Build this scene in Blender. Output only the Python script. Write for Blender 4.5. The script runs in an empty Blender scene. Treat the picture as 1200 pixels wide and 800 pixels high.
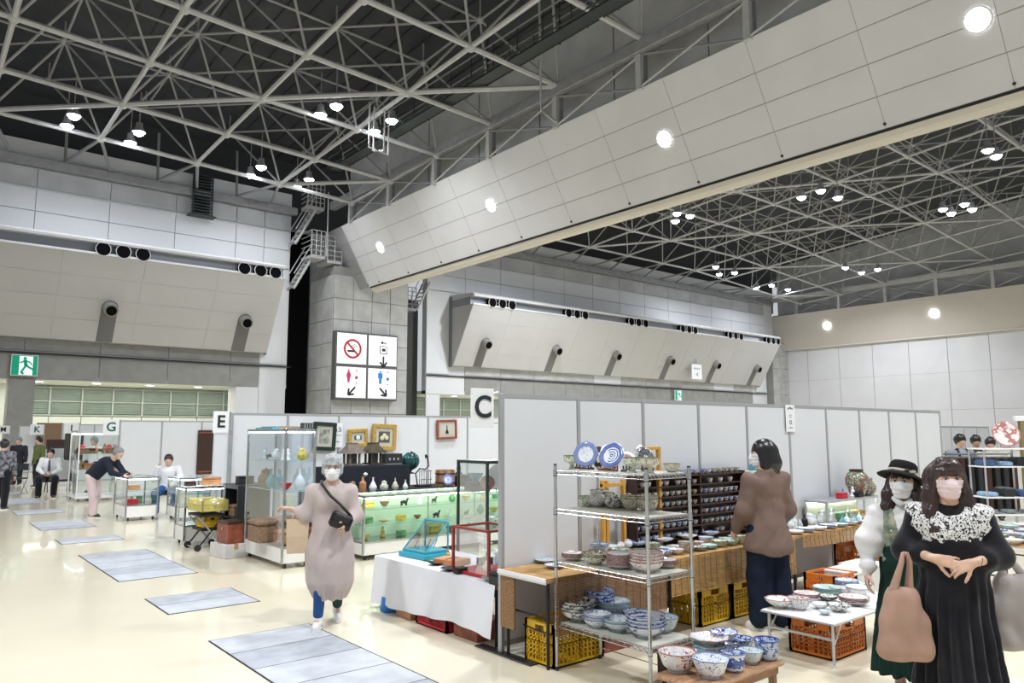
import bpy, bmesh, math, random
import numpy as np
from mathutils import Vector, Matrix
random.seed(7)
PI = math.pi
C = bpy.context.scene.collection
sc = bpy.context.scene

# ------------------------------------------------------------ camera
# x runs along the booth rows (to the right), y down the aisle to the north wall, metres
cam_d = bpy.data.cameras.new('camera'); cam = bpy.data.objects.new('camera', cam_d); C.objects.link(cam)
YAW, PITCH, ROLL = math.radians(50.552), math.radians(6.917), math.radians(-0.0988)
cam_d.sensor_fit = 'HORIZONTAL'; cam_d.sensor_width = 36; cam_d.lens = 36 * 875.67 / 1200
cam_d.clip_start = .05; cam_d.clip_end = 400
fw = Vector((math.cos(PITCH)*math.cos(YAW), math.cos(PITCH)*math.sin(YAW), math.sin(PITCH)))
rt = Vector((math.sin(YAW), -math.cos(YAW), 0)); up = rt.cross(fw)
r2 = rt*math.cos(ROLL) + up*math.sin(ROLL); u2 = -rt*math.sin(ROLL) + up*math.cos(ROLL)
M = Matrix((r2, u2, -fw)).transposed().to_4x4(); M.translation = Vector((0, 0, 1.75))
cam.matrix_world = M
sc.camera = cam

# ------------------------------------------------------------ world, exposure
w = bpy.data.worlds.new('hall_ambient_fill'); sc.world = w; w.use_nodes = True  # even ambient fill standing in for light from the rest of the hall
bg = w.node_tree.nodes['Background']; bg.inputs[0].default_value = (.90, .95, 1, 1); bg.inputs[1].default_value = .54
sc.view_settings.view_transform = 'Standard'; sc.view_settings.look = 'None'
sc.view_settings.exposure = 0.08; sc.view_settings.gamma = 1; sc.cycles.transparent_max_bounces = 32; sc.view_settings.use_curve_mapping = False

# the hall's own high-bay lamps: one soft lamp per cluster in view is added by its builder below;
# these light the part of the hall behind and beside the camera
def lamp(x, y, z, power, size=.5, col=(.95, .97, 1), name='high_bay_light', spot=None):
    d = bpy.data.lights.new(name, 'SPOT' if spot else 'POINT'); d.energy = power; d.color = col; d.shadow_soft_size = size
    if spot: d.spot_size = math.radians(spot); d.spot_blend = .6
    o = bpy.data.objects.new(name, d); C.objects.link(o); o.location = (x, y, z); return o
LP = 5300
for x, y in ((-6, 6), (4, -2), (10, 8), (-8, 22), (16, -4)):
    lamp(x, y, 15.6, LP, .6, spot=150)

# ------------------------------------------------------------ mesh helpers
class MB:
    def __init__(s): s.v = []; s.f = []
    def add(s, v, f):
        o = len(s.v); s.v += [tuple(p) for p in v]; s.f += [tuple(i+o for i in q) for q in f]; return s
    def box(s, x0, x1, y0, y1, z0, z1, m=None):
        v = [(x, y, z) for x in (x0, x1) for y in (y0, y1) for z in (z0, z1)]
        if m is not None: v = [m @ Vector(p) for p in v]
        return s.add(v, [(0,1,3,2),(4,6,7,5),(0,4,5,1),(2,3,7,6),(0,2,6,4),(1,5,7,3)])
    def bbox(s, x0, x1, y0, y1, z0, z1, b=.005):          # box with bevelled vertical + horizontal edges (chamfer)
        def ring(i, z): return [(x0+b+i, y0+i, z), (x1-b-i, y0+i, z), (x1-i, y0+b+i, z), (x1-i, y1-b-i, z), (x1-b-i, y1-i, z), (x0+b+i, y1-i, z), (x0+i, y1-b-i, z), (x0+i, y0+b+i, z)]
        return s.loft([ring(b, z0), ring(0, z0+b), ring(0, z1-b), ring(b, z1)])
    def loft(s, rings, cap=True, closed=True):
        n = len(rings[0]); v = [p for r in rings for p in r]; f = []
        for k in range(len(rings)-1):
            for i in range(n if closed else n-1):
                a = k*n+i; b = k*n+(i+1) % n; f.append((a, b, b+n, a+n))
        if cap: f.append(tuple(range(n-1, -1, -1))); f.append(tuple(range((len(rings)-1)*n, len(rings)*n)))
        return s.add(v, f)
    def tube(s, pts, r, n=8, cap=True):
        pts = [Vector(p) for p in pts]; R = r if isinstance(r, (list, tuple)) else [r]*len(pts); rings = []
        t = (pts[1]-pts[0]).normalized(); a = Vector((0, 0, 1)) if abs(t.z) < .9 else Vector((1, 0, 0))
        u = t.cross(a).normalized()
        for i, p in enumerate(pts):
            if 0 < i < len(pts)-1: t = ((pts[i+1]-p).normalized()+(p-pts[i-1]).normalized()).normalized()
            elif i: t = (p-pts[i-1]).normalized()
            u = (u - t*u.dot(t)).normalized(); w_ = t.cross(u)
            rings.append([p+(u*math.cos(2*PI*k/n)+w_*math.sin(2*PI*k/n))*R[i] for k in range(n)])
        return s.loft(rings, cap)
    def lathe(s, prof, n=24, c=(0, 0, 0), sx=1, sy=1, lobe=0, nl=8, m=None):
        rings = []
        for r, z in prof:
            ring = []
            for k in range(n):
                a = 2*PI*k/n; q = r*(1+lobe*math.cos(nl*a)*min(1, max(0, (r-.3*max(p[0] for p in prof))/(.7*max(p[0] for p in prof)+1e-9))))
                p = Vector((c[0]+q*math.cos(a)*sx, c[1]+q*math.sin(a)*sy, c[2]+z)); ring.append(m @ p if m is not None else p)
            rings.append(ring)
        return s.loft(rings, cap=tuple(prof[0]) != tuple(prof[-1]))
    def prism(s, poly, z0, z1, m=None):                    # poly in xy
        n = len(poly); v = [(x, y, z0) for x, y in poly]+[(x, y, z1) for x, y in poly]
        if m is not None: v = [m @ Vector(p) for p in v]
        return s.add(v, [tuple(range(n-1, -1, -1)), tuple(range(n, 2*n))]+[(i, (i+1) % n, (i+1) % n+n, i+n) for i in range(n)])
    def mesh(s, name, mat=None, smooth=False):
        me = bpy.data.meshes.new(name); me.from_pydata([tuple(p) for p in s.v], [], s.f)
        if mat: me.materials.append(mat)
        if smooth:
            me.polygons.foreach_set('use_smooth', [True]*len(me.polygons))
            if smooth != 'all':
                try: me.set_sharp_from_angle(angle=math.radians(40))
                except Exception: pass
        me.update(); return me
    def obj(s, name, mat=None, parent=None, smooth=False, loc=None, rz=None):
        o = bpy.data.objects.new(name, s.mesh(name, mat, smooth)); C.objects.link(o)
        if parent: o.parent = parent
        if loc is not None: o.location = loc
        if rz is not None: o.rotation_euler.z = rz
        return o
def tag(o, label=None, cat=None, group=None, kind=None):
    if label: o['label'] = label
    if cat: o['category'] = cat
    if group: o['group'] = group
    if kind: o['kind'] = kind
    return o
def thing(name, label, cat, loc=(0, 0, 0), rz=0, group=None):
    o = bpy.data.objects.new(name, None); o.empty_display_size = .1; C.objects.link(o); o.location = loc; o.rotation_euler.z = rz
    return tag(o, label, cat, group)
def inst(me, name, parent=None, loc=(0, 0, 0), rot=None, scale=None):
    o = bpy.data.objects.new(name, me); C.objects.link(o); o.location = loc
    if rot is not None: o.rotation_euler = rot
    if scale is not None: o.scale = scale
    if parent: o.parent = parent
    return o
def copy_thing(root, loc, rz=0, label=None, group=None, scale=None):
    r = root.copy(); C.objects.link(r); r.location = loc; r.rotation_euler = (0, 0, rz)
    if scale: r.scale = scale
    if label: r['label'] = label
    if group: r['group'] = group
    for ch in list(root.children):
        c = ch.copy(); C.objects.link(c); c.parent = r
        for g in ch.children:
            d = g.copy(); C.objects.link(d); d.parent = c
    return r
def box_obj(name, mat, parent, x0, x1, y0, y1, z0, z1, b=0):
    m = MB(); (m.bbox(x0, x1, y0, y1, z0, z1, b) if b else m.box(x0, x1, y0, y1, z0, z1)); return m.obj(name, mat, parent)
UNIT_TUBE = {}
def pane(name, mat, parent, x0, x1, y0, y1, z0, z1):        # a single sheet of glass
    if abs(x1-x0) < .02: x = (x0+x1)/2; v = [(x, y0, z0), (x, y1, z0), (x, y1, z1), (x, y0, z1)]
    elif abs(y1-y0) < .02: y = (y0+y1)/2; v = [(x0, y, z0), (x1, y, z0), (x1, y, z1), (x0, y, z1)]
    else: z = (z0+z1)/2; v = [(x0, y0, z), (x1, y0, z), (x1, y1, z), (x0, y1, z)]
    return MB().add(v, [(0, 1, 2, 3)]).obj(name, mat, parent)
def rod(name, mat, parent, a, b, r, n=8):                  # straight bar sharing one unit cylinder mesh
    key = (mat.name, n)
    if key not in UNIT_TUBE: UNIT_TUBE[key] = MB().tube([(0, 0, 0), (0, 0, 1)], 1, n).mesh('rod', mat, smooth=True)
    a = Vector(a); b = Vector(b); d = b-a
    o = bpy.data.objects.new(name, UNIT_TUBE[key]); C.objects.link(o); o.location = a
    o.rotation_mode = 'QUATERNION'; o.rotation_quaternion = d.to_track_quat('Z', 'Y'); o.scale = (r, r, d.length)
    if parent: o.parent = parent
    return o

# ------------------------------------------------------------ materials
MATS = {}
def mat(name, col, rough=.6, metal=0, noise=0, nscale=8, bump=0, bscale=60, spec=.5, emit=None, alpha=None, trans=0, ior=1.45, stretch=None, col2=None, coat=0, sheen=0, detail=4):
    if name in MATS: return MATS[name]
    m = bpy.data.materials.new(name); m.use_nodes = True; nt = m.node_tree; N = nt.nodes; L = nt.links
    b = N['Principled BSDF']; b.inputs['Base Color'].default_value = (*col, 1); b.inputs['Roughness'].default_value = rough
    b.inputs['Metallic'].default_value = metal; b.inputs['Specular IOR Level'].default_value = spec; b.inputs['IOR'].default_value = ior
    if coat: b.inputs['Coat Weight'].default_value = coat
    if sheen: b.inputs['Sheen Weight'].default_value = sheen
    if trans: b.inputs['Transmission Weight'].default_value = trans
    if emit: b.inputs['Emission Color'].default_value = (*emit[0], 1); b.inputs['Emission Strength'].default_value = emit[1]
    if alpha is not None: b.inputs['Alpha'].default_value = alpha
    tc = None
    if noise or bump or col2:
        tc = N.new('ShaderNodeTexCoord'); mp = N.new('ShaderNodeMapping'); L.new(tc.outputs['Object'], mp.inputs[0])
        if stretch: mp.inputs['Scale'].default_value = stretch
    if noise or col2:
        n = N.new('ShaderNodeTexNoise'); n.inputs['Scale'].default_value = nscale; n.inputs['Detail'].default_value = detail; L.new(mp.outputs[0], n.inputs['Vector'])
        r = N.new('ShaderNodeValToRGB'); L.new(n.outputs[0], r.inputs[0]); L.new(r.outputs[0], b.inputs['Base Color'])
        r.color_ramp.elements[0].position = .35; r.color_ramp.elements[1].position = .65
        if col2: r.color_ramp.elements[0].color = (*col2, 1); r.color_ramp.elements[1].color = (*col, 1)
        else:
            r.color_ramp.elements[0].color = tuple(c*(1-noise) for c in col)+(1,); r.color_ramp.elements[1].color = tuple(min(1, c*(1+noise)) for c in col)+(1,)
    if bump:
        n = N.new('ShaderNodeTexNoise'); n.inputs['Scale'].default_value = bscale; n.inputs['Detail'].default_value = 3; L.new(mp.outputs[0], n.inputs['Vector'])
        bp = N.new('ShaderNodeBump'); bp.inputs['Strength'].default_value = bump; bp.inputs['Distance'].default_value = .02
        L.new(n.outputs[0], bp.inputs['Height']); L.new(bp.outputs[0], b.inputs['Normal'])
    MATS[name] = m; return m
def glass(name, col=(.9, .97, .95), a=.12, rough=.02):     # thin pane: mostly clear with glossy reflection
    if name in MATS: return MATS[name]
    m = bpy.data.materials.new(name); m.use_nodes = True; nt = m.node_tree; N = nt.nodes; L = nt.links; N.clear()
    o = N.new('ShaderNodeOutputMaterial'); t = N.new('ShaderNodeBsdfTransparent'); t.inputs[0].default_value = (*col, 1)
    g = N.new('ShaderNodeBsdfGlossy'); g.inputs['Roughness'].default_value = rough
    fr = N.new('ShaderNodeFresnel'); fr.inputs[0].default_value = 1.45; mx = N.new('ShaderNodeMixShader')
    ad = N.new('ShaderNodeMath'); ad.operation = 'ADD'; ad.operation = 'MULTIPLY_ADD'; ad.inputs[1].default_value = .45; ad.inputs[2].default_value = a*.1; ad.use_clamp = True; L.new(fr.outputs[0], ad.inputs[0])
    L.new(ad.outputs[0], mx.inputs[0]); L.new(t.outputs[0], mx.inputs[1]); L.new(g.outputs[0], mx.inputs[2]); L.new(mx.outputs[0], o.inputs[0])
    MATS[name] = m; return m
def porcelain(name, base, ink, scale=30, amount=.5, ink2=None, mode='voronoi', rough=.18, band=True):
    if name in MATS: return MATS[name]
    m = bpy.data.materials.new(name); m.use_nodes = True; nt = m.node_tree; N = nt.nodes; L = nt.links; b = N['Principled BSDF']
    b.inputs['Roughness'].default_value = rough; b.inputs['Coat Weight'].default_value = .3
    tc = N.new('ShaderNodeTexCoord')
    n1 = N.new('ShaderNodeTexNoise'); n1.inputs['Scale'].default_value = scale*1.6; n1.inputs['Detail'].default_value = 2; L.new(tc.outputs['Object'], n1.inputs['Vector'])
    if mode == 'voronoi':
        v = N.new('ShaderNodeTexVoronoi'); v.inputs['Scale'].default_value = scale; v.feature = 'DISTANCE_TO_EDGE'
        L.new(tc.outputs['Object'], v.inputs['Vector']); src = v.outputs['Distance']
        r = N.new('ShaderNodeValToRGB'); L.new(src, r.inputs[0]); e = r.color_ramp.elements
        e[0].color = (*ink, 1); e[0].position = amount*.16; e[1].color = (*base, 1); e[1].position = amount*.16+.05
    elif mode == 'rings':
        v = N.new('ShaderNodeTexWave'); v.wave_type = 'RINGS'; v.rings_direction = 'Z'; v.inputs['Scale'].default_value = scale; v.inputs['Distortion'].default_value = 3; v.inputs['Detail Scale'].default_value = 3
        L.new(tc.outputs['Object'], v.inputs['Vector']); r = N.new('ShaderNodeValToRGB'); L.new(v.outputs[0], r.inputs[0]); e = r.color_ramp.elements
        e[0].color = (*base, 1); e[0].position = .9-amount*.6; e[1].color = (*ink, 1); e[1].position = 1-amount*.6
    else:
        r = N.new('ShaderNodeValToRGB'); L.new(n1.outputs[0], r.inputs[0]); e = r.color_ramp.elements
        e[0].color = (*base, 1); e[0].position = .62-amount*.2; e[1].color = (*ink, 1); e[1].position = .66-amount*.2
    mx = N.new('ShaderNodeMix'); mx.data_type = 'RGBA'
    n2 = N.new('ShaderNodeTexNoise'); n2.inputs['Scale'].default_value = scale*.45; n2.inputs['Detail'].default_value = 2; L.new(tc.outputs['Object'], n2.inputs['Vector'])
    r2_ = N.new('ShaderNodeValToRGB'); r2_.color_ramp.elements[0].position = .5; r2_.color_ramp.elements[1].position = .56; L.new(n2.outputs[0], r2_.inputs[0])
    L.new(r2_.outputs[0], mx.inputs[0]); L.new(r.outputs[0], mx.inputs[6])
    mx.inputs[7].default_value = (*(ink2 or base), 1)
    sp = N.new('ShaderNodeSeparateXYZ'); L.new(tc.outputs['Generated'], sp.inputs[0])
    rb = N.new('ShaderNodeValToRGB'); rb.color_ramp.interpolation = 'CONSTANT'; L.new(sp.outputs['Z'], rb.inputs[0]); e = rb.color_ramp.elements
    e[0].position = 0; e[0].color = (0, 0, 0, 1); e[1].position = .93; e[1].color = (.85, .85, .85, 1)
    for p, c in ((.05, .6), (.09, 0)): q = e.new(p); q.color = (c, c, c, 1)
    mb_ = N.new('ShaderNodeMix'); mb_.data_type = 'RGBA'; L.new(rb.outputs[0], mb_.inputs[0]); L.new(mx.outputs[2], mb_.inputs[6]); mb_.inputs[7].default_value = (*ink, 1)
    L.new(mb_.outputs[2] if band else mx.outputs[2], b.inputs['Base Color']); MATS[name] = m; return m

# ---- shared materials
m_floor = mat('glossy_cream_floor', (.77, .71, .55), .17, noise=.035, nscale=.8, spec=.5, coat=.25)
m_plate = mat('grey_floor_plate', (.50, .53, .58), .38, noise=.12, nscale=5)
m_plate2 = mat('dark_grey_floor_plate', (.40, .43, .48), .42, noise=.14, nscale=6)
m_joint = mat('dark_joint', (.04, .04, .045), .8, spec=.1)
m_clad = mat('pale_grey_cladding', (.56, .565, .58), .55, noise=.04, nscale=.6)
m_perf = mat('white_perforated_panel', (.66, .67, .695), .6, noise=.05, nscale=40)
m_beam = mat('warm_grey_cladding', (.61, .605, .615), .5, noise=.03, nscale=.5)
m_cream = mat('cream_trim', (.60, .56, .49), .5)
m_conc = mat('concrete', (.27, .268, .26), .8, noise=.08, nscale=1.6, bump=.15, bscale=30)
m_conc2 = mat('light_concrete', (.44, .44, .43), .8, noise=.1, nscale=1.3, bump=.1, bscale=20)
m_upper = mat('grey_upper_wall', (.42, .425, .435), .75, noise=.1, nscale=.7)
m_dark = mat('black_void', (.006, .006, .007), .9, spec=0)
m_slot = mat('blue_grey_metal', (.24, .26, .29), .45, metal=.3)
m_steel = mat('white_painted_steel', (.44, .44, .44), .45, noise=.06, nscale=3)
m_steel_d = mat('dull_painted_steel', (.25, .25, .255), .55, noise=.1, nscale=3)
m_deck = mat('dark_roof_deck', (.045, .048, .054), .8, noise=.2, nscale=.6)
m_green = mat('dark_green_steel', (.02, .027, .026), .5)
m_lamp = mat('lamp_glow', (1, 1, 1), .5, emit=((.82, .90, 1), 45))
m_disc = mat('downlight_glow', (1, 1, 1), .5, emit=((.93, .96, 1), 28))
m_warm = mat('small_downlight_glow', (1, 1, 1), .5, emit=((1, .97, .85), 14))
m_white = mat('white_panel', (.66, .675, .70), .42, noise=.015, nscale=1.5)
m_alu = mat('aluminium', (.55, .56, .58), .35, metal=.8)
m_chrome = mat('chrome', (.48, .50, .51), .22, metal=1)
m_black = mat('black_plastic', (.02, .02, .022), .45)
m_whitepl = mat('white_plastic', (.78, .78, .77), .4)
m_arc = mat('pale_green_white_wall', (.62, .66, .60), .6)
m_louv = mat('green_glass_louvre', (.27, .33, .28), .35, noise=.08, nscale=1.2)
m_frame = mat('pale_frame', (.42, .47, .42), .5)
m_clad2 = mat('duct_cladding', (.48, .475, .475), .5, noise=.02, nscale=.5)
m_groove = mat('groove_grey', (.15, .15, .15), .6); m_groove2 = mat('nozzle_grey', (.24, .23, .21), .5)
m_rw = mat('right_wall_panel', (.60, .60, .62), .6, noise=.03, nscale=.4)
m_rb = mat('warm_band_panel', (.50, .465, .42), .55)
m_rib = mat('roof_rib_grey', (.03, .03, .035), .7)

# ============================================================ the hall

# ---- floor with steel trench covers
floor = MB().box(-30, 96, -14, 64, -.3, 0).obj('floor', m_floor); floor['kind'] = 'structure'
def plate(x0, x1, y0, y1, m):
    o = box_obj('floor_plate', m, floor, x0, x1, y0+.006, y1-.006, -.01, .004)
for y0, y1, n in ((3.2, 6.71, 7), (7.92, 8.8, 2), (10.0, 12.5, 5), (13.87, 14.57, 2), (16.08, 17.6, 3), (19.4, 20.4, 2), (22.3, 24.2, 3), (26, 27, 2), (29, 31, 3)):
    box_obj('floor_plate_frame', m_joint, floor, 2.19, 3.1, y0-.012, y1+.012, -.01, .002)
    for k in range(n):
        plate(2.205, 3.085, y0+(y1-y0)*k/n, y0+(y1-y0)*(k+1)/n, m_plate2 if (k*7+n) % 3 == 0 else m_plate)

# ---- north wall
YW = 48.0
wall = MB()
wall.box(-14, 20, YW+.1, YW+.6, 12.3, 18)          # behind upper cladding
wall.box(31.0, 79.5, YW+.1, YW+.6, 12.3, 18)
wall.box(-14, 20, YW+.05, YW+.6, 4.65, 12.3); wall.box(31, 79.5, YW+.05, YW+.6, 4.65, 12.3)
wall.box(20, 31, YW+3.2, YW+3.4, 0, 18)
wall_n = wall.obj('wall_back', mat('pale_wall_joint', (.62, .63, .65), .7)); wall_n['kind'] = 'structure'
def pan(x0, x1, z0, z1, m, y=YW, t=.12, name='wall_panel', g=.014, parent=None):
    return box_obj(name, m, parent or wall_n, x0+g, x1-g, y-.02, y-.02+t, z0+g, z1-g, .012)
xs = [-13.2, -9.5, -5.8, -2.15, 1.5, 5.17, 8.86, 12.53, 16.26, 18.13, 19.95]
for a, b in zip(xs, xs[1:]):
    pan(a, b, 14.0, 15.25, m_perf); pan(a, b, 12.75, 14.0, m_perf)
    pan(a, b, 15.35, 16.45, m_upper, g=.02)
    if b < 19: pan(a, b, 6.2, 7.3, m_conc2 if b > 99 else m_conc); pan(a, b, 4.65, 6.05, m_conc)
pan(18.13, 19.95, 6.2, 12.7, m_perf); pan(18.13, 19.95, 0, 6.05, m_perf)
xs = [31.0+k*3.64 for k in range(14)]; xs[-1] = 77.6
for i, (a, b) in enumerate(zip(xs, xs[1:])):
    pan(a, b, 14.0, 15.2, m_perf); pan(a, b, 12.75, 14.0, m_perf); pan(a, b, 15.3, 16.45, m_upper, g=.02)
    if i and b < 76.5: pan(a, b, 6.2, 7.3, m_conc2 if i % 5 else m_perf); pan(a, b, 4.65, 6.05, m_conc)
pan(31, 33.1, 6.2, 12.7, m_perf); pan(31, 34.6, 4.65, 6.05, m_perf); pan(31.0, 32.3, 0, 4.65, m_perf)
pan(75.4, 77.6, 6.2, 12.7, m_perf)
# girder along the eaves and the black picture-rail line
for a, b, nm in ((-14, 20.2, 0), (31, 79, 1)):
    box_obj('eaves_girder', m_steel_d, wall_n, a, b, YW-.5, YW-.1, 16.45, 16.95, .03)
    box_obj('ledge', m_joint, wall_n, a if nm else -14, b if not nm else 77.4, YW-.16, YW-.02, 6.05, 6.13)
# upper wall above the girder, roof-edge brackets
# recessed arcade under the lintel
arc = MB(); arc.box(-14, 20, 53.2, 53.4, 0, 4.7); arc.box(31, 96, 53.2, 53.4, 0, 4.7); arc.box(-14, 20, YW, 53.4, 4.66, 4.9); arc.box(31, 80, YW, 53.4, 4.66, 4.9)
arc_o = arc.obj('wall_arcade', m_arc); arc_o['kind'] = 'structure'
for x0, n in ((-7.6, 3), (5.5, 8), (32.6, 24)):
    for k in range(n):
        for r_ in range(2):
            z0 = 2.85+r_*.82
            wp = box_obj('louvre_panel', m_louv, arc_o, x0+k*1.73+.06, x0+(k+1)*1.73-.06, 53.1, 53.2, z0+.05, z0+.77)
            if x0+k*1.73 < 40:
                s = MB()
                for q in range(5): s.box(x0+k*1.73+.06, x0+(k+1)*1.73-.06, 53.04, 53.1, z0+.1+q*.14, z0+.13+q*.14)
                s.obj('louvre_slats', m_louv, wp)
    fr = MB()
    for k in range(n+1): fr.box(x0+k*1.73-.05, x0+k*1.73+.05, 53.0, 53.2, 2.8, 4.6)
    for z in (2.8, 3.64, 4.48): fr.box(x0, x0+n*1.73, 52.99, 53.18, z, z+.07)
    fr.obj('louvre_frame', m_frame, arc_o)
    for k in range(n): box_obj('wall_panel', m_arc, arc_o, x0+k*1.73+.02, x0+(k+1)*1.73-.02, 53.06, 53.2, .05, 2.76)
def pier(x0, x1, y0, y1, z1, m, nm='pier'):
    o = box_obj(nm, m, None, x0, x1, y0, y1, 0, z1, .02); return o
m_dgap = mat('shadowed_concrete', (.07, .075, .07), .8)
for i, (x0, x1, m) in enumerate(((4.6, 5.8, m_conc), (16.65, 18.1, m_perf))):
    o = box_obj('trim_%d' % (i+1), m, None, x0, x1, YW-.1, YW+1.3, 0, 4.66, .02); o['kind'] = 'structure'
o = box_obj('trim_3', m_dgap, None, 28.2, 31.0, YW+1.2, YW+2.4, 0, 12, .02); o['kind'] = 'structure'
o = box_obj('trim_4', m_dark, None, 20.0, 22.4, YW+2.2, YW+2.4, 0, 16, .02); o['kind'] = 'structure'  # black sheet added for the shade in the gap left of the column
# soffit downlights
def downlight(x, y, z, r, m, label, group, lname='downlight', nrm=None):
    t = thing(lname, label, 'ceiling light', (x, y, z), 0, group)
    k = MB().lathe([(r*1.18, .0), (r*1.18, -.03), (r, -.035), (r, 0), (r*1.18, .0)], 20); k.obj('trim_ring', m_whitepl, t, True)
    MB().lathe([(0.0001, -.03), (r, -.03), (r, -.01), (0.0001, -.01)], 20).obj('lens', m, t)
    if nrm is not None: t.rotation_mode = 'QUATERNION'; t.rotation_quaternion = Vector(nrm).to_track_quat('-Z', 'Y')
    return t
for i, x in enumerate((.3, 3.2, 6.1, 9.05, 11.95, 14.8, 17.6)):
    downlight(x, 49.5, 4.66, .24, m_warm, 'round downlight in the left arcade soffit, ' + ('the one right of the green exit sign' if i == 2 else '%s from the grey pillar' % ['', '', '', 'second', 'third', 'fourth', 'fifth'][i] if i > 2 else ('%s beyond the left edge' % ['second', 'first'][i])), 'arcade downlights')
for i, x in enumerate((34.75, 38.6, 44.5, 47.6, 51.2, 55)):
    downlight(x, 49.6, 4.66, .24, m_warm, 'round downlight in the far soffit above the pottery booth wall, %s from the left' % ['first', 'second', 'third', 'fourth', 'fifth', 'sixth'][i], 'downlights above the booth wall')
def area(x, y, z, sx, sy, p, rot=(0, 0, 0), col=(1, .98, .93)):
    d = bpy.data.lights.new('soffit_light', 'AREA'); d.shape = 'RECTANGLE'; d.size = sx; d.size_y = sy; d.energy = p; d.color = col
    o = bpy.data.objects.new('soffit_light', d); C.objects.link(o); o.location = (x, y, z); o.rotation_euler = rot; return o
area(10, 50.6, 4.6, 16, 2.5, 420); area(46, 50.6, 4.6, 26, 2.5, 500); area(-4, 50.6, 4.6, 10, 2.5, 260)

# ---- air-duct housings on the north wall
def duct_housing(x0, x1, nozz, holes, label, cut=True):
    t = thing('duct_housing', label, 'air duct housing', (x0, YW, 0))
    L_ = x1-x0; P, B = 3.1, .5; zt, zb = 11.35, 6.9
    def prof(x, pts): return [(x, -p, z) for p, z in pts]
    body = MB().loft([prof(0, [(0, zb), (B, zb), (P, zt), (P, zt+.06), (0, zt+.06)]), prof(L_, [(0, zb), (B, zb), (P, zt), (P, zt+.06), (0, zt+.06)])])
    body.obj('fascia', m_clad2, t)
    # panel joints on the sloping face as separate cladding sheets, slightly proud
    sl = math.hypot(P-B, zt-zb); nx = max(2, int(L_/3.66))
    for i in range(nx):
        for j in range(4):
            a0, a1 = j/4, (j+1)/4; xa = i*L_/nx+.012; xb = (i+1)*L_/nx-.012; v = []
            for x in (xa, xb):
                for a in (a0+.004, a1-.004):
                    p = B+(P-B)*a; z = zb+(zt-zb)*a
                    n_ = (-(zt-zb)/sl, -(P-B)/sl)
                    v += [(x, -p, z), (x, -p-.012*(zt-zb)/sl, z-.012*(P-B)/sl)]
            MB().add(v, [(0, 1, 3, 2), (4, 6, 7, 5), (0, 4, 5, 1), (2, 3, 7, 6), (1, 5, 7, 3), (0, 2, 6, 4)]).obj('cladding_sheet', m_clad2, t)
    sk = MB().box(0, L_, -P+.35, 0, zt+.06, 12.0); sk.obj('slot_back', m_slot, t)
    lip = MB().loft([prof(0, [(0, 12.0), (P+.12, 12.0), (P+.16, 12.12), (P-.1, 12.28), (0, 12.45)]), prof(L_, [(0, 12.0), (P+.12, 12.0), (P+.16, 12.12), (P-.1, 12.28), (0, 12.45)])])
    lip.obj('canopy', m_clad, t)
    MB().box(0, L_, -P-.05, -P+.05, zt+.0, zt+.12).obj('sill', m_clad, t)
    for hx in holes:
        h = MB().tube([(hx-x0, -P-.06, 11.68), (hx-x0, -P+.5, 11.68)], .36, 20); h2 = h.obj('duct_outlet', m_dark, t, True)
        MB().lathe([(.36, 0), (.39, 0), (.39, .06), (.36, .06), (.36, 0)], 20, m=Matrix.Translation((hx-x0, -P-.03, 11.68)) @ Matrix.Rotation(PI/2, 4, 'X')).obj('outlet_ring', m_clad, h2, True)
    n_ = Vector((0, -(zt-zb)/sl, -(P-B)/sl)); d_ = Vector((0, -(P-B)/sl, (zt-zb)/sl))
    for nx_ in nozz:
        zc = 8.75; a = (zc-zb)/(zt-zb); c = Vector((nx_-x0, -(B+(P-B)*a), zc)); base = Vector((nx_-x0, -B, zb))
        # recessed grey groove with rounded head
        wd = .42; pts = [base+Vector((-wd, 0, 0)), base+Vector((wd, 0, 0))]+[c+Vector((math.cos(q)*wd, 0, 0))+d_*math.sin(q)*wd for q in [PI*k/10 for k in range(11)]]
        g = MB().add([p+n_*.02 for p in pts]+[p-n_*.1 for p in pts], [tuple(range(len(pts)))[::-1]]+[(i, (i+1) % len(pts), (i+1) % len(pts)+len(pts), i+len(pts)) for i in range(len(pts))])
        gr = g.obj('nozzle_groove', m_groove, t)
        q = MB().tube([c-n_*.1, c+n_*.25+Vector((0, 0, -.02)), c+n_*.42+Vector((0, -.12, -.04))], [.37, .37, .36], 20); nz = q.obj('nozzle', m_groove2, t, True)
        MB().tube([c+n_*.40+Vector((0, -.1, -.03)), c+n_*.45+Vector((0, -.14, -.04))], .27, 20).obj('nozzle_throat', m_dark, nz, True)
    for xx in ((-.05, 0), (L_, L_+.05)): MB().box(xx[0], xx[1], -.35, .02, zb-.1, 12.3).obj('end_channel', m_slot, t)
    return t
duct_housing(-14, 18.4, [-6.5, 1.2, 8.9, 16.5], [.5, 1.5, 2.5][:0]+[8.1, 9.1, 10.1, 15.8, 16.8, 17.75], 'long grey duct housing with two nozzles on the left wall above the exit sign')
duct_housing(33.15, 75.6, [35.45, 43.0, 50.4, 58.1, 65.6, 73.1], sum([[x-.98+.98*k for k in range(3)] for x in (35.95, 44.05, 51.9, 59.3, 67.1, 74.4-.2)], []), 'long grey duct housing with six nozzles beyond the ceiling beam')

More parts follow.
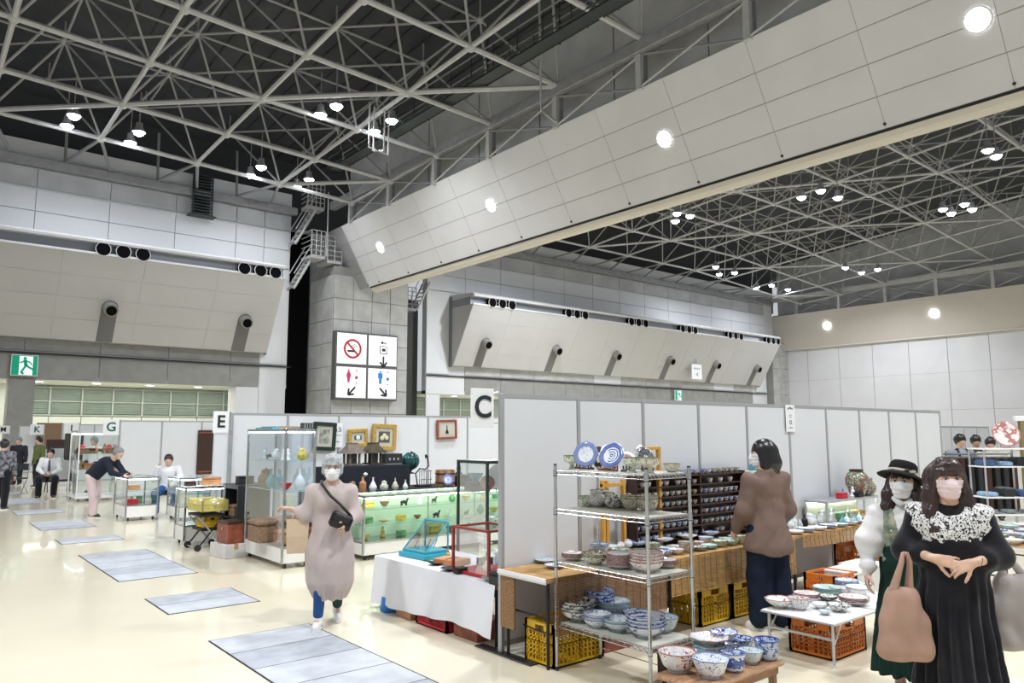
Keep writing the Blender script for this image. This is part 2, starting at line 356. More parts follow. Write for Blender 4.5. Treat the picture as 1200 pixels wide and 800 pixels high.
# ---- concrete column carrying the beam
col = MB().box(22.3, 28.1, 46.05, 49.8, 0, 13.0).obj('trim_5', m_conc); col['kind'] = 'structure'
for i in range(4):
    for j in range(8):
        zz = [0, 1.4, 3.0, 4.6, 6.15, 7.75, 9.35, 10.8, 12.4]
        box_obj('wall_panel', m_conc2, col, 22.3+i*1.45+.02, 22.3+(i+1)*1.45-.02, 46.0, 46.08, zz[j]+.02, zz[j+1]-.02, .01)
for j in range(8): box_obj('wall_panel', m_conc2, col, 22.25, 22.32, 46.1, 49.7, zz[j]+.02, zz[j+1]-.02, .01)
rt_col = MB().box(77.7, 80.9, 47.2, 49, 0, 12).obj('trim_6', m_conc); rt_col['kind'] = 'structure'
for j in range(8): box_obj('wall_panel', m_conc2, rt_col, 77.75, 79.3, 47.14, 47.22, j*1.5+.02, j*1.5+1.48, .01); box_obj('wall_panel', m_conc2, rt_col, 79.35, 80.9, 47.14, 47.22, j*1.5+.02, j*1.5+1.48, .01)

# ---- the great clad beam crossing the hall
beam = thing('ceiling_beam', 'huge pale grey panelled beam with round lights crossing the hall under the roof', 'ceiling beam', (22, 46, 0))
BT, BB = (0.0, 15.4), (2.2, 11.55)                    # x offset, z of the face's top and bottom edges
by0, by1 = -62, -.0
MB().loft([[(BT[0]+.05, y, BT[1]), (BB[0]+.05, y, BB[1]), (BB[0]+.85, y, BB[1]), (5.4, y, BT[1])] for y in (by0, by1-1.3)]).obj('beam_core', mat('beam_joint_grey', (.28, .27, .265), .6), beam)
# slanted end face
MB().add([(0.05, -0.2, 15.4), (2.25, -1.35, 11.55), (3.0, -1.35, 11.55), (5.4, -.2, 15.4), (0.3, -1.6, 15.4), (2.3, -1.6, 11.55), (3.0, -1.6, 11.55), (5.4, -1.6, 15.4)],
         [(0, 1, 2, 3), (4, 7, 6, 5), (0, 4, 5, 1), (1, 5, 6, 2), (2, 6, 7, 3), (3, 7, 4, 0)]).obj('end_face', m_beam, beam)
fsl = math.hypot(BB[0], BT[1]-BB[1]); fn = Vector((-(BT[1]-BB[1])/fsl, 0, -BB[0]/fsl))
rows = [0, .27, .52, .76, 1.0]
ys = [24.9-46+3.66*k for k in range(-11, 7)]; ys = [y for y in ys if y > by0]+[by1-1.3]
def bpt(a, y, o=0): return Vector((BT[0]+.05+(BB[0]-BT[0])*a, y, BT[1]+(BB[1]-BT[1])*a))+fn*o
for j in range(4):
    for ya, yb in zip(ys, ys[1:]):
        a0, a1 = rows[j]+.0035, rows[j+1]-.0035; ya_, yb_ = ya+.008, yb-.008; top = [bpt(a0, ya_, .015), bpt(a0, yb_, .015), bpt(a1, yb_, .015), bpt(a1, ya_, .015)]; bot = [bpt(a0, ya_), bpt(a0, yb_), bpt(a1, yb_), bpt(a1, ya_)]
        MB().add(top+bot, [(0, 1, 2, 3), (4, 7, 6, 5), (0, 4, 5, 1), (1, 5, 6, 2), (2, 6, 7, 3), (3, 7, 4, 0)]).obj('cladding_panel', m_beam, beam)
for y in ys: rod('bolt', m_joint, beam, bpt(.965, y, 0), bpt(.965, y, .06), .05, 6)
# bottom lip with shadow gap
MB().box(2.27, 2.42, by0, -1.35, 11.47, 11.56).obj('shadow_gap', m_joint, beam)
MB().loft([[(2.33, y, 11.48), (2.42, y, 11.30), (2.56, y, 11.22), (2.85, y, 11.22), (3.15, y, 11.55), (2.5, y, 11.6)] for y in (by0, -1.35)]).obj('bottom_lip', m_cream, beam)
for i, y in enumerate((41.3, 29.8, 18.4, 7.07)):
    c = bpt(.5, y-46)+Vector((22, 46, 0))
    downlight(*c+fn*.03, .33, m_disc, 'bright round lamp in the big ceiling beam, ' + ('nearest the column', 'second from the column', 'third from the column', 'largest, at the upper right corner')[i], 'round lamps in the big ceiling beam', 'beam_light', fn)
    L_ = lamp(c.x-.5, c.y, c.z-.25, 420, .25, spot=140); L_.rotation_mode = 'QUATERNION'; L_.rotation_quaternion = fn.to_track_quat('-Z', 'Y')
# truss standing on the beam
m_back = mat('pale_backing_wall', (.62, .62, .62), .7, noise=.1, nscale=.6)
tr = thing('beam_truss', 'steel lattice truss with posts and cross braces on top of the big ceiling beam', 'truss', (22, 46, 0))
MB().box(1.3, 1.6, by0, 0, 15.2, 20.5).obj('backing_wall', m_back, tr)
box_obj('top_chord', m_steel_d, tr, -.25, .2, by0, -.1, 16.75, 17.3, .03)
box_obj('bottom_chord', m_steel_d, tr, .15, .5, by0, -.1, 15.2, 15.45, .03)
py = [38.4-46-4.93*k for k in range(-1, 11)]
for k, y in enumerate(py):
    if y > -.2: continue
    box_obj('post', m_steel, tr, -.1, .1, y-.13, y+.13, 15.3, 16.9); box_obj('post_flange', m_steel_d, tr, .1, .35, y-.13, y+.13, 15.3, 16.9)
    rod('brace', m_steel_d, tr, (.05, y, 16.8), (.05, y-4.8, 15.4), .06); rod('brace', m_steel, tr, (0, y, 15.4), (0, y-4.8, 16.7), .05)
    rod('seam_rib', m_steel_d, tr, (1.28, y-2.4, 15.4), (1.28, y-2.4, 20), .03, 6)
# catwalk beside it
cw = thing('catwalk', 'dark green steel catwalk with railings running along the top of the beam', 'catwalk', (19.2, 46, 17.3))
box_obj('deck', m_green, cw, -.3, .3, by0+20, -6, 0, .08)
for s in (-.45, .45):
    for z in (.08, .6, 1.1): rod('rail', m_green if z != 1.1 else m_steel_d, cw, (s, by0+20, z), (s, -6, z), .035, 6)
for k in range(22):
    for s in (-.45, .45): rod('baluster', m_green, cw, (s, -6-k*1.6, 0), (s, -6-k*1.6, 1.1), .025, 6)
    if k % 3 == 0: rod('hanger', m_green, cw, (.45, -6-k*1.6, 0), (.45, -6-k*1.6, 3.0), .04, 6)

# ---- right wall
rw = MB().box(81, 81.4, -14, 49, 0, 12).obj('wall_right', m_joint); rw['kind'] = 'structure'
ysr = [48.4-3.73*k for k in range(12)]
for a, b in zip(ysr[1:], ysr): 
    for z0, z1 in ((0, 3.9), (3.9, 7.6), (7.6, 11.4)): box_obj('wall_panel', m_rw, rw, 80.94, 81.02, a+.02, b-.02, z0+.008, z1-.008)
rb = MB().loft([[(79.4, y, 15.2), (80.6, y, 11.35), (82, y, 11.35), (82, y, 15.2)] for y in (-14, 48.2)]).obj('trim_7', m_beam); rb['kind'] = 'structure'
for a, b in zip(ysr[1:], ysr):
    for j in range(3):
        z0 = 11.35+j*1.283; z1 = z0+1.275; xA = 80.6-(z0-11.35)*.3117; xB = 80.6-(z1-11.35)*.3117
        MB().loft([[(xA-.012, y, z0), (xB-.012, y, z1), (xB+.05, y, z1), (xA+.05, y, z0)] for y in (a+.008, b-.008)]).obj('cladding_panel', m_rb, rb)
MB().box(80.5, 80.9, -14, 48.2, 11.22, 11.36).obj('band_lip', m_cream, rb)
for i, y in enumerate((41.6, 30.35, 19.1)):
    c = Vector((79.83, y, 13.5)); n2 = Vector((-.95, 0, -.3)).normalized()
    downlight(*c, .36, m_disc, 'round lamp in the cream band, ' + ('nearer the corner' if i == 0 else 'nearer the right edge of the picture' if i == 1 else 'beyond the right edge'), 'round lamps in the right wall band', 'wall_light', n2)
    wl = lamp(79.0, y, 13.2, 900, .3, spot=120); wl.rotation_euler = (0, math.radians(42), 0)
t2 = thing('wall_truss', 'steel lattice truss above the cream band of the right wall', 'truss', (79.5, 0, 0))
box_obj('top_chord', m_steel, t2, -.3, .2, -14, 48, 16.9, 17.4); box_obj('bottom_chord', m_steel_d, t2, 0, .3, -14, 48, 15.15, 15.35); box_obj('backing_wall', m_upper, t2, 1.2, 1.5, -14, 48, 15, 24)
for k in range(12):
    y = 44.9-k*5.02; box_obj('post', m_steel, t2, -.12, .12, y-.15, y+.15, 15.2, 16.95)
    rod('brace', m_steel_d, t2, (0, y, 16.9), (0, y-5, 15.3), .07); rod('brace', m_steel, t2, (.1, y, 15.3), (.1, y-5, 16.9), .05)

# ---- roof
def Lz(x, y, side):
    if side == 0: return 16.93-.04*(x-12.16)-.033*(y-42.89)
    return 17.25+.085*min(48-y, 36)-.065*max(0, x-60)-.05*max(0, 36-x)

deck = MB()
deck.add([(-30, -14, 25.2), (23.5, -14, 23.0), (23.5, 52, 21.0), (-30, 52, 22.6)], [(0, 1, 2, 3)])
deck.add([(23.5, -14, 24.0), (52, -14, 29.5), (52, 52, 23.5), (23.5, 52, 21.0)], [(0, 1, 2, 3)]); deck.add([(52, -14, 29.5), (97, -14, 24.5), (97, 52, 19.5), (52, 52, 23.5)], [(0, 1, 2, 3)])
roof = deck.obj('ceiling', m_deck); roof['kind'] = 'structure'
rib = MB()
for k in range(40):
    x = -20+k*1.1; zz = 25.0-(x+30)*.04; rib.box(x, x+.1, -5, 51, 0, .12, Matrix.Translation((0, 0, 0)) @ Matrix(((1, 0, 0, 0), (0, 1, 0, 0), (-.0411, -.0303, 1, 24.7-1.23), (0, 0, 0, 1))))
rib.obj('deck_ribs', m_rib, roof)['kind'] = 'stuff'
dk = MB()                                           # deep upper wall between girder and deck
dk.box(-30, 84, 50.6, 50.8, 16.4, 28)
dk.obj('wall_clerestory', mat('dark_grey_upper_wall', (.05, .052, .058), .8))['kind'] = 'structure'

m_steel_s = mat('shaded_strut_steel', (.32, .32, .32), .5)  # darker copy of the chord steel: weaker light on upper tubes painted in
def space_frame(name, label, side, P0, e, off, ir, jr, keep, r1, r2_, maxn):
    t = thing(name, label, 'roof frame')
    def Ln(i, j): x = P0[0]+i*e; y = P0[1]+j*e; return Vector((x, y, Lz(x, y, side)))
    def Tn(i, j): x = P0[0]+i*e+off[0]; y = P0[1]+j*e+off[1]; return Vector((x, y, Lz(x, y, side)+off[2]))
    seg = []; nodes = []
    I = range(*ir); J = range(*jr)
    okL = lambda i, j: i in I and j in J and keep(Ln(i, j))
    okT = lambda i, j: i in I and j in J and keep(Tn(i, j))
    for i in I:
        for j in J:
            if okL(i, j):
                nodes.append((Ln(i, j), r1*1.9))
                for a, b in ((1, 0), (0, 1), (1, -1)):
                    if okL(i+a, j+b) and ((a, b) != (1, -1) or (i+j) % 3 == 0): seg.append((Ln(i, j), Ln(i+a, j+b), r1 if (a, b) != (0, 1) else r1*.9))
                for a, b in ((0, 0), (1, 0), (0, 1)):
                    if okT(i+a, j+b): seg.append((Ln(i, j), Tn(i+a, j+b), r2_))
            if okT(i, j):
                nodes.append((Tn(i, j), r1*1.5))
                for a, b in ((1, 0), (0, 1), (1, -1)):
                    if okT(i+a, j+b): seg.append((Tn(i, j), Tn(i+a, j+b), r2_*1.001))
                x = Tn(i, j)
                seg.append((x, x+Vector((0, 0, 1.5)), r2_*.7))
    cp = Vector((0, 0, 1.75))
    seg.sort(key=lambda s: ((s[0]+s[1])/2-cp).length)
    rest = MB(); rest2 = MB()
    for k, (a, b, r) in enumerate(seg):
        if k < maxn: rod('steel_tube', m_steel if r > r1*.85 else m_steel_s, t, a, b, r)
        else: (rest if r > r1*.85 else rest2).tube([a, b], r, 6)
    if rest.v: rest.obj('far_steel_tubes', m_steel, t, True)['kind'] = 'stuff'
    if rest2.v: rest2.obj('far_thin_tubes', m_steel_s, t, True)['kind'] = 'stuff'
    ball = MB().lathe([(.0001, -1), (.5, -.87), (.87, -.5), (1, 0), (.87, .5), (.5, .87), (.0001, 1)], 10).mesh('ball', m_steel, 'all')
    nodes.sort(key=lambda s: (s[0]-cp).length)
    for p, r in nodes[:290]: inst(ball, 'ball_joint', t, p, scale=(r, r, r))
    return t, Ln, Tn
sfL = space_frame('space_frame', 'white tubular space frame under the dark roof left of the big beam', 0, (7.289, 38.0), 4.883, (-2.195, -1.943, 3.68), (-5, 4), (-9, 3), lambda p: p.x < 22.3 and p.y < 46.5 and p.y > 6, .12, .060, 300)
sfR = space_frame('space_frame', 'white tubular space frame of the far hall, right of and below the big beam', 1, (59.8, 44.35), 4.883, (-3.2, -2.7, 3.3), (-8, 5), (-9, 1), lambda p: 27 < p.x < 80 and p.y < 48 and p.x*.11 < p.y-1, .095, .048, 300)
# second purlin layer seen above the left frame
pu = MB()
for k in range(10): y = 46-4.88*k; pu.tube([(-20, y, Lz(-20, y, 0)+5.3), (22, y, Lz(22, y, 0)+5.3)], .07, 6)
pu.obj('roof_purlins', m_steel_d, roof)['kind'] = 'stuff'
# wall struts of the frame edge: V brackets down to the girder
vb = thing('eaves_bracket', 'row of steel V struts standing on the left wall girder', 'bracket', (0, 47.7, 16.9))
for x in (-2.5, 2.4, 7.3, 12.2, 17.0):
    rod('strut', m_steel_d, vb, (x-.9, .0, 0.1), (x, -4.8, Lz(x, 42.9, 0)-16.9), .09); rod('strut', m_steel_d, vb, (x+1.4, .0, 0.1), (x, -4.8, Lz(x, 42.9, 0)-16.9), .09)
    rod('strut', m_steel_d, vb, (x-.9, .0, .1), (x-.9, .25, 3.2), .08)
vb2 = thing('eaves_bracket', 'row of dark V struts on the far wall girder right of the beam', 'bracket', (0, 47.7, 16.9))
for k in range(9):
    x = 35.4+4.883*k; zt_ = Lz(x, 44.35, 1)-16.9
    rod('strut', m_steel_d, vb2, (x-1.3, .0, 0.1), (x, -3.35, zt_), .08); rod('strut', m_steel_d, vb2, (x+1.3, .0, 0.1), (x, -3.35, zt_), .08)

# lamps in clusters on the frame
lamp_body = MB().lathe([(.08, .52), (.16, .5), (.17, .3), (.30, .06), (.33, 0), (.29, 0), (.15, .26), (.0001, .28)], 16).mesh('high_bay_housing', m_steel_d, True)
lamp_lens = MB().lathe([(.0001, -.20), (.12, -.17), (.22, -.10), (.27, .0), (.28, .03), (.0001, .03)], 16).mesh('high_bay_lens', m_lamp)
def high_bay(pts, place, power, s=1.0):
    g = 'high bay lamps ' + place
    for i, (x, y, z) in enumerate(pts):
        t = thing('high_bay_lamp', 'glowing high bay lamp ' + place + (', leftmost' if i == 0 else ', rightmost' if i == len(pts)-1 else ', second' if i == 1 else ', third'), 'ceiling lamp', (x, y, z), 0, g)
        inst(lamp_body, 'housing', t, scale=(s, s, s)); inst(lamp_lens, 'lens', t, scale=(s, s, s)); rod('drop_rod', m_steel_d, t, (0, 0, .5*s), (0, 0, 2.2), .03, 6)
    x = sum(p[0] for p in pts)/len(pts); y = sum(p[1] for p in pts)/len(pts); z = min(p[2] for p in pts)
    lamp(x, y, z-.35, power, .35, (.93, .96, 1), spot=160)
HL = 17.1
high_bay([(5.62, 42.1, HL), (5.66, 40.5, HL)], 'in the pair over the left wall', 800)
high_bay([(8.62, 42.5, HL), (8.63, 40.7, HL)], 'in the second pair from the left', 800)
high_bay([(15.43, 43.5, HL), (15.41, 41.7, HL)], 'in the pair left of the stair tower', 800)
high_bay([(18.5, 43.8, HL), (18.5, 42.0, HL)], 'in the pair above the stair tower', 800)
high_bay([(14.93, 32.8, HL), (15.08, 31.4, HL)], 'in the left pair over the middle of the hall', 2200)
high_bay([(17.97, 32.95, HL), (17.96, 31.2, HL)], 'in the right pair over the middle of the hall', 1300)
HR = 17.1
high_bay([(45.2, 24.8, HR), (44.9, 23.3, HR), (47.1, 23.3, HR)], 'in the trio high in the far hall', 3800)
high_bay([(45.37, 13.9, HR), (46.75, 13.94, HR)], 'in the far hall pair at the right edge', 3200)
high_bay([(55.3, 19.96, HR), (56.86, 20.0, HR), (55.2, 18.56, HR), (56.9, 18.68, HR)], 'in the four below the beam', 3800)
high_bay([(41.74, 32.3, HR), (42.96, 32.1, HR), (43.2, 33.6, HR)], 'in the trio just under the beam', 6000)
high_bay([(58.4, 40.9, HR), (61.5, 42.7, HR), (62.0, 41.3, HR)], 'in the trio over the far duct housing', 1800)
high_bay([(70.1, 44.0, HR), (70.5, 42.5, HR), (74.0, 42.7, HR)], 'in the trio at the far corner', 900)
high_bay([(68.2, 33.4, HR), (71.3, 31.8, HR), (71.6, 33.5, HR)], 'in the trio above the right wall', 6500)

high_bay([(35.5, 37.6, HR), (35.5, 36.2, HR)], 'in the unseen pair added behind the beam near the column', 6000)  # lamps added out of sight to brighten the wall beyond the beam
# steel stair towers
def stair(name, label, x, y, flights, w_=1.0, loc_plat=None, flip=1):
    t = thing(name, label, 'stair', (x, y, 0))
    for (z0, z1, xa, xb) in flights:
        for s in (0, w_): box = rod('stringer', m_steel, t, (xa, s, z0), (xb, s, z1), .09, 6); rod('handrail', m_steel, t, (xa, s, z0+1), (xb, s, z1+1), .035, 6)
        n = 7
        for k in range(n):
            a = (k+.5)/n; xx = xa+(xb-xa)*a; zz = z0+(z1-z0)*a; box_obj('tread', m_steel, t, xx-.12, xx+.12, 0, w_, zz-.03, zz+.03)
        if loc_plat: pass
    return t
st = stair('stair_tower', 'white caged steel stair tower between left wall and concrete column', 20.6, 46.6, [(11.2, 13.4, -.9, .3), (14.2, 17.0, -.9, .6)])
def cage(t, x0, x1, y0, y1, z0, z1, nx, m=None):
    m = m or m_steel
    box_obj('platform', m, t, x0, x1, y0, y1, z0-.18, z0)
    for k in range(nx+1):
        x = x0+(x1-x0)*k/nx; rod('cage_bar', m, t, (x, y0, z0), (x, y0, z1), .035, 6)
    for q in range(6): z = z0+(z1-z0)*q/5; rod('cage_rail', m, t, (x0, y0, z), (x1, y0, z), .03, 6); rod('cage_rail', m, t, (x0, y0, z), (x0, y1, z), .03, 6)
cage(st, .0, 1.0, -.6, 1, 13.5, 15.2, 3); cage(st, 1.15, 2.2, -.6, 1, 13.3, 15.0, 2); rod('hanger', m_steel, st, (1.1, -.6, 13.5), (1.1, -.6, 18), .05, 6); cage(st, -.1, 1.1, 0, 1, 17.0, 18.6, 4)
st2 = stair('stair_tower', 'dim steel stair tower behind the concrete column right side', 28.7, 47.6, [(10.9, 13.2, 1.2, 2.3)]); cage(st2, 0, 1.1, 0, 1, 11.0, 12.6, 3, m_steel_d)
st3 = stair('access_ladder', 'dark louvred access ladder on the left upper wall', 13.9, 47.3, []); 
for k in range(14): box_obj('rung', m_green, st3, -.55, .55, 0, .5, 15.3+k*.19, 15.36+k*.19)
for s in (-.58, .58): rod('rail', m_green, st3, (s, 0, 15.2), (s, .1, 18.0), .05, 6)
box_obj('foot_plate', m_green, st3, -.8, .8, -.2, .5, 15.15, 15.22)
hf = thing('pendant_fixture', 'small white pendant pipe frame hanging below the roof beside the beam', 'frame', (16.8, 30.2, 0))
for a, b in ((-.6, 0), (-.2, .3), (.2, 0), (.6, .3)): rod('pipe', m_steel, hf, (a, b, 15.0), (a, b, 17.2), .035, 6)
rod('pipe', m_steel, hf, (-.6, 0, 15.0), (.6, .3, 15.0), .035, 6); rod('pipe', m_steel, hf, (-.2, .3, 15.0), (.2, 0, 15.0), .035, 6)

dp = thing('drop_pipe', 'thin white vertical pipe with a hooked lower end hanging beside the catwalk', 'pipe', (20.3, 0, 0))
MB().tube([(20.300, 22.763, 20.320), (20.300, 22.732, 17.645), (20.300, 22.698, 15.404), (20.300, 22.376, 15.066), (20.300, 21.748, 14.518)], .05, 8).obj('pipe', m_steel, dp, True).location = (-20.3, 0, 0)

# ============================================================ people: smooth implicit figures
class SDF:
    def __init__(s, lo, hi, h):
        s.h = h; s.lo = np.array(lo, float); s.n = np.ceil((np.array(hi)-s.lo)/h).astype(int)+1
        s.F = np.full(s.n, .3, np.float32)
    def sub(s, lo, hi):
        a = np.clip(np.floor((lo-s.lo)/s.h).astype(int), 0, s.n); b = np.clip(np.ceil((hi-s.lo)/s.h).astype(int)+1, 0, s.n)
        if (b <= a).any(): return None
        ax = [s.lo[i]+s.h*np.arange(a[i], b[i]) for i in range(3)]
        return (slice(a[0], b[0]), slice(a[1], b[1]), slice(a[2], b[2])), np.meshgrid(*ax, indexing='ij', sparse=True)
    def cap(s, p0, p1, r0, r1=None, k=.02, sc=(1, 1, 1), neg=False, M3=None):
        # capsule with two radii; sc squashes it along x, y, z of frame M3
        r1 = r0 if r1 is None else r1; p0 = np.array(p0, float); p1 = np.array(p1, float); sc = np.array(sc, float)
        m = max(r0, r1)*max(sc)+k+3*s.h
        q = s.sub(np.minimum(p0, p1)-m, np.maximum(p0, p1)+m)
        if q is None: return s
        sl, (X, Y, Z) = q
        c = (p0+p1)/2; R = np.eye(3) if M3 is None else np.array(M3)
        a = (R.T@(p0-c))/sc; b = (R.T@(p1-c))/sc; d = b-a; L2 = max(d@d, 1e-12)
        x, y, z = X-c[0], Y-c[1], Z-c[2]
        if M3 is None: u, v, w_ = x/sc[0], y/sc[1], z/sc[2]
        else: u = (x*R[0, 0]+y*R[1, 0]+z*R[2, 0])/sc[0]; v = (x*R[0, 1]+y*R[1, 1]+z*R[2, 1])/sc[1]; w_ = (x*R[0, 2]+y*R[1, 2]+z*R[2, 2])/sc[2]
        t = np.clip(((u-a[0])*d[0]+(v-a[1])*d[1]+(w_-a[2])*d[2])/L2, 0, 1)
        D = np.sqrt((u-a[0]-t*d[0])**2+(v-a[1]-t*d[1])**2+(w_-a[2]-t*d[2])**2)-(r0+(r1-r0)*t)
        D = (D*min(sc)).astype(np.float32); F = s.F[sl]
        if neg: D = -D; h_ = np.clip(.5-.5*(F-D)/k, 0, 1); s.F[sl] = F*(1-h_)+D*h_+k*h_*(1-h_)
        else: h_ = np.clip(.5+.5*(F-D)/k, 0, 1); s.F[sl] = F*(1-h_)+D*h_-k*h_*(1-h_)
        return s
    def chain(s, pts, rs, k=.02, sc=(1, 1, 1)):
        for i in range(len(pts)-1): s.cap(pts[i], pts[i+1], rs[i], rs[i+1], k, sc)
        return s
    def grid(s): return np.meshgrid(*[s.lo[i]+s.h*np.arange(s.n[i]) for i in range(3)], indexing='ij', sparse=True)
    def mesh(s, name, m, parent=None, disp=None):
        F = s.F
        if disp is not None:
            X, Y, Z = s.grid(); F = F+disp(X, Y, Z).astype(np.float32)
        F = F.copy(); F[0] = F[-1] = .1; F[:, 0] = F[:, -1] = .1; F[:, :, 0] = F[:, :, -1] = .1
        I = F < 0; n = np.array(F.shape)-1
        cnt = sum(I[a:n[0]+a, b:n[1]+b, c:n[2]+c].astype(np.int8) for a in (0, 1) for b in (0, 1) for c in (0, 1))
        act = (cnt > 0) & (cnt < 8); ids = np.argwhere(act); idx = np.full(act.shape, -1, np.int64); idx[act] = np.arange(len(ids))
        P = np.zeros((len(ids), 3)); W = np.zeros(len(ids)); i, j, k = ids.T
        cor = [(a, b, c) for a in (0, 1) for b in (0, 1) for c in (0, 1)]
        V = {c: F[i+c[0], j+c[1], k+c[2]] for c in cor}
        for a in cor:
            for ax in range(3):
                if a[ax] == 0:
                    b = list(a); b[ax] = 1; b = tuple(b); fa, fb = V[a], V[b]; x = (fa < 0) != (fb < 0)
                    t = np.where(x, fa/np.where(x, fa-fb, 1), 0)
                    for q in range(3): P[:, q] += np.where(x, a[q]+(t if q == ax else 0), 0)
                    W += x
        P = (ids+P/W[:, None])*s.h+s.lo
        quads = []
        for ax in range(3):
            o1, o2 = [(1, 2), (2, 0), (0, 1)][ax]
            sh = [slice(1, n[q]) for q in range(3)]; sh[ax] = slice(0, n[ax]); A = I[tuple(sh)]
            sh2 = list(sh); sh2[ax] = slice(1, n[ax]+1); B = I[tuple(sh2)]
            e = np.argwhere(A != B); off = np.array([1, 1, 1]); off[ax] = 0; e = e+off
            flip = A[tuple((e-off).T)]
            d1 = np.zeros(3, int); d1[o1] = 1; d2 = np.zeros(3, int); d2[o2] = 1
            g = lambda q: idx[tuple(q.T)]
            Q = np.stack([g(e-d1-d2), g(e-d2), g(e), g(e-d1)], 1); Q[~flip] = Q[~flip][:, ::-1]; quads.append(Q)
        Q = np.concatenate(quads); Q = Q[(Q >= 0).all(1)]
        me = bpy.data.meshes.new(name); me.vertices.add(len(P)); me.vertices.foreach_set('co', P.astype(np.float32).ravel())
        me.loops.add(Q.size); me.loops.foreach_set('vertex_index', Q.astype(np.int32).ravel())
        me.polygons.add(len(Q)); me.polygons.foreach_set('loop_start', np.arange(0, Q.size, 4, dtype=np.int32)); me.polygons.foreach_set('loop_total', np.full(len(Q), 4, np.int32))
        me.polygons.foreach_set('use_smooth', np.ones(len(Q), bool)); me.materials.append(m); me.update(calc_edges=True)
        o = bpy.data.objects.new(name, me); C.objects.link(o)
        if parent: o.parent = parent
        return o
def folds(amp, f=(30, 30, 8), ph=0):                          # soft cloth wrinkles
    def d(X, Y, Z):
        return amp*(np.sin(X*f[0]+2.1*np.sin(Z*9+ph)+ph)*np.sin(Y*f[1]+1.7*np.sin(Z*7+1+ph))*.7+.5*np.sin(Z*f[2]*3+X*14+Y*11+ph))
    return d
V3 = lambda *a: np.array(a, float)
def frame(d, up_):                                            # orthonormal frame: d forward, n = palm normal
    d = np.array(d, float); d /= np.linalg.norm(d); n = np.array(up_, float); n -= d*(n@d); n /= np.linalg.norm(n)
    return d, n, np.cross(n, d)
def hand(S, w_, d, n, side=1, curl=.5, s=1.0, spread=.12, curls=None, thumb=.6):
    # w_ wrist, d towards the fingers, n out of the palm; side +1 puts the thumb on cross(n,d)
    d, n, b = frame(d, n); b = b*side; w_ = np.array(w_, float)
    k = .006
    S.cap(w_-d*.03*s, w_+d*.01*s, .021*s, .022*s, k=.012)
    for q, L in ((-.026, .072), (-.009, .078), (.009, .08), (.026, .076)): S.cap(w_+d*.012*s+b*q*.7*s, w_+d*L*s+b*q*s, .0135*s, .0115*s, k=.01)
    for i, (q, l) in enumerate(((-.029, .052), (-.010, .064), (.010, .068), (.029, .062))):
        c = curls[i] if curls else curl*(1+.12*(3-i)); p = w_+d*(.078+(.004 if i in (1, 2) else 0))*s+b*q*s
        a = 0.; dd = d*math.cos(spread*(q/.029))+b*math.sin(spread*(q/.029)); r = .0092*s
        for seg, f in enumerate((.45, .31, .24)):
            a += c*(.8, 1.0, .7)[seg]; v = dd*math.cos(a)+n*math.sin(a); p2 = p+v*l*f*s*1.15
            S.cap(p, p2, r, r*.9, k=.004); r *= .92; p = p2
    p = w_+d*.022*s+b*.022*s+n*.008*s; v = d*.62+b*.72+n*.25*thumb; v /= np.linalg.norm(v); r = .0125*s
    for seg, l in enumerate((.036, .03, .024)):
        p2 = p+v*l*s; S.cap(p, p2, r, r*.9, k=.006); p = p2; r *= .88; v = v+d*.35*thumb+n*.3*thumb; v /= np.linalg.norm(v)
skin_m = {}
def skin(name, col):
    if name in MATS: return MATS[name]
    m = mat(name, col, .5, noise=.05, nscale=18, bump=.05, bscale=120); b = m.node_tree.nodes['Principled BSDF']
    b.inputs['Subsurface Weight'].default_value = .12; b.inputs['Subsurface Radius'].default_value = (.02, .008, .004); return m
m_skin = skin('skin', (.62, .40, .29)); m_skin2 = skin('tanned_skin', (.46, .28, .19))
m_hair_b = mat('dark_brown_hair', (.030, .014, .010), .32, noise=.3, nscale=60, stretch=(1, 1, .06), spec=.6)
m_hair_k = mat('black_hair', (.010, .009, .010), .3, noise=.3, nscale=60, stretch=(1, 1, .06), spec=.6)
m_hair_g = mat('silver_grey_hair', (.40, .42, .43), .6, noise=.18, nscale=40, bump=.5, bscale=60, spec=.2)
m_hair_s = mat('grey_hair', (.22, .22, .22), .5, noise=.3, nscale=50)
m_mask_w = mat('white_face_mask', (.78, .78, .80), .8, spec=.1); m_mask_p = mat('pale_pink_face_mask', (.72, .58, .60), .7)
m_eye = mat('eye_white', (.75, .74, .72), .2); m_iris = mat('dark_iris', (.015, .01, .008), .15)

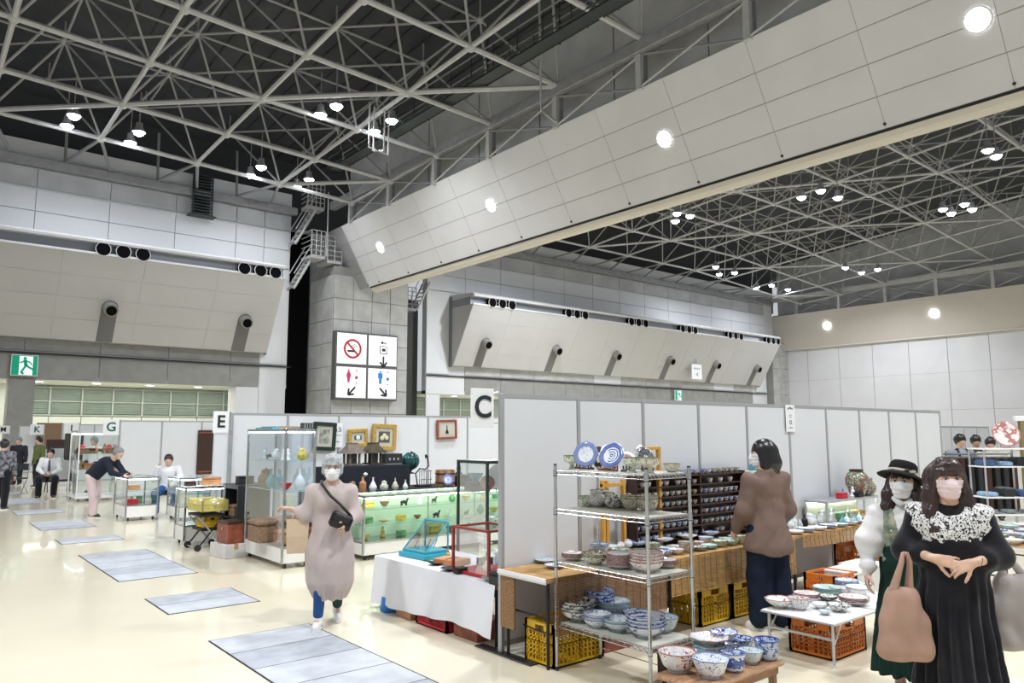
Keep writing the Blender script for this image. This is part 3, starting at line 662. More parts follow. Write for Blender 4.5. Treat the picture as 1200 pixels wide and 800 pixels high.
class Person:
    def __init__(s, label, x, y, az, h, vox=.01, skin=None, head_yaw=0, head_pitch=0, lean=0, z=0, female=True, pose=None):
        s.root = thing('person', label, 'person', (x, y, z), math.radians(az)); s.h = h; s.vox = vox; s.sk = skin or m_skin; k = h/1.6; s.k = k; s.fem = female
        J = dict(pelvis=V3(0, 0, .53*h), waist=V3(0, 0, .62*h), chest=V3(.005, 0, .735*h), neck=V3(-.01, 0, .835*h), head=V3(.02*k, 0, .93*h))
        sw = (.108 if female else .122)*h
        for n_, sg in (('l', 1), ('r', -1)):
            J['sh'+n_] = V3(-.005, sg*sw, .79*h); J['el'+n_] = V3(-.02, sg*(sw+.04), .635*h); J['wr'+n_] = V3(.03, sg*(sw+.055), .49*h)
            J['hip'+n_] = V3(0, sg*.053*h, .515*h); J['kn'+n_] = V3(.015, sg*.055*h, .285*h); J['an'+n_] = V3(-.02, sg*.055*h, .05*h); J['to'+n_] = V3(.11*k, sg*.065*h, .018*h)
        if pose: J.update({a: V3(*b) for a, b in pose.items()})
        s.J = J; s.hy, s.hp = head_yaw, head_pitch; s.hands = {}
        cy, sy = math.cos(math.radians(head_yaw)), math.sin(math.radians(head_yaw)); cp, sp = math.cos(math.radians(head_pitch)), math.sin(math.radians(head_pitch))
        s.HR = np.array([[cy, -sy, 0], [sy, cy, 0], [0, 0, 1]])@np.array([[cp, 0, sp], [0, 1, 0], [-sp, 0, cp]])
    def H(s, *p): return s.J['head']+s.HR@(np.array(p)*s.k)
    def box(s, pad=.12):
        P = np.array(list(s.J.values())); return P.min(0)-pad, P.max(0)+pad
    def headprims(s, S, grow=0, face=True):
        k = s.k; R = s.HR; c = lambda a, b, r0, r1, sc=(1, 1, 1), kk=.02, neg=False: S.cap(s.H(*a), s.H(*b), r0*k+grow, r1*k+grow, kk, sc, neg, R)
        c((-.012, 0, .028), (-.010, 0, .020), .088, .088, (1.05, .89, 1.0))
        c((.030, 0, .0), (.046, 0, -.072), .062, .034, (1, .92, 1), .03)
        c((.02, .0, -.01), (.035, 0, -.06), .072, .054, (.9, 1.02, 1), .03)
        if face:
            c((.086, 0, .006), (.102, 0, -.022), .007, .011, kk=.012)
            for e in (1, -1):
                c((.100, e*.030, .012), (.096, e*.033, .012), .013, .012, kk=.012, neg=True)
                c((-.008, e*.076, -.002), (-.004, e*.074, -.03), .013, .010, (1, .6, 1.2), .006)
            c((.088, .012, -.054), (.088, -.012, -.054), .009, .009, kk=.008)
    def body(s, hands=True, legs=True, hv=None):
        lo, hi = s.box(); S = SDF(lo, hi, s.vox); J = s.J; k = s.k; f = s.fem
        s.headprims(S); S.cap(s.H(-.02, 0, -.05), J['neck'], .047*k, .052*k, .03); 
        S.cap(J['neck'], J['chest'], .055*k, .11*k, .05, (.8, 1.1, 1)); S.cap(J['chest']+V3(.01, 0, .02), J['waist'], .115*k, .095*k, .05, (.8, 1.15, 1)); S.cap(J['waist'], J['pelvis'], .095*k, .12*k, .05, (.85, 1.15, 1))
        for n_ in 'lr':
            S.cap(J['chest']+(J['sh'+n_]-J['chest'])*.5, J['sh'+n_], .06*k, .05*k, .04)
            S.chain([J['sh'+n_], J['el'+n_], J['wr'+n_]], [.046*k, .034*k, .024*k], .02)
            S.chain([J['hip'+n_], J['kn'+n_], J['an'+n_]], [.078*k, .052*k, .034*k], .03); S.chain([J['an'+n_]+V3(-.02, 0, -.01), J['to'+n_]], [.034*k, .024*k], .02)
            if n_ in s.hands: hand(S, J['wr'+n_], **s.hands[n_])
            else: d = J['wr'+n_]-J['el'+n_]; hand(S, J['wr'+n_], d, (0.05, -1 if n_ == 'l' else 1, 0), 1 if n_ == 'l' else -1, .35, s=k)
        return S.mesh('body', s.sk, s.root)
    def eyes(s):
        for e in (1, -1):
            m = Matrix.Translation(s.H(.083, e*.031, .011)); o = MB().lathe([(.0001, -.0115), (.008, -.008), (.0115, 0), (.008, .008), (.0001, .0115)], 12, m=m).obj('eye', m_eye, s.root, 'all')
            MB().lathe([(.0001, -.0075), (.005, -.005), (.0070, 0), (.005, .005), (.0001, .0075)], 10, m=Matrix.Translation(s.H(.0905, e*.031, .010))).obj('iris', m_iris, o, 'all')
            MB().tube([s.H(.098, e*.014, .032), s.H(.100, e*.030, .037), s.H(.086, e*.052, .033)], [.0022, .003, .0015], 6).obj('eyebrow', m_hair_b, s.root, 'all')
            MB().tube([s.H(.094, e*.017, .014), s.H(.0985, e*.030, .0215), s.H(.086, e*.047, .016)], [.0012, .0022, .0015], 6).obj('eyelashes', m_iris, s.root, 'all')
    def mask(s, m, v=.004):
        S = SDF(s.H(.04, 0, -.04)-.16, s.H(.04, 0, -.04)+.16, v)
        s.headprims(S, .006, False); S.cap(s.H(.094, 0, .0), s.H(.105, 0, -.03), .010, .016, .02, M3=s.HR); S.cap(s.H(.105, 0, -.03), s.H(.078, 0, -.088), .018, .022, .03, (1, 1.5, 1), M3=s.HR)
        X, Y, Z = S.grid(); c = s.J['head']; R = s.HR; x = X-c[0]; y = Y-c[1]; z = Z-c[2]
        u = (x*R[0, 0]+y*R[1, 0]+z*R[2, 0])/s.k; v_ = (x*R[0, 1]+y*R[1, 1]+z*R[2, 1])/s.k; w_ = (x*R[0, 2]+y*R[1, 2]+z*R[2, 2])/s.k
        top = .004+.010*np.clip(1-np.abs(v_)/.05, 0, 1)
        reg = np.maximum(np.maximum(.018-u, w_-top), np.maximum(-.108-w_, np.abs(v_)-.075)); S.F = np.maximum(S.F, reg.astype(np.float32))
        S.F = S.F+(.0016*np.sin(w_*210)*(np.abs(w_+.05) < .03)).astype(np.float32)
        o = S.mesh('face_mask', m, s.root)
        for e in (1, -1):
            for zz in (-.012, -.09): MB().tube([s.H(.022, e*.066, zz), s.H(.005, e*.079, zz*.5-.01), s.H(-.014, e*.081, -.012)], .0016, 5).obj('ear_loop', m_mask_w, o)
    def garment(s, name, m, build, lo=None, hi=None, vox=None, disp=None, label=None, cut=None):
        l, h_ = s.box(.25) if lo is None else (np.array(lo, float), np.array(hi, float)); S = SDF(l, h_, vox or s.vox); build(S)
        if cut is not None: X, Y, Z = S.grid(); S.F = np.maximum(S.F, cut(X, Y, Z).astype(np.float32))
        o = S.mesh(name, m, s.root, disp)
        if label: o['label'] = label
        return o
    def torso(s, S, g=.012, k=.05, hem=None, flare=.0):
        J = s.J; q = s.k
        S.cap(J['neck']+V3(0, 0, -.02), J['chest'], .055*q+g, .112*q+g, k, (.8, 1.12, 1)); S.cap(J['chest']+V3(.01, 0, .02), J['waist'], .118*q+g, .10*q+g, k, (.82, 1.17, 1))
        S.cap(J['waist'], J['pelvis'] if hem is None else hem, .10*q+g, .125*q+g+flare, k, (.86, 1.17, 1))
        for n_ in 'lr': S.cap(J['chest']+(J['sh'+n_]-J['chest'])*.45+V3(0, 0, .01), J['sh'+n_]+V3(0, 0, -.006), .060*q+g, .042*q+g, .05)
        if s.fem:
            for e in (1, -1): S.cap(J['chest']+V3(.065, e*.05, -.015), J['chest']+V3(.07, e*.052, -.03), .05*q, .05*q, .05)
    def sleeves(s, S, r, upto=1.0, sides='lr', k=.03):
        J = s.J
        for n_ in sides:
            w_ = J['el'+n_]+(J['wr'+n_]-J['el'+n_])*upto; S.chain([J['sh'+n_], J['el'+n_], w_], r, k)
    def pants(s, m, r=(.10, .085, .07), to=1.0, vox=None, name='trousers', disp=None):
        J = s.J
        def b(S):
            S.cap(J['pelvis']*.75+J['waist']*.25, J['pelvis'], .100*s.k, .115*s.k, .05, (.88, 1.12, 1))
            for n_ in 'lr': S.chain([J['hip'+n_], J['kn'+n_], J['kn'+n_]+(J['an'+n_]-J['kn'+n_])*to], [x*s.k for x in r], .03)
        return s.garment(name, m, b, vox=vox, disp=disp or folds(.004, (26, 26, 6)))
    def shoes(s, m, sole=None):
        J = s.J
        for n_ in 'lr':
            a, t = J['an'+n_], J['to'+n_]; d = t-a; d[2] = 0; L = np.linalg.norm(d); d /= L; base = min(a[2], t[2])
            S = SDF(np.minimum(a, t)-.09, np.maximum(a, t)+.09, .006)
            S.cap(a-d*.035+V3(0, 0, -.03), t+V3(0, 0, .002), .037, .034, .02, (1, 1, .9)); S.cap(a+V3(0, 0, -.03), a+V3(0, 0, .0), .040, .042, .02)
            o = S.mesh('shoe', m, s.root)
            p0 = a-d*.07; p1 = t+d*.035; n = np.array([-d[1], d[0], 0]); z0 = max(0.002, t[2]-.03)
            ring = [p0+n*.03, p0+n*.036+d*.05, (p0+p1)/2+n*.036, p1+n*.036-d*.05, p1+n*.018, p1-n*.018, p1-n*.036-d*.05, (p0+p1)/2-n*.036, p0-n*.036+d*.05, p0-n*.03]
            MB().prism([(q[0], q[1]) for q in ring], z0-.002, z0+.022).obj('sole', sole or m_whitepl, o)
    def hair(s, m, build, grooves=.002, name='hair', vox=None, region=.3):
        c = s.J['head']; S = SDF(c-V3(.2, .2, region+.12), c+V3(.2, .2, .2), vox or min(s.vox, .006)); build(S)
        def d(X, Y, Z):
            a = np.arctan2(Y-c[1], X-c[0]); return grooves*np.sin(a*46+3*np.sin(Z*6))*np.clip((c[2]+.12-Z)/.1+.3, .2, 1)+(folds(.004, (70, 70, 24))(X, Y, Z) if m is m_hair_g else 0)
        return S.mesh(name, m, s.root, d)
    def hc(s, S, a, b, r0, r1, sc=(1, 1, 1), k=.02, neg=False): S.cap(s.H(*a), s.H(*b), r0*s.k, r1*s.k, k, sc, neg, s.HR)
    def cap_hair(s, S, g=.012, front=.055, low=-.03):
        s.hc(S, (-.016, 0, .034), (-.014, 0, .022), .088+g, .088+g, (1.05, .88, 1)); s.hc(S, (-.05, 0, .0), (-.045, 0, low), .062+g, .05+g, (1, 1.1, 1), .03)
        s.hc(S, (.115, 0, -.02), (.10, 0, front-.055), .062, .055, (1, 1.25, 1), .012, True)

# ============================================================ booth walls and signs
def booth_wall(label, x0, y, n, pitch, z=2.07, end=True):
    t = thing('partition_wall', label, 'partition', (x0, y, 0))
    me = MB().bbox(.022, pitch-.022, -.014, .014, .09, z-.035, .003).mesh('wall_panel', m_white)
    po = MB().bbox(-.02, .02, -.022, .022, 0, z, .006).mesh('post', m_alu2)
    for k in range(n): inst(me, 'wall_panel', t, (k*pitch, 0, 0))
    for k in range(n+1): inst(po, 'post', t, (k*pitch, 0, 0))
    box_obj('top_rail', m_alu2, t, 0, n*pitch, -.018, .018, z-.035, z); box_obj('bottom_rail', m_alu2, t, 0, n*pitch, -.018, .018, .05, .09)
    return t
m_alu2 = mat('satin_aluminium', (.42, .43, .44), .45, metal=.5)
w1 = booth_wall('white partition wall of ten panels behind the pottery shelves', 3.89, 4.87, 10, .882)
box_obj('foot_plate', m_black, w1, -.06, .03, -.42, .28, 0, .012, .003)
booth_wall('white partition wall behind the framed pictures and vases', 4.49, 13.05, 9, 1.0, 2.09)
booth_wall('white partition wall behind the low showcases, left of the letter E', 4.62, 21.95, 6, 1.05, 2.08)
booth_wall('white partition wall among the far left stalls', 4.6, 30.5, 5, 1.0, 2.06)
booth_wall('farthest white partition wall at the left edge', 4.2, 38.5, 8, 1.0, 2.06)
booth_wall('white partition wall of the far right stalls', 19.0, 8.9, 8, 1.0, 1.9)
def text(name, s, size, m, parent, loc, rot, ext=.004, off=0.0, align='CENTER'):
    c = bpy.data.curves.new(name, 'FONT'); c.body = s; c.size = size; c.extrude = ext; c.offset = off; c.align_x = align; c.align_y = 'CENTER'; c.resolution_u = 4
    o = bpy.data.objects.new(name, c); dg = bpy.context.evaluated_depsgraph_get(); me = bpy.data.meshes.new_from_object(o.evaluated_get(dg)); bpy.data.objects.remove(o)
    me.materials.clear(); me.materials.append(m); q = bpy.data.objects.new(name, me); C.objects.link(q); q.location = loc; q.rotation_euler = rot
    if parent: q.parent = parent
    return q
m_ink = mat('black_ink', (.012, .02, .02), .6); m_paper = mat('white_board', (.80, .81, .82), .6)
m_greenink = mat('dark_green_ink', (.01, .12, .09), .6)
def letter_sign(ch, x0, x1, y, z0, z1, m, label, pole=True):
    t = thing('letter_sign', label, 'sign', ((x0+x1)/2, y, 0)); w_ = (x1-x0)/2
    box_obj('sign_board', m_paper, t, -w_, w_, -.008, .008, z0, z1, .003)
    text('letter', ch, (z1-z0)*.80, m, t, (0, -.012, (z0+z1)/2), (PI/2, 0, 0), off=(z1-z0)*.014)
    if pole: rod('bracket', m_alu2, t, (w_+.02, 0, 0), (w_+.02, 0, z1), .014, 6); MB().tube([(-w_, 0, z1-.02), (w_+.03, 0, z1-.02)], .008, 6).obj('top_clip', m_alu2, t)
    return t
s_ = letter_sign('C', 3.585, 3.815, 4.88, 1.79, 2.105, m_ink, 'white sign with black letter C at the end of the pottery booth wall', pole=False)
MB().tube([(.115, 0, 2.07), (.165, 0, 2.08)], .010, 6).obj('clamp', m_whitepl, s_); MB().tube([(.115, 0, 1.83), (.165, 0, 1.83)], .010, 6).obj('clamp', m_whitepl, s_)
letter_sign('E', 4.16, 4.42, 13.0, 1.75, 2.11, m_ink, 'white sign with black letter E left of the glass showcase booth')
letter_sign('G', 4.22, 4.60, 21.9, 1.69, 2.10, m_greenink, 'white sign with dark green letter G above the jewellery display case')
letter_sign('I', 4.3, 4.72, 28.2, 1.72, 2.08, m_ink, 'small white sign with letter I among the far left stalls')
letter_sign('K', 4.0, 4.45, 33.6, 1.68, 2.07, m_greenink, 'small white sign with letter K beside the grey pillar')
letter_sign('M', 3.75, 4.25, 42.5, 1.72, 2.1, m_ink, 'tiny white sign with letter M at the left edge')
# white return wall under the letter E
ew = thing('partition_wall', 'narrow white return panel with clips below the letter E sign', 'partition', (4.2, 13.02, 0))
box_obj('wall_panel', m_white, ew, 0, .24, -.012, .012, .09, 1.74, .003); rod('post', m_alu2, ew, (.26, -.03, 0), (.26, -.03, 2.05), .018, 8)
for k in range(5): box_obj('hook', m_alu2, ew, .235, .275, -.06, -.03, .5+k*.32, .54+k*.32)
# notices taped to the walls
def notice(label, x, y, z, w_, h_, lines, rz=0, ry=0):
    t = thing('paper_notice', label, 'notice', (x, y, z), rz); box_obj('sheet', m_paper, t, -w_/2, w_/2, -.003, 0, -h_/2, h_/2)
    for i, (tx, sz, zz, mm) in enumerate(lines):
        text('handwriting', tx, sz, mm, t, (0, -.005, zz), (PI/2, 0, 0), .001)
    return t
notice('white paper notice hanging at the top of the pottery booth wall', 8.30, 4.838, 1.91, .20, .32, [('+**+', .06, .11, m_ink), ('::::', .07, .03, m_ink), ('O', .07, -.05, m_ink), ('~~', .07, -.11, m_ink)])
notice('handwritten white paper price notice between the dark and the gold picture frames', 6.42, 13.01, 1.70, .28, .46, [('1.6.5', .12, .10, m_ink), ('~~~~', .1, 0, m_ink), ('Q~', .12, -.12, m_ink)])

# ---- pictogram board on the concrete column
pb_ = thing('pictogram_board', 'large four-panel pictogram board on the concrete column: no smoking, lockers and toilets', 'sign board', (22.28, 45.55, 3.9))
m_signface = mat('glowing_white_sign', (.85, .86, .87), .5, emit=((.95, .97, 1), .35)); m_frame_g = mat('grey_sign_frame', (.10, .10, .10), .5)  # white sign face with a faint emission of its own
m_red = mat('sign_red', (.50, .015, .03), .5); m_pinkred = mat('sign_crimson', (.62, .03, .12), .5); m_sblue = mat('sign_blue', (.03, .22, .65), .5)
W_, H_ = 4.75, 4.62
box_obj('casing', m_frame_g, pb_, 0, W_, 0, .5, 0, H_, .03)
for i in range(2):
    for j in range(2):
        xa = .12+i*(W_/2-.02); za = .16+j*(H_/2-.04)
        box_obj('sign_panel', m_signface, pb_, xa, xa+W_/2-.2, -.03, .0, za, za+H_/2-.26)
def flat(name, pts, m, y=-.035, t=.015):                       # flat shape in xz on the board
    n = len(pts); v = [(x, y, z) for x, z in pts]+[(x, y-t, z) for x, z in pts]
    MB().add(v, [tuple(range(n)), tuple(range(2*n-1, n-1, -1))]+[(i, i+n, (i+1) % n+n, (i+1) % n) for i in range(n)]).obj(name, m, pb_)
def circ(cx, cz, r, n=28, a0=0, a1=2*PI): return [(cx+r*math.cos(a0+(a1-a0)*k/n), cz+r*math.sin(a0+(a1-a0)*k/n)) for k in range(n)]
def line(x0, z0, x1, z1, w_): d = math.hypot(x1-x0, z1-z0); a = -(z1-z0)/d*w_/2; b = (x1-x0)/d*w_/2; return [(x0-a, z0-b), (x1-a, z1-b), (x1+a, z1+b), (x0+a, z0+b)]
cx, cz = 1.25, 3.45
n = 32; ro, ri = .66, .52
v = [(cx+r*math.cos(2*PI*k/n), -.04, cz+r*math.sin(2*PI*k/n)) for r in (ro, ri) for k in range(n)]+[(cx+r*math.cos(2*PI*k/n), -.055, cz+r*math.sin(2*PI*k/n)) for r in (ro, ri) for k in range(n)]
MB().add(v, [(k+2*n, (k+1) % n+2*n, (k+1) % n+3*n, k+3*n) for k in range(n)]+[(k, (k+1) % n, (k+1) % n+2*n, k+2*n) for k in range(n)]).obj('prohibition_ring', m_red, pb_)
flat('cigarette', line(cx-.38, cz-.16, cx+.16, cz-.16, .13), m_ink); flat('smoke', line(cx+.02, cz+.05, cx+.30, cz+.22, .04), m_ink); flat('smoke', line(cx-.12, cz+.12, cx+.18, cz+.33, .04), m_ink)
flat('prohibition_bar', line(cx-.42, cz+.42, cx+.42, cz-.42, .12), m_red, -.055)
cx = 3.62
flat('locker', [(cx-.29, 3.25), (cx+.29, 3.25), (cx+.29, 3.80), (cx-.29, 3.80)], m_ink); flat('locker_face', [(cx-.24, 3.30), (cx+.24, 3.30), (cx+.24, 3.75), (cx-.24, 3.75)], m_signface, -.051, .004)
flat('bag', [(cx-.14, 3.42), (cx+.14, 3.42), (cx+.14, 3.62), (cx-.14, 3.62)], m_ink, -.056); flat('key', line(cx-.15, 4.02, cx+.22, 4.02, .05), m_ink); flat('key', circ(cx-.12, 4.02, .09, 14), m_ink); flat('key', line(cx+.1, 4.02, cx+.1, 3.92, .05), m_ink)
def arrow(cx, cz, a, L=.8):
    dx, dz = math.cos(a), math.sin(a); x0, z0, x1, z1 = cx-dx*L/2, cz-dz*L/2, cx+dx*L/2, cz+dz*L/2
    flat('arrow', line(x0, z0, x1, z1, .13), m_ink)
    for s in (2.45, -2.45): flat('arrow', line(x1+dx*.03, z1+dz*.03, x1+math.cos(a+s)*.42, z1+math.sin(a+s)*.42, .13), m_ink, -.05, .001)
arrow(cx, 2.72, -PI/2, .72); arrow(1.25, .62, -PI*.75, .72); arrow(3.62, .62, -PI*.25, .72)
def figure(cx, cz, s, m, skirt):
    flat('pictogram', circ(cx, cz+.52*s, .085*s, 14), m)
    if skirt: flat('pictogram', [(cx-.10*s, cz+.42*s), (cx-.2*s, cz+.1*s), (cx-.12*s, cz-.12*s), (cx-.07*s, cz-.45*s), (cx+.07*s, cz-.45*s), (cx+.12*s, cz-.12*s), (cx+.2*s, cz+.1*s), (cx+.10*s, cz+.42*s)], m)
    else: flat('pictogram', [(cx-.2*s, cz+.42*s), (cx-.2*s, cz+.0*s), (cx-.12*s, cz+.0*s), (cx-.11*s, cz-.45*s), (cx+.11*s, cz-.45*s), (cx+.12*s, cz+.0*s), (cx+.2*s, cz+.0*s), (cx+.2*s, cz+.42*s)], m)
figure(1.0, 1.55, .85, m_pinkred, True); figure(3.40, 1.55, .85, m_sblue, False)
for cx_, m in ((1.58, m_pinkred), (3.98, m_sblue)): flat('pictogram', circ(cx_, 1.98, .06, 10), m); flat('pictogram', circ(cx_, 1.52, .13, 5), m); flat('pictogram', circ(cx_, 1.14, .05, 10), m_frame_g)

# ---- exit signs
m_exit = mat('exit_green', (.0, .22, .13), .5, emit=((.0, .55, .33), .25)); m_exitw = mat('exit_white', (.8, .85, .82), .5, emit=((.9, 1, .95), .5))
def exit_sign(label, x, y, z, w_, h_):
    t = thing('exit_sign', label, 'exit sign', (x, y, z)); box_obj('casing', m_whitepl, t, -w_/2, w_/2, -.05, .1, -h_/2, h_/2, .01)
    box_obj('green_face', m_exit, t, -w_/2+.04, w_/2-.04, -.06, -.05, -h_/2+.04, h_/2-.04); box_obj('doorway', m_exitw, t, -w_*.2, w_*.30, -.07, -.06, -h_/2+.05, h_/2-.08)
    s = h_/1.1
    def fl_(pts): v = [(a*s, -.07, b*s) for a, b in pts]+[(a*s, -.085, b*s) for a, b in pts]; n = len(pts); MB().add(v, [tuple(range(n)), tuple(range(2*n-1, n-1, -1))]+[(i, i+n, (i+1) % n+n, (i+1) % n) for i in range(n)]).obj('running_figure', m_exit, t)
    fl_(circ(.0, .36, .08, 12)); fl_(line(.0, .28, .06, -.02, .16)); fl_(line(.06, .0, -.14, -.38, .10)); fl_(line(.06, .0, .26, -.14, .10)); fl_(line(.26, -.12, .38, -.22, .09)); fl_(line(.0, .22, -.22, .12, .07)); fl_(line(.02, .24, .24, .16, .07)); fl_(line(.24, .16, .33, .02, .06)); fl_(line(-.14, -.36, -.02, -.46, .09))
exit_sign('green exit sign with running figure on the grey pillar at the left', 5.22, 47.82, 5.38, 1.24, 1.14)
exit_sign('small green exit sign just above the pottery booth wall', 60.9, 47.6, 5.4, 1.15, 1.05)
ws = thing('arrow_sign', 'small white sign with an arrow hanging on the far duct housing', 'sign', (62.1, 46.2, 7.0)); box_obj('board', m_paper, ws, -.8, .8, -.05, .05, 0, 1.5, .01)
text('lettering', '++++', .45, m_ink, ws, (0, -.06, 1.05), (PI/2, 0, 0)); text('lettering', '<', .7, m_ink, ws, (0, -.06, .45), (PI/2, 0, 0))
rod('hanger', m_alu2, ws, (0, 0, 1.5), (0, 0, 2.1), .03, 6)

# ============================================================ showcases and tables
g_clear = glass('clear_glass', (.95, .985, .975)); g_green = glass('green_tinted_glass', (.90, .985, .93)); g_blue = glass('bluish_glass', (.92, .965, 1))
m_base = mat('cream_base_panel', (.76, .75, .72), .5); m_led = mat('showcase_light_strip', (1, 1, 1), .5, emit=((.80, .92, 1), 22)); m_ledg = mat('showcase_green_light_strip', (1, 1, 1), .5, emit=((.85, 1, .78), 22))
def castors(t, x0, x1, y0, y1, r=.035):
    for x in (x0, x1):
        for y in (y0, y1): MB().tube([(x-.012, y, r), (x+.012, y, r)], r, 12).obj('castor', m_black, t, True)
def showcase(label, x0, x1, y0, y1, h, base, shelves, fr=m_chrome, gl=None, z0=0, top='glass', cast=True, name='glass_showcase', th=.014, mullion=None, basem=None, led=None, doors=False):
    gl = gl or g_clear
    t = thing(name, label, 'showcase', ((x0+x1)/2, (y0+y1)/2, z0)); a, b = (x1-x0)/2, (y1-y0)/2; zc = .07 if cast else 0
    if cast: castors(t, -a+.06, a-.06, -b+.06, b-.06)
    box_obj('base', basem or m_base, t, -a, a, -b, b, zc, base, .006); box_obj('plinth_trim', fr, t, -a-.004, a+.004, -b-.004, b+.004, base-.012, base+.012)
    for sx in (-1, 1):
        for sy in (-1, 1): box_obj('corner_post', fr, t, sx*a-th, sx*a+th, sy*b-th, sy*b+th, zc, h, .002)
    tr_ = MB()
    for z in (h-.02,):
        tr_.box(-a, a, -b-th, -b+th, z-.012, z+.02); tr_.box(-a, a, b-th, b+th, z-.012, z+.02); tr_.box(-a-th, -a+th, -b, b, z-.012, z+.02); tr_.box(a-th, a+th, -b, b, z-.012, z+.02)
    tr_.obj('top_frame', fr, t)
    for nm, bx in (('glass_pane', (-a+th, a-th, -b-.003, -b+.003)), ('glass_pane', (-a+th, a-th, b-.003, b+.003)), ('glass_pane', (-a-.003, -a+.003, -b+th, b-th)), ('glass_pane', (a-.003, a+.003, -b+th, b-th))):
        pane(nm, gl, t, *bx, base+.012, h-.032)
    (pane if top == 'glass' else box_obj)('top_pane', gl if top == 'glass' else top, t, -a+th, a-th, -b+th, b-th, h-.012, h)
    for z in shelves: pane('glass_shelf', gl, t, -a+.02, a-.02, -b+.02, b-.02, z-.004, z+.004); MB().box(-a+.02, a-.02, -b+.016, -b+.02, z-.005, z+.005).box(-a+.016, -a+.02, -b+.02, b-.02, z-.005, z+.005).obj('shelf_edge', mat('glass_edge', (.35, .62, .60), .2), t)
    if mullion:
        for mx_ in mullion: box_obj('mullion', fr, t, mx_-.008, mx_+.008, -b-.006, -b+.006, base, h-.02)
    if led: MB().tube([(-a+.03, -b+.03, h-.045), (a-.03, -b+.03, h-.045)], .009, 6).tube([(-a+.03, -b+.03, h-.045), (-a+.03, b-.03, h-.045)], .009, 6).obj('light_strip', led, t)
    return t
def trinket(kind, label, x, y, z, s, m, cat='ornament', group=None, name=None, rz=0):
    nm = name or {'figure': 'figurine', 'box': 'small_box', 'dish': 'small_dish', 'vase': 'vase', 'bottle': 'bottle', 'bowl': 'bowl', 'jar': 'jar'}.get(kind, kind)
    mb = MB()
    if kind == 'box': mb.bbox(-s*.6, s*.6, -s*.4, s*.4, 0, s*.45, s*.04).bbox(-s*.62, s*.62, -s*.42, s*.42, s*.45, s*.6, s*.05)
    elif kind == 'figure': mb.lathe([(s*.25, 0), (s*.28, s*.08), (s*.16, s*.3), (s*.2, s*.55), (s*.1, s*.68), (s*.13, s*.8), (s*.09, s*.95), (.0001, s)], 12)
    elif kind == 'dish': mb.lathe([(s*.2, 0), (s*.22, s*.04), (s*.5, s*.14), (s*.52, s*.15), (s*.48, s*.14), (.0001, s*.07)], 16)
    elif kind == 'vase': mb.lathe([(s*.16, 0), (s*.26, s*.2), (s*.28, s*.35), (s*.15, s*.6), (s*.06, s*.75), (s*.06, s*.92), (s*.10, s), (s*.08, s), (s*.04, s*.9)], 16)
    elif kind == 'bottle': mb.lathe([(s*.2, 0), (s*.22, s*.1), (s*.22, s*.6), (s*.08, s*.75), (s*.07, s*.95), (s*.09, s), (.0001, s)], 14)
    elif kind == 'bowl': mb.lathe([(s*.2, 0), (s*.22, s*.06), (s*.42, s*.3), (s*.5, s*.5), (s*.47, s*.5), (s*.38, s*.3), (.0001, s*.1)], 18)
    elif kind == 'jar': mb.lathe([(s*.2, 0), (s*.36, s*.2), (s*.38, s*.45), (s*.22, s*.68), (s*.2, s*.72), (s*.24, s*.75), (s*.2, s*.85), (s*.05, s*.9), (.0001, s*.98)], 16)
    elif kind == 'animal':
        mb.loft([[(-s*.45+.9*s*k/6, s*.16*math.sin(PI*(k+.6)/7.2)*math.cos(a), s*.34+s*.17*math.sin(PI*(k+.6)/7.2)*math.sin(a)) for a in [2*PI*q/10 for q in range(10)]] for k in range(7)])
        for lx in (-.28, .28):
            for ly in (-.08, .08): mb.tube([(lx*s, ly*s, s*.3), (lx*s, ly*s, 0)], s*.05, 6)
        mb.tube([(s*.35, 0, s*.42), (s*.5, 0, s*.62), (s*.62, 0, s*.6)], [s*.09, s*.09, s*.05], 8)
    o = mb.obj(nm, m, None, True, (x, y, z), rz); tag(o, label, cat, group); return o
m_bronze = mat('aged_bronze', (.09, .075, .05), .45, metal=.6, noise=.3); m_gold = mat('gilt', (.55, .36, .09), .4, metal=.5, noise=.2, nscale=20); m_darkwood = mat('dark_brown_wood', (.045, .018, .012), .4, noise=.3, nscale=14, stretch=(1, 1, 6))
m_redwood = mat('red_brown_wood', (.26, .07, .035), .4, noise=.25, nscale=10); m_wood = mat('warm_wood', (.45, .22, .10), .5, noise=.2, nscale=9, stretch=(1, 6, 6)); m_brownwood = mat('brown_table_wood', (.36, .20, .11), .5, noise=.25, nscale=7, stretch=(1, 6, 1))
m_pw = mat('white_porcelain', (.78, .79, .80), .15, coat=.3); m_cel = mat('celadon_porcelain', (.42, .58, .55), .2, coat=.3); m_crystal = mat('crystal', (.72, .78, .80), .1, spec=.8); m_teal = mat('teal_glass', (.12, .35, .42), .15)
m_yel = mat('yellow_brocade', (.62, .48, .10), .6, noise=.3, nscale=40); m_grn = mat('green_jade', (.12, .30, .14), .35, noise=.3); m_clay = mat('brown_clay', (.24, .15, .09), .7, noise=.25, nscale=30); m_iron = mat('black_iron', (.025, .025, .028), .5, metal=.5, noise=.3)
p_blue = porcelain('blue_and_white_porcelain', (.74, .77, .80), (.10, .17, .42), 60, .30, mode='blot'); p_blue2 = porcelain('deep_blue_porcelain', (.55, .62, .74), (.02, .05, .27), 50, .8, mode='blot'); p_imari = porcelain('red_blue_gold_porcelain', (.76, .74, .71), (.34, .07, .04), 48, .35, (.60, .64, .70), mode='blot')
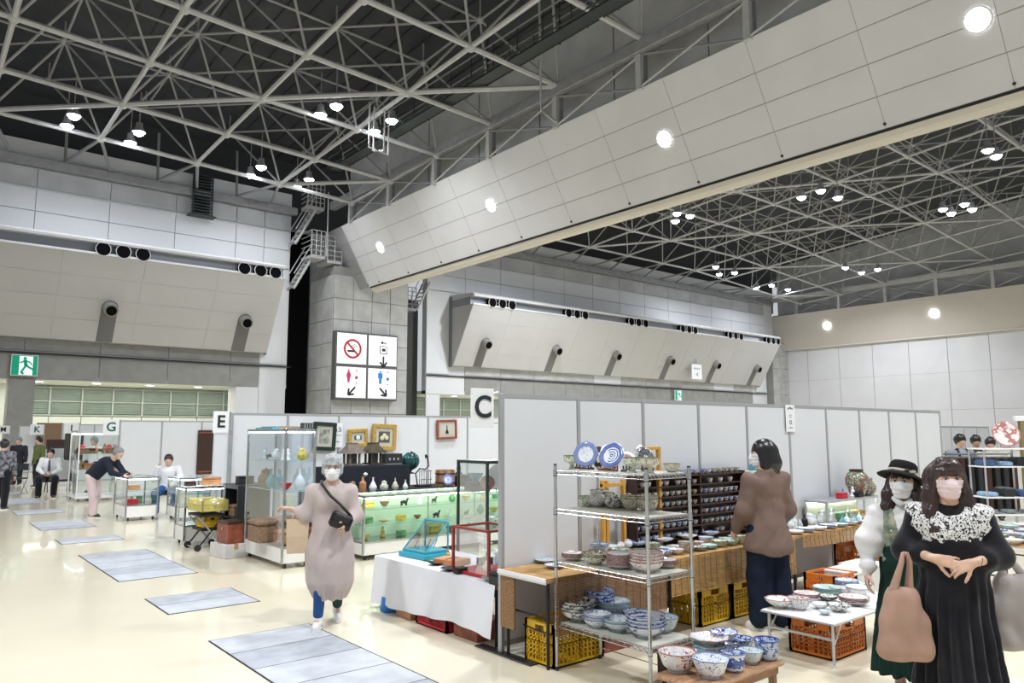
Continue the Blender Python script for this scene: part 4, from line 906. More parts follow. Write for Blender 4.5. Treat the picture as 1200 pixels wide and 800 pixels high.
p_cream = porcelain('cream_brown_patterned_porcelain', (.60, .58, .46), (.16, .13, .09), 60, .55, mode='blot'); p_green = porcelain('cream_green_patterned_porcelain', (.62, .64, .52), (.06, .14, .07), 55, .5, mode='blot'); p_black = porcelain('black_and_white_porcelain', (.70, .70, .66), (.03, .03, .04), 50, .75, mode='blot'); p_red = porcelain('white_porcelain_red_pattern', (.74, .72, .69), (.34, .08, .08), 50, .3, mode='blot'); p_ring = porcelain('porcelain_blue_rings', (.72, .75, .78), (.05, .10, .36), 16, .5, mode='rings'); p_pale = porcelain('pale_blue_green_porcelain', (.62, .69, .71), (.14, .25, .36), 55, .3, mode='blot')

# tall glass tower
tower = showcase('tall glass tower showcase with lit blue upper shelves left of the grey-haired woman', 3.99, 4.40, 9.52, 10.86, 1.80, .27, [.98, 1.37], g_blue and m_chrome, g_blue, led=m_led)
for x, y, z, k, s, m, lb in ((4.12, 9.75, 1.378, 'figure', .16, m_pw, 'white porcelain figurine on the top shelf of the glass tower, nearest its corner'), (4.14, 9.95, 1.378, 'figure', .15, m_crystal, 'glass figurine on the top tower shelf, second from the near corner'), (4.12, 10.15, 1.378, 'jar', .17, m_pw, 'pale lidded jar on the top tower shelf'), (4.14, 10.4, 1.378, 'animal', .15, m_bronze, 'dark animal figure on the top tower shelf'), (4.15, 10.62, 1.378, 'figure', .18, m_crystal, 'crystal ornament at the far end of the top tower shelf'), (4.3, 9.7, 1.378, 'jar', .18, m_yel, 'yellowish lidded jar at the right end of the top tower shelf'),
        (4.12, 9.8, .988, 'bowl', .18, m_red, 'reddish patterned shell dish on the middle tower shelf'), (4.14, 10.05, .988, 'bottle', .26, m_teal, 'teal glass carafe in the middle tower shelf'), (4.12, 10.3, .988, 'vase', .26, m_teal, 'blue glass goblet on the middle tower shelf'), (4.14, 10.55, .988, 'jar', .28, m_clay, 'brown round jar on the middle tower shelf'), (4.3, 9.75, .988, 'vase', .28, m_crystal, 'clear crystal vase on the middle tower shelf near the corner'),
        (4.15, 10.2, .285, 'box', .5, m_clay, 'brown box in the lower compartment of the glass tower'), (4.2, 9.8, .285, 'box', .3, m_wood, 'small wooden box in the lower compartment of the tower'), (4.15, 10.6, .285, 'jar', .24, m_cel, 'pale jar in the lower compartment of the tower')):
    trinket(k, lb, x, y, z, s, m)
fl_ = MB().box(-.20, .20, -.30, .30, 0, .02).box(-.16, .14, -.35, .2, .02, .035).obj('folded_sheets', m_teal, None, loc=(4.19, 10.3, 1.80)); tag(fl_, 'flat stack of blue folders on top of the glass tower', 'folders')
tag(MB().bbox(-.12, .12, -.2, .2, 0, .03, .005).obj('tray', m_clay, None, loc=(4.2, 9.95, 1.80)), 'thin brown tray lying on top of the glass tower', 'tray')
bx_ = thing('black_speaker_box', 'black ribbed box at the right corner on top of the glass tower', 'box', (4.32, 9.62, 1.80)); MB().bbox(-.07, .07, -.06, .06, 0, .08, .006).obj('box_body', m_black, bx_)
for k in range(4): box_obj('rib', m_alu2, bx_, -.06+k*.035, -.05+k*.035, -.063, -.06, .01, .07)
# green-lit long counter showcase
showcase('long low glass counter showcase lit pale green behind the grey-haired woman', 5.10, 7.9, 9.42, 9.95, .88, .24, [.46, .68], m_chrome, g_green, mullion=[-.35, .5], led=m_ledg, basem=m_base)
bk = tag(MB().bbox(0, 2.7, 0, .02, .25, .86, .004).obj('display_backdrop', mat('pale_green_backdrop', (.70, .80, .66), .7), None, loc=(5.15, 9.90, 0)), 'pale green backing board inside the low counter showcase', 'board')
rs_ = random.Random(3)
items = [('box', m_yel, 'yellow brocade box'), ('figure', m_gold, 'gilt figurine'), ('animal', m_bronze, 'bronze animal figure'), ('bowl', m_clay, 'brown bowl'), ('box', m_grn, 'dark green box'), ('jar', m_grn, 'green jar'), ('animal', m_iron, 'black animal figure'), ('dish', m_wood, 'wooden dish'), ('bowl', m_yel, 'ochre bowl'), ('figure', m_pw, 'small white figurine')]
for lv, z, nm in ((0, .688, 'upper'), (1, .468, 'middle'), (2, .255, 'bottom')):
    for k in range(9):
        kd, m, nn = items[(k*3+lv*4) % 10]; xx = 5.28+k*.29; pos = ['first', 'second', 'third', 'fourth', 'fifth', 'sixth', 'seventh', 'eighth', 'ninth'][k]
        trinket(kd, '%s on the %s shelf of the green-lit counter, %s from the left' % (nn, nm, pos), xx, 9.62+rs_.random()*.1, z, .11+rs_.random()*.05, m, rz=rs_.random()*.6, group='curios in the green-lit counter')
# dark draped table with step riser
m_drape = mat('black_navy_drape', (.010, .012, .022), .8, noise=.2, nscale=8)
dt = thing('draped_table', 'table with black navy cloth carrying the row of small vases', 'table', (5.0, 10.2, 0))
MB().loft([[(-.02+.015*math.sin(k*3)*(z < .5), -.02-.02*(z < .5)*math.sin(k*2.3), z) if 0 else (x, y+(.02*math.sin(x*14) if z < .5 else 0), z) for x, y in ((0, 0), (1, 0), (2, 0), (3.1, 0), (3.1, 1.2), (0, 1.2))] for z in (.02, .84)]).obj('tablecloth', m_drape, dt)
rz_ = thing('step_riser', 'tall black cloth-covered riser behind the row of small vases', 'stand', (5.2, 11.0, .842)); MB().bbox(0, 1.62, 0, .3, 0, .37, .01).obj('cover', m_drape, rz_)
def shrine(label, x, y, z, s, m):
    t = thing('miniature_shrine', label, 'ornament', (x, y, z), .2)
    box_obj('base', m, t, -.14*s, .14*s, -.12*s, .12*s, 0, .03*s); 
    for a in (-1, 1):
        for b in (-1, 1): box_obj('pillar', m, t, a*.10*s-.015*s, a*.10*s+.015*s, b*.08*s-.015*s, b*.08*s+.015*s, .03*s, .22*s)
    box_obj('chamber', m_black, t, -.07*s, .07*s, -.05*s, .05*s, .03*s, .2*s)
    MB().loft([[(-.21*s, -.16*s, .20*s), (.21*s, -.16*s, .20*s), (.21*s, .16*s, .20*s), (-.21*s, .16*s, .20*s)], [(-.16*s, -.10*s, .25*s), (.16*s, -.10*s, .25*s), (.16*s, .10*s, .25*s), (-.16*s, .10*s, .25*s)], [(-.10*s, -.015*s, .36*s), (.10*s, -.015*s, .36*s), (.10*s, .015*s, .36*s), (-.10*s, .015*s, .36*s)]]).obj('roof', m, t); box_obj('ridge', m, t, -.12*s, .12*s, -.02*s, .02*s, .35*s, .38*s)
m_greybr = mat('grey_brown_tiles', (.16, .13, .11), .7, noise=.2, nscale=20)
shrine('miniature shrine with curved grey roof, the left of two on the black riser', *(5.795, 11.150, 1.221), .95, m_greybr); shrine('miniature shrine with wide dark roof, the right of two on the black riser', *(6.184, 11.150, 1.224), .95, m_bronze)
c_ = (6.524, 11.150, 1.228); bb = thing('lacquer_box', 'black lacquer box with metal fittings on the riser', 'box', c_); MB().bbox(-.17, .17, -.1, .1, 0, .17, .008).obj('box_body', m_black, bb)
for a in (-.08, .0, .08): box_obj('fitting', m_alu2, bb, a-.015, a+.015, -.106, -.1, .06, .10)
c_ = (6.912, 11.150, 1.059); gb = thing('globe', 'dark green teal globe on a slim stand at the end of the riser', 'globe', c_)
MB().lathe([(.0001, .0)]+[(.155*math.sin(PI*k/14), .155-.155*math.cos(PI*k/14)) for k in range(1, 14)]+[(.0001, .31)], 28, c=(0, 0, .05)).obj('sphere', mat('teal_globe', (.02, .10, .10), .25, noise=.5, nscale=5), gb, 'all'); MB().lathe([(.08, -.0), (.085, .01), (.02, .03), (.015, .06), (.0001, .06)], 16, c=(0, 0, -.01)).obj('stand', m_iron, gb, True)
MB().tube([(0, -.162*math.cos(a), .205+.162*math.sin(a)) for a in [-PI/2+PI*k/10 for k in range(11)]], .006, 6).obj('meridian_ring', m_iron, gb)
for i, (q, k, s, m, lb) in enumerate((((413,573), 'jar', .19, m_clay, 'small brown lidded jar, leftmost on the black cloth'), ((425,572), 'bottle', .24, m_wood, 'tall tan flask vase with white flower head, second on the black cloth'), ((437,573), 'vase', .22, p_blue, 'white and blue long-necked vase on the black cloth'), ((450,571), 'jar', .18, p_green, 'round patterned jar in the middle of the black cloth'), ((463,571), 'vase', .2, p_cream, 'slim patterned vase right of the round jar'), ((475,570), 'vase', .16, m_crystal, 'smallest vase at the right end of the row on black cloth'))):
    c_ = PY(q[0], q[1], 10.5) if 0 else None
for (x, y, z), k, s, m, lb in (((5.429, 10.400, 0.912), 'jar', .19, m_clay, 'small brown lidded jar, leftmost on the black cloth'), ((5.601, 10.400, 0.904), 'bottle', .24, m_wood, 'tall tan flask vase, second on the black cloth'), ((5.777, 10.400, 0.895), 'vase', .22, m_pw, 'white long-necked vase on the black cloth'), ((5.971, 10.400, 0.899), 'jar', .18, p_green, 'round patterned jar in the middle of the black cloth'), ((6.169, 10.400, 0.903), 'vase', .2, p_cream, 'slim patterned vase right of the round jar'), ((6.356, 10.400, 0.908), 'vase', .16, m_crystal, 'smallest vase at the right end of the row on black cloth')):
    trinket(k, lb, x, 10.4, .843, s, m, 'vase')
c_ = (5.625, 10.400, 1.108); tag(MB().lathe([(.0001, -.03), (.03, -.01), (.035, .01), (.0001, .035)], 12).obj('flower_head', m_pw, None, True, (c_[0]+.02, 10.4, .843+.27)), 'white flower head on top of the tan flask vase', 'flower')
# metal lamp, wooden barrel, plates at the right end of the black cloth
c_ = (6.95, 10.6, .842)
lm = thing('desk_lamp', 'black goose-neck desk lamp with wire cage base on the black cloth', 'lamp', (7.0, 10.9, .842)); MB().bbox(-.12, .12, -.1, .1, 0, .03, .008).obj('base', m_iron, lm)
for k in range(6): rod('cage_wire', m_chrome, lm, (-.11+k*.044, -.08, .03), (-.11+k*.044, -.08, .26), .006, 6)
for z in (.12, .26): rod('cage_ring', m_chrome, lm, (-.13, -.08, z), (.13, -.08, z), .006, 6)
MB().tube([(-.1, 0, .02), (-.14, 0, .22), (-.06, 0, .30), (.05, 0, .28), (.12, 0, .34), (.10, 0, .46), (.06, 0, .52)], .012, 8).obj('neck', m_iron, lm, 'all'); MB().lathe([(.012, 0), (.035, -.05), (.03, -.05), (.0001, 0)], 12, m=Matrix.Translation((.05, 0, .53)) @ Matrix.Rotation(-.6, 4, 'Y')).obj('shade', m_iron, lm)
br_ = thing('wooden_barrel', 'low wooden barrel with dark hoops on the black cloth', 'barrel', (7.36, 10.75, .842))
for k in range(16):
    a = 2*PI*k/16; b_ = 2*PI*(k+.93)/16; MB().loft([[(r*math.cos(q), r*math.sin(q), z) for q, r in ((a, .17), (b_, .17), (b_, .15), (a, .15))] for z in (0, .27)]).obj('stave', m_wood if k % 2 else m_clay, br_)
for z in (.05, .2): MB().lathe([(.172, 0), (.178, .0), (.178, .02), (.172, .02), (.172, 0)], 24, c=(0, 0, z)).obj('hoop', m_darkwood, br_)
MB().lathe([(.0001, .26), (.15, .26), (.15, .25)], 20).obj('lid', m_clay, br_)
def plate_mb(r, h, n=28, lobe=0, nl=8): return MB().lathe([(r*.42, 0), (r*.45, .008), (r*.5, .012), (r*.8, h*.75), (r, h), (r*.995, h+.004), (r*.8, h*.75+.008), (r*.55, .018), (.0001, .016)], n, lobe=lobe, nl=nl)
def standing_plate(label, loc, r, m, az, tilt=72, stand=None, lobe=0, group=None, name='plate'):
    t = thing(name, label, 'plate', loc, math.radians(az), group)
    o = plate_mb(r, r*.16, 32, lobe).obj('dish', m, t, 'all'); o.rotation_euler = (0, math.radians(tilt), 0); o.location = (-.02, 0, r*.98*math.sin(math.radians(tilt))+.02)
    s = stand or m_redwood
    for e in (-1, 1): MB().tube([(r*.35, e*r*.35, .035), (r*.38, e*r*.35, .008), (-r*.35, e*r*.3, .008), (-r*.28, e*r*.25, r*.9)], .006, 6).obj('stand_leg', s, t)
    MB().tube([(-r*.1, -r*.34, .01), (-r*.1, r*.34, .01)], .006, 6).obj('stand_bar', s, t)
    return t
standing_plate('small blue plate with white rim propped up before the wooden barrel', (7.25, 10.5, .842), .10, p_ring, 250)
trinket('figure', 'tall thin dark figurine behind the blue plate', 7.75, 10.9, .842, .34, m_iron); trinket('box', 'black box under the thin dark figurine', 7.68, 10.7, .842, .3, m_black); trinket('dish', 'small pale dish at the right end of the black cloth', 7.66, 10.35, .842, .2, p_cream)
# dark cabinet beside the tower, boxes, cart
cab = thing('dark_cabinet', 'dark grey open cabinet left of the tall glass tower', 'cabinet', (4.32, 11.75, 0)); MB().box(-.25, .25, -.32, .32, .9, .96).obj('top', m_dark_cl if 'm_dark_cl' in globals() else m_black, cab)
m_cabm = mat('charcoal_panel', (.02, .022, .028), .5)
for y in (-.32, .28): box_obj('side_panel', m_cabm, cab, -.25, .25, y, y+.04, 0, .9)
box_obj('back_panel', m_cabm, cab, .2, .25, -.28, .28, 0, .9)
for z in (.05, .45): box_obj('shelf', m_cabm, cab, -.25, .2, -.28, .28, z, z+.03)
trinket('box', 'black box on top of the dark cabinet', 4.3, 11.8, .96, .2, m_black, 'box'); trinket('box', 'brown cardboard box inside the dark cabinet', 4.25, 11.7, .48, .3, m_clay, 'box')
def carton(label, x, y, z, a, b, h, m, rz=0, name='cardboard_box', tape=None, cat='box'):
    t = thing(name, label, cat, (x, y, z), rz); MB().bbox(-a/2, a/2, -b/2, b/2, 0, h, .006).obj('box_body', m, t)
    if tape: MB().box(-.03, .03, -b/2-.002, b/2+.002, h-.07, h+.003).obj('tape', tape, t)
    MB().box(-a/2+.005, a/2-.005, -.003, .003, h-.001, h+.004).obj('flap_joint', m_joint, t); return t
m_kraftb = mat('white_carton', (.62, .60, .58), .8, noise=.05); m_tape = mat('brown_tape', (.45, .26, .12), .4)
carton('white carton with brown tape standing under the red-brown box', 3.83, 11.05, 0, .32, .5, .19, m_kraftb, .1, tape=m_tape)
rb_ = carton('glossy red-brown wooden box on the white carton', 3.86, 11.05, .195, .26, .36, .27, m_redwood, .1, 'wooden_box'); MB().box(-.135, .135, -.185, .185, .27, .30).obj('lid', m_darkwood, rb_); MB().lathe([(.0001, 0), (.02, 0), (.02, .01), (.0001, .012)], 10, m=Matrix.Translation((-.131, .0, .2)) @ Matrix.Rotation(-PI/2, 4, 'Y')).obj('latch', m_gold, rb_)
m_yellow = mat('yellow_crate_plastic', (.72, .43, .015), .4); m_yellow2 = mat('pale_yellow_plastic', (.72, .62, .18), .4); m_orange = mat('orange_crate_plastic', (.62, .17, .02), .4); m_redc = mat('red_crate_plastic', (.50, .02, .03), .4)
def crate(label, x, y, z, a, b, h, m, rz=0, group=None, name='plastic_crate'):
    t = thing(name, label, 'crate', (x, y, z), rz, group); th = .012
    MB().box(-a/2, a/2, -b/2, b/2, 0, .012).obj('floor_panel', m, t)
    for s, (L, W) in ((0, (a, b)), (1, (b, a))):
        for e in (-1, 1):
            mb = MB(); y0 = e*W/2; nh = max(5, int(L/.045)); hs = (h-.075)/5
            def bx(u0, u1, z0, z1, t_=th):
                if s == 0: mb.box(u0, u1, min(y0, y0-e*t_), max(y0, y0-e*t_), z0, z1)
                else: mb.box(min(y0, y0-e*t_), max(y0, y0-e*t_), u0, u1, z0, z1)
            bx(-L/2, L/2, 0, .03, .02); bx(-L/2, L/2, h-.022, h, .024); bx(-L/2, L/2, h*.52, h*.52+.02, .018)
            bx(-L/2, -L*.14, h-.075, h-.02); bx(L*.14, L/2, h-.075, h-.02); bx(-L*.14, L*.14, h-.085, h-.07)
            bx(-L/2, -L/2+.03, 0, h, .022); bx(L/2-.03, L/2, 0, h, .022); bx(-.012, .012, .03, h-.08, .018)
            for k in range(nh):
                u = -L/2+.03+(L-.06)*(k+.5)/nh
                bx(u-.0055, u+.0055, .03, h-.08)
            for q in range(1, 6): bx(-L/2+.03, L/2-.03, .03+(h-.11)*q/6, .037+(h-.11)*q/6)
            mb.obj('lattice_side', m, t)
    return t
crate('pale yellow crate of goods stacked on the cart beside the low showcase', 3.84, 12.05, .57, .40, .60, .17, m_yellow2, .05); crate('small yellow crate on the folding cart', 3.82, 11.95, .33, .24, .3, .17, m_yellow, .1)
for k in range(6): tag(MB().lathe([(.0001, 0), (.05, .01), (.06, .05), (.03, .09), (.0001, .1)], 12).obj('wrapped_parcel', m_paper, None, True, (3.72+.11*(k % 3), 11.85+.16*(k//3)+.05*(k % 2), .60+.04*(k % 2))), 'white paper-wrapped parcel in the pale yellow crate, %s' % ['front left', 'front middle', 'front right', 'rear left', 'rear middle', 'rear right'][k], 'parcel', 'wrapped parcels in the yellow crate')
ct = thing('folding_cart', 'folding luggage cart with crossed black legs and wheels', 'cart', (3.80, 12.0, 0))
for y in (-.25, .25):
    rod('leg', m_iron, ct, (-.18, y, .04), (.18, y, .5), .013, 6); rod('leg', m_alu2, ct, (.18, y, .04), (-.18, y, .5), .013, 6); MB().tube([(-.18, y-.015, .05), (-.18, y+.015, .05)], .05, 14).obj('wheel', m_black, ct, True); MB().tube([(.18, y-.015, .05), (.18, y+.015, .05)], .05, 14).obj('wheel', m_black, ct, True)
rod('cross_bar', m_alu2, ct, (-.18, -.25, .04), (-.18, .25, .04), .01, 6); box_obj('platform', m_iron, ct, -.18, .18, -.28, .28, .50, .53); box_obj('lower_platform', m_iron, ct, -.14, .14, -.25, .2, .29, .32); MB().tube([(.2, -.2, .5), (.2, -.2, .95), (.2, .2, .95), (.2, .2, .5)], .012, 8).obj('handle', m_alu2, ct)
S = SDF((-.2, -.2, -.05), (.2, .2, .5), .012); S.cap((0, 0, .1), (0, 0, .3), .11, .05, .03, (.8, 1, 1)) if 0 else None
# low showcases of the E row and G row
showcase('low glass showcase with wooden trays on top, left of the dark cabinet', 3.62, 4.34, 12.45, 12.95, .90, .30, [.58], m_chrome, g_clear, led=m_led)
trinket('box', 'long brown wooden tray on top of the low E booth showcase', 4.05, 12.62, .905, .22, m_wood, 'tray', rz=.2); trinket('box', 'dark wooden box on top of the low E booth showcase edge', 3.72, 12.6, .905, .13, m_darkwood, 'box')
showcase('low white-based glass showcase in front of the bending man', 3.70, 4.28, 16.62, 17.65, .86, .30, [.58], m_chrome, g_clear, led=m_led)
showcase('low glass showcase right of the seated stall keeper', 4.50, 5.1, 15.9, 16.7, .85, .28, [.55], m_chrome, g_clear, led=m_led)
for k, (m, kd, lb) in enumerate(((m_red, 'box', 'red box in the showcase before the bending man'), (m_wood, 'box', 'wooden tray box in the showcase before the bending man'), (m_crystal, 'figure', 'crystal figure in the showcase before the bending man'), (m_pw, 'bowl', 'white bowl in the showcase before the bending man'), (m_grn, 'box', 'green flat box in the showcase before the bending man'))):
    trinket(kd, lb, 3.85+.06*k, 16.8+.17*k, .59 if k % 2 else .32, .17, m)
showcase('tall white-framed display case of curios under the letter G', 3.74, 4.75, 22.1, 23.3, 1.76, .12, [.8, 1.2], m_whitepl, g_clear, top=m_whitepl, led=m_led)
for lv, z in enumerate((.81, 1.21)):
    for k in range(9): trinket(['figure', 'jar', 'box', 'bowl', 'vase', 'animal'][(k+lv) % 6], 'curio on the %s shelf of the letter G display case, %s from the left' % (('lower', 'upper')[lv], ['first', 'second', 'third', 'fourth', 'fifth', 'sixth', 'seventh', 'eighth', 'last'][k]), 3.84+k*.105, 22.3, z, .26, [m_clay, m_red, m_clay, m_bronze, m_wood, m_darkwood][(k*5+lv) % 6])
rack = thing('clothes_rack', 'metal rack of dark hanging goods left of the letter G display case', 'rack', (3.95, 24.2, 0)); 
for y in (-.4, .4): rod('upright', m_chrome, rack, (0, y, 0), (0, y, 1.8), .02, 6)
rod('rail', m_chrome, rack, (0, -.4, 1.8), (0, .4, 1.8), .02, 6)
for k in range(8): box_obj('hanging_garment', [m_black, m_cabm, m_darkwood][k % 3], rack, -.18, .18, -.36+k*.09, -.31+k*.09, 1.0+.05*(k % 3), 1.74, .01)
# hanging board on the G wall
hb = thing('hanging_board', 'tall dark brown wooden board leaning on the white wall left of the letter E', 'board', (6.61, 21.9, .6)); MB().bbox(0, .42, -.03, 0, 0, 1.22, .008).obj('board', m_darkwood, hb); 
for z in (.05, 1.13): box_obj('batten', m_redwood, hb, .02, .40, -.045, -.03, z, z+.04)
# far-left stall clutter
for i, (x, y, h, m, lb) in enumerate(((4.6, 30.2, .3, m_darkwood, 'dark picture panel'), (5.3, 38.3, .9, m_clay, 'brown board'), )):
    tag(MB().bbox(-.5, .5, -.03, 0, 1.2, 1.2+h*1.1, .01).obj('wall_panel_picture', m, None, loc=(x, y, 0)), '%s hanging on the far left partition' % lb, 'picture')
def chair(label, x, y, az, m=m_black):
    t = thing('folding_chair', label, 'chair', (x, y, 0), math.radians(az)); MB().bbox(-.2, .2, -.2, .2, .42, .46, .012).obj('seat', m, t)
    for e in (-1, 1): rod('leg', m_chrome, t, (-.18, e*.19, .44), (.2, e*.2, 0), .011, 6); rod('leg', m_chrome, t, (.18, e*.19, .44), (-.22, e*.2, 0), .011, 6); rod('back_post', m_chrome, t, (-.18, e*.19, .44), (-.24, e*.19, .85), .011, 6)
    MB().bbox(-.26, -.23, -.2, .2, .66, .86, .01).obj('backrest', m, t); return t
chair('black folding chair under the seated man with tie', 3.40, 24.15, 255); chair('black folding chair of the stall keeper behind the showcases', 4.72, 17.6, 250); chair('empty chrome folding chair left of the seated man with tie', 2.9, 26.2, 240)
mir = thing('standing_mirror', 'dark-framed standing mirror behind the seated man with tie', 'mirror', (3.95, 26.3, 0), .1); MB().box(-.35, .35, -.02, .02, .3, 1.35).obj('frame', m_black, mir); MB().box(-.3, .3, -.03, -.02, .36, 1.29).obj('glass', m_alu2, mir)
for e in (-.3, .3): rod('leg', m_black, mir, (e, -.12, 0), (e, 0, .5), .015, 6); rod('leg', m_black, mir, (e, .2, 0), (e, 0, .5), .015, 6)
# framed pictures
def picture(label, x, z, w_, h_, m, inner, art, tilt=0, y=13.01, fw_=.07):
    t = thing('framed_picture', label, 'picture', (x, y, z)); t.rotation_euler = (0, math.radians(tilt), 0)
    for bx in ((-w_/2, w_/2, h_/2-fw_, h_/2), (-w_/2, w_/2, -h_/2, -h_/2+fw_), (-w_/2, -w_/2+fw_, -h_/2+fw_, h_/2-fw_), (w_/2-fw_, w_/2, -h_/2+fw_, h_/2-fw_)): box_obj('frame_bar', m, t, bx[0], bx[1], -.05, 0, bx[2], bx[3], .008)
    box_obj('mount', inner, t, -w_/2+fw_*.9, w_/2-fw_*.9, -.025, -.01, -h_/2+fw_*.9, h_/2-fw_*.9); a, b = w_/2-fw_*1.9, h_/2-fw_*1.9
    pi = box_obj('artwork', art, t, -a, a, -.03, -.025, -b, b); return t, pi
m_mount = mat('cream_mount', (.52, .50, .42), .8); m_art1 = mat('grey_sepia_print', (.30, .32, .28), .7, noise=.5, nscale=14); m_art2 = mat('dark_green_painting', (.04, .10, .07), .6, noise=.4, nscale=12); m_art3 = mat('dark_floral_painting', (.10, .09, .09), .6, noise=.5, nscale=10); m_bkf = mat('black_green_frame', (.015, .03, .025), .3)
picture('black-framed sepia print on the wall, nearest the glass tower', 6.18, 1.68, .46, .52, m_bkf, m_mount, m_art1, 3)
t_, a_ = picture('small gold-framed green painting with a white flower', 6.87, 1.65, .42, .34, m_gold, m_mount, m_art2, -3); MB().lathe([(.0001, 0), (.045, 0), (.03, .006), (.0001, .008)], 9, m=Matrix.Translation((0, -.032, 0)) @ Matrix.Rotation(PI/2, 4, 'X')).obj('flower', m_pw, a_)
t_, a_ = picture('larger gold-framed dark painting of pale flowers', 7.44, 1.66, .53, .50, m_gold, m_mount, m_art3, 2, fw_=.075)
for dx, dz in ((0, .03), (-.05, -.02), (.05, -.01)): MB().lathe([(.0001, 0), (.045, 0), (.03, .006), (.0001, .008)], 9, m=Matrix.Translation((dx, -.032, dz)) @ Matrix.Rotation(PI/2, 4, 'X')).obj('flower', mat('pale_yellow_flower', (.7, .65, .42), .7), a_)
t_, a_ = picture('red-brown framed picture of a slim bottle, rightmost on the wall', 8.92, 1.81, .50, .40, m_redwood, m_mount, m_mount, -2, fw_=.045); MB().lathe([(.035, -.09), (.04, -.05), (.012, 0), (.010, .08), (.0001, .09)], 10, sy=.1, m=Matrix.Translation((0, -.033, 0))).obj('painted_bottle', m_iron, a_)
# dark framed case behind the cloth table
showcase('dark-framed upright glass case holding a large white plate behind the cloth table', 5.0, 5.62, 6.5, 7.04, 1.44, .25, [1.08, .78], m_bkf, g_clear, top=m_pw, cast=False, basem=m_bkf)
standing_plate('large white plate shining in the dark-framed glass case', (5.36, 6.72, 1.084), .15, m_pw, 232, 80); trinket('bowl', 'blue-green bowl on the top shelf of the dark-framed case', 5.14, 6.9, 1.2, .18, m_teal, 'bowl'); trinket('box', 'dark box under the blue-green bowl', 5.14, 6.9, 1.084, .18, m_bronze, 'box'); standing_plate('pinkish fluted plate beside the white plate', (5.2, 6.76, 1.084), .085, p_red, 232)
trinket('bottle', 'dark bottle standing before the large white plate', 5.38, 6.6, 1.084, .17, m_iron, 'bottle')
for k in range(5): trinket('dish', 'small patterned dish on the lower shelf of the dark-framed case, %s from the left' % ['first', 'second', 'third', 'fourth', 'fifth'][k], 5.08+k*.1, 6.95-k*.08, .784, .16, [p_cream, p_red, p_blue, m_clay, m_pw][k])

# ---- table with white cloth in the foreground
ct_ = thing('cloth_table', 'low table under a long white cloth beside the letter C wall', 'table', (3.88, 5.9, 0))
x0, x1, y0, y1, zt = -.0, .80, -.96, 1.02, .51
m_cloth = mat('white_tablecloth', (.76, .77, .82), .8, bump=.08, bscale=12)
n = 60; vs = []; fs = []
def hang(u): return .085+.05*math.sin(u*2.2+1)*.5+(.03 if u > 1.6 else 0)
prof_y = [y0+(y1-y0)*k/n for k in range(n+1)]
levels = [0, .02, .15, .35, .6, .8, 1.0]
mb = MB(); rows_ = []
path = [(x0, y) for y in prof_y]+[(x0+(x1-x0)*k/16, y1) for k in range(1, 17)]
for li, lv in enumerate(levels):
    row = []
    for i, (px_, py_) in enumerate(path):
        s_len = i*.034; bottom = .07+.05*(.5+.5*math.sin(s_len*3.1))+.04*max(0, 1-abs(i-n)/8)*-1; bottom = max(.05, bottom)
        z = zt-(zt-bottom)*lv; amp = lv*(.014*math.sin(s_len*16+1)+.012*math.sin(s_len*8.7))+lv*.035
        nx, ny = (-1, 0) if i < n else ((-.7, .7) if i == n else (0, 1)); row.append((px_+nx*amp, py_+ny*amp, z))
    rows_.append(row)
m_ = len(path)
for r_ in rows_: mb.v += r_
for li in range(len(levels)-1):
    for i in range(m_-1): a = li*m_+i; mb.f.append((a, a+1, a+1+m_, a+m_))
o_ = len(mb.v); mb.v += [(x1, y0, zt)]; mb.f.append(tuple(range(m_))+(o_,))
mb.obj('tablecloth', m_cloth, ct_, True); box_obj('tabletop', m_brownwood, ct_, x0+.02, x1, y0+.01, y1-.02, zt-.04, zt-.005)
for a in (x0+.08, x1-.06):
    for b_ in (y0+.08, y1-.1): rod('leg', m_iron, ct_, (a, b_, 0), (a, b_, zt-.04), .014, 8)
crate('red plastic crate peeping out under the white tablecloth', 4.02, 5.86, 0, .30, .50, .20, m_redc); carton('blue and tan striped box under the white tablecloth', 3.98, 6.34, 0, .22, .26, .15, m_kraft if 'm_kraft' in globals() else m_wood); carton('dark red box under the white tablecloth', 4.05, 5.38, 0, .3, .34, .16, m_redwood)
tag(MB().lathe([(.09, 0), (.10, .02), (.085, .14), (.075, .14), (.085, .02), (.0001, .02)], 18).obj('bucket', m_sblue, None, True, (3.93, 6.68, 0)), 'pale blue bucket under the left end of the white tablecloth', 'bucket')
# turquoise sloping case
m_turq = mat('turquoise_paint', (.03, .33, .43), .4)
tq = thing('slope_display_case', 'turquoise desk-top display case with sloping glass on the white tablecloth', 'showcase', (4.22, 6.52, .512), math.radians(5))
box_obj('base', m_turq, tq, -.16, .16, -.22, .22, 0, .05, .004); box_obj('tray', m_turq, tq, -.13, .16, -.19, .19, .05, .075)
for e in (-.185, .185):
    rod('frame_bar', m_turq, tq, (.15, e, .07), (.15, e, .34), .011, 4); rod('frame_bar', m_turq, tq, (-.12, e, .07), (.15, e, .34), .009, 4)
rod('frame_bar', m_turq, tq, (.15, -.185, .34), (.15, .185, .34), .011, 4)
MB().add([(-.12, -.18, .08), (-.12, .18, .08), (.15, .18, .34), (.15, -.18, .34)], [(0, 1, 2, 3)]).obj('sloping_pane', g_clear, tq)
for k in range(4): MB().tube([(-.05+.04*k, .1-.05*k, .08), (-.03+.04*k, .06-.05*k, .17)], .004, 5).obj('display_item', [m_gold, m_pw, m_grn, m_red][k], tq)
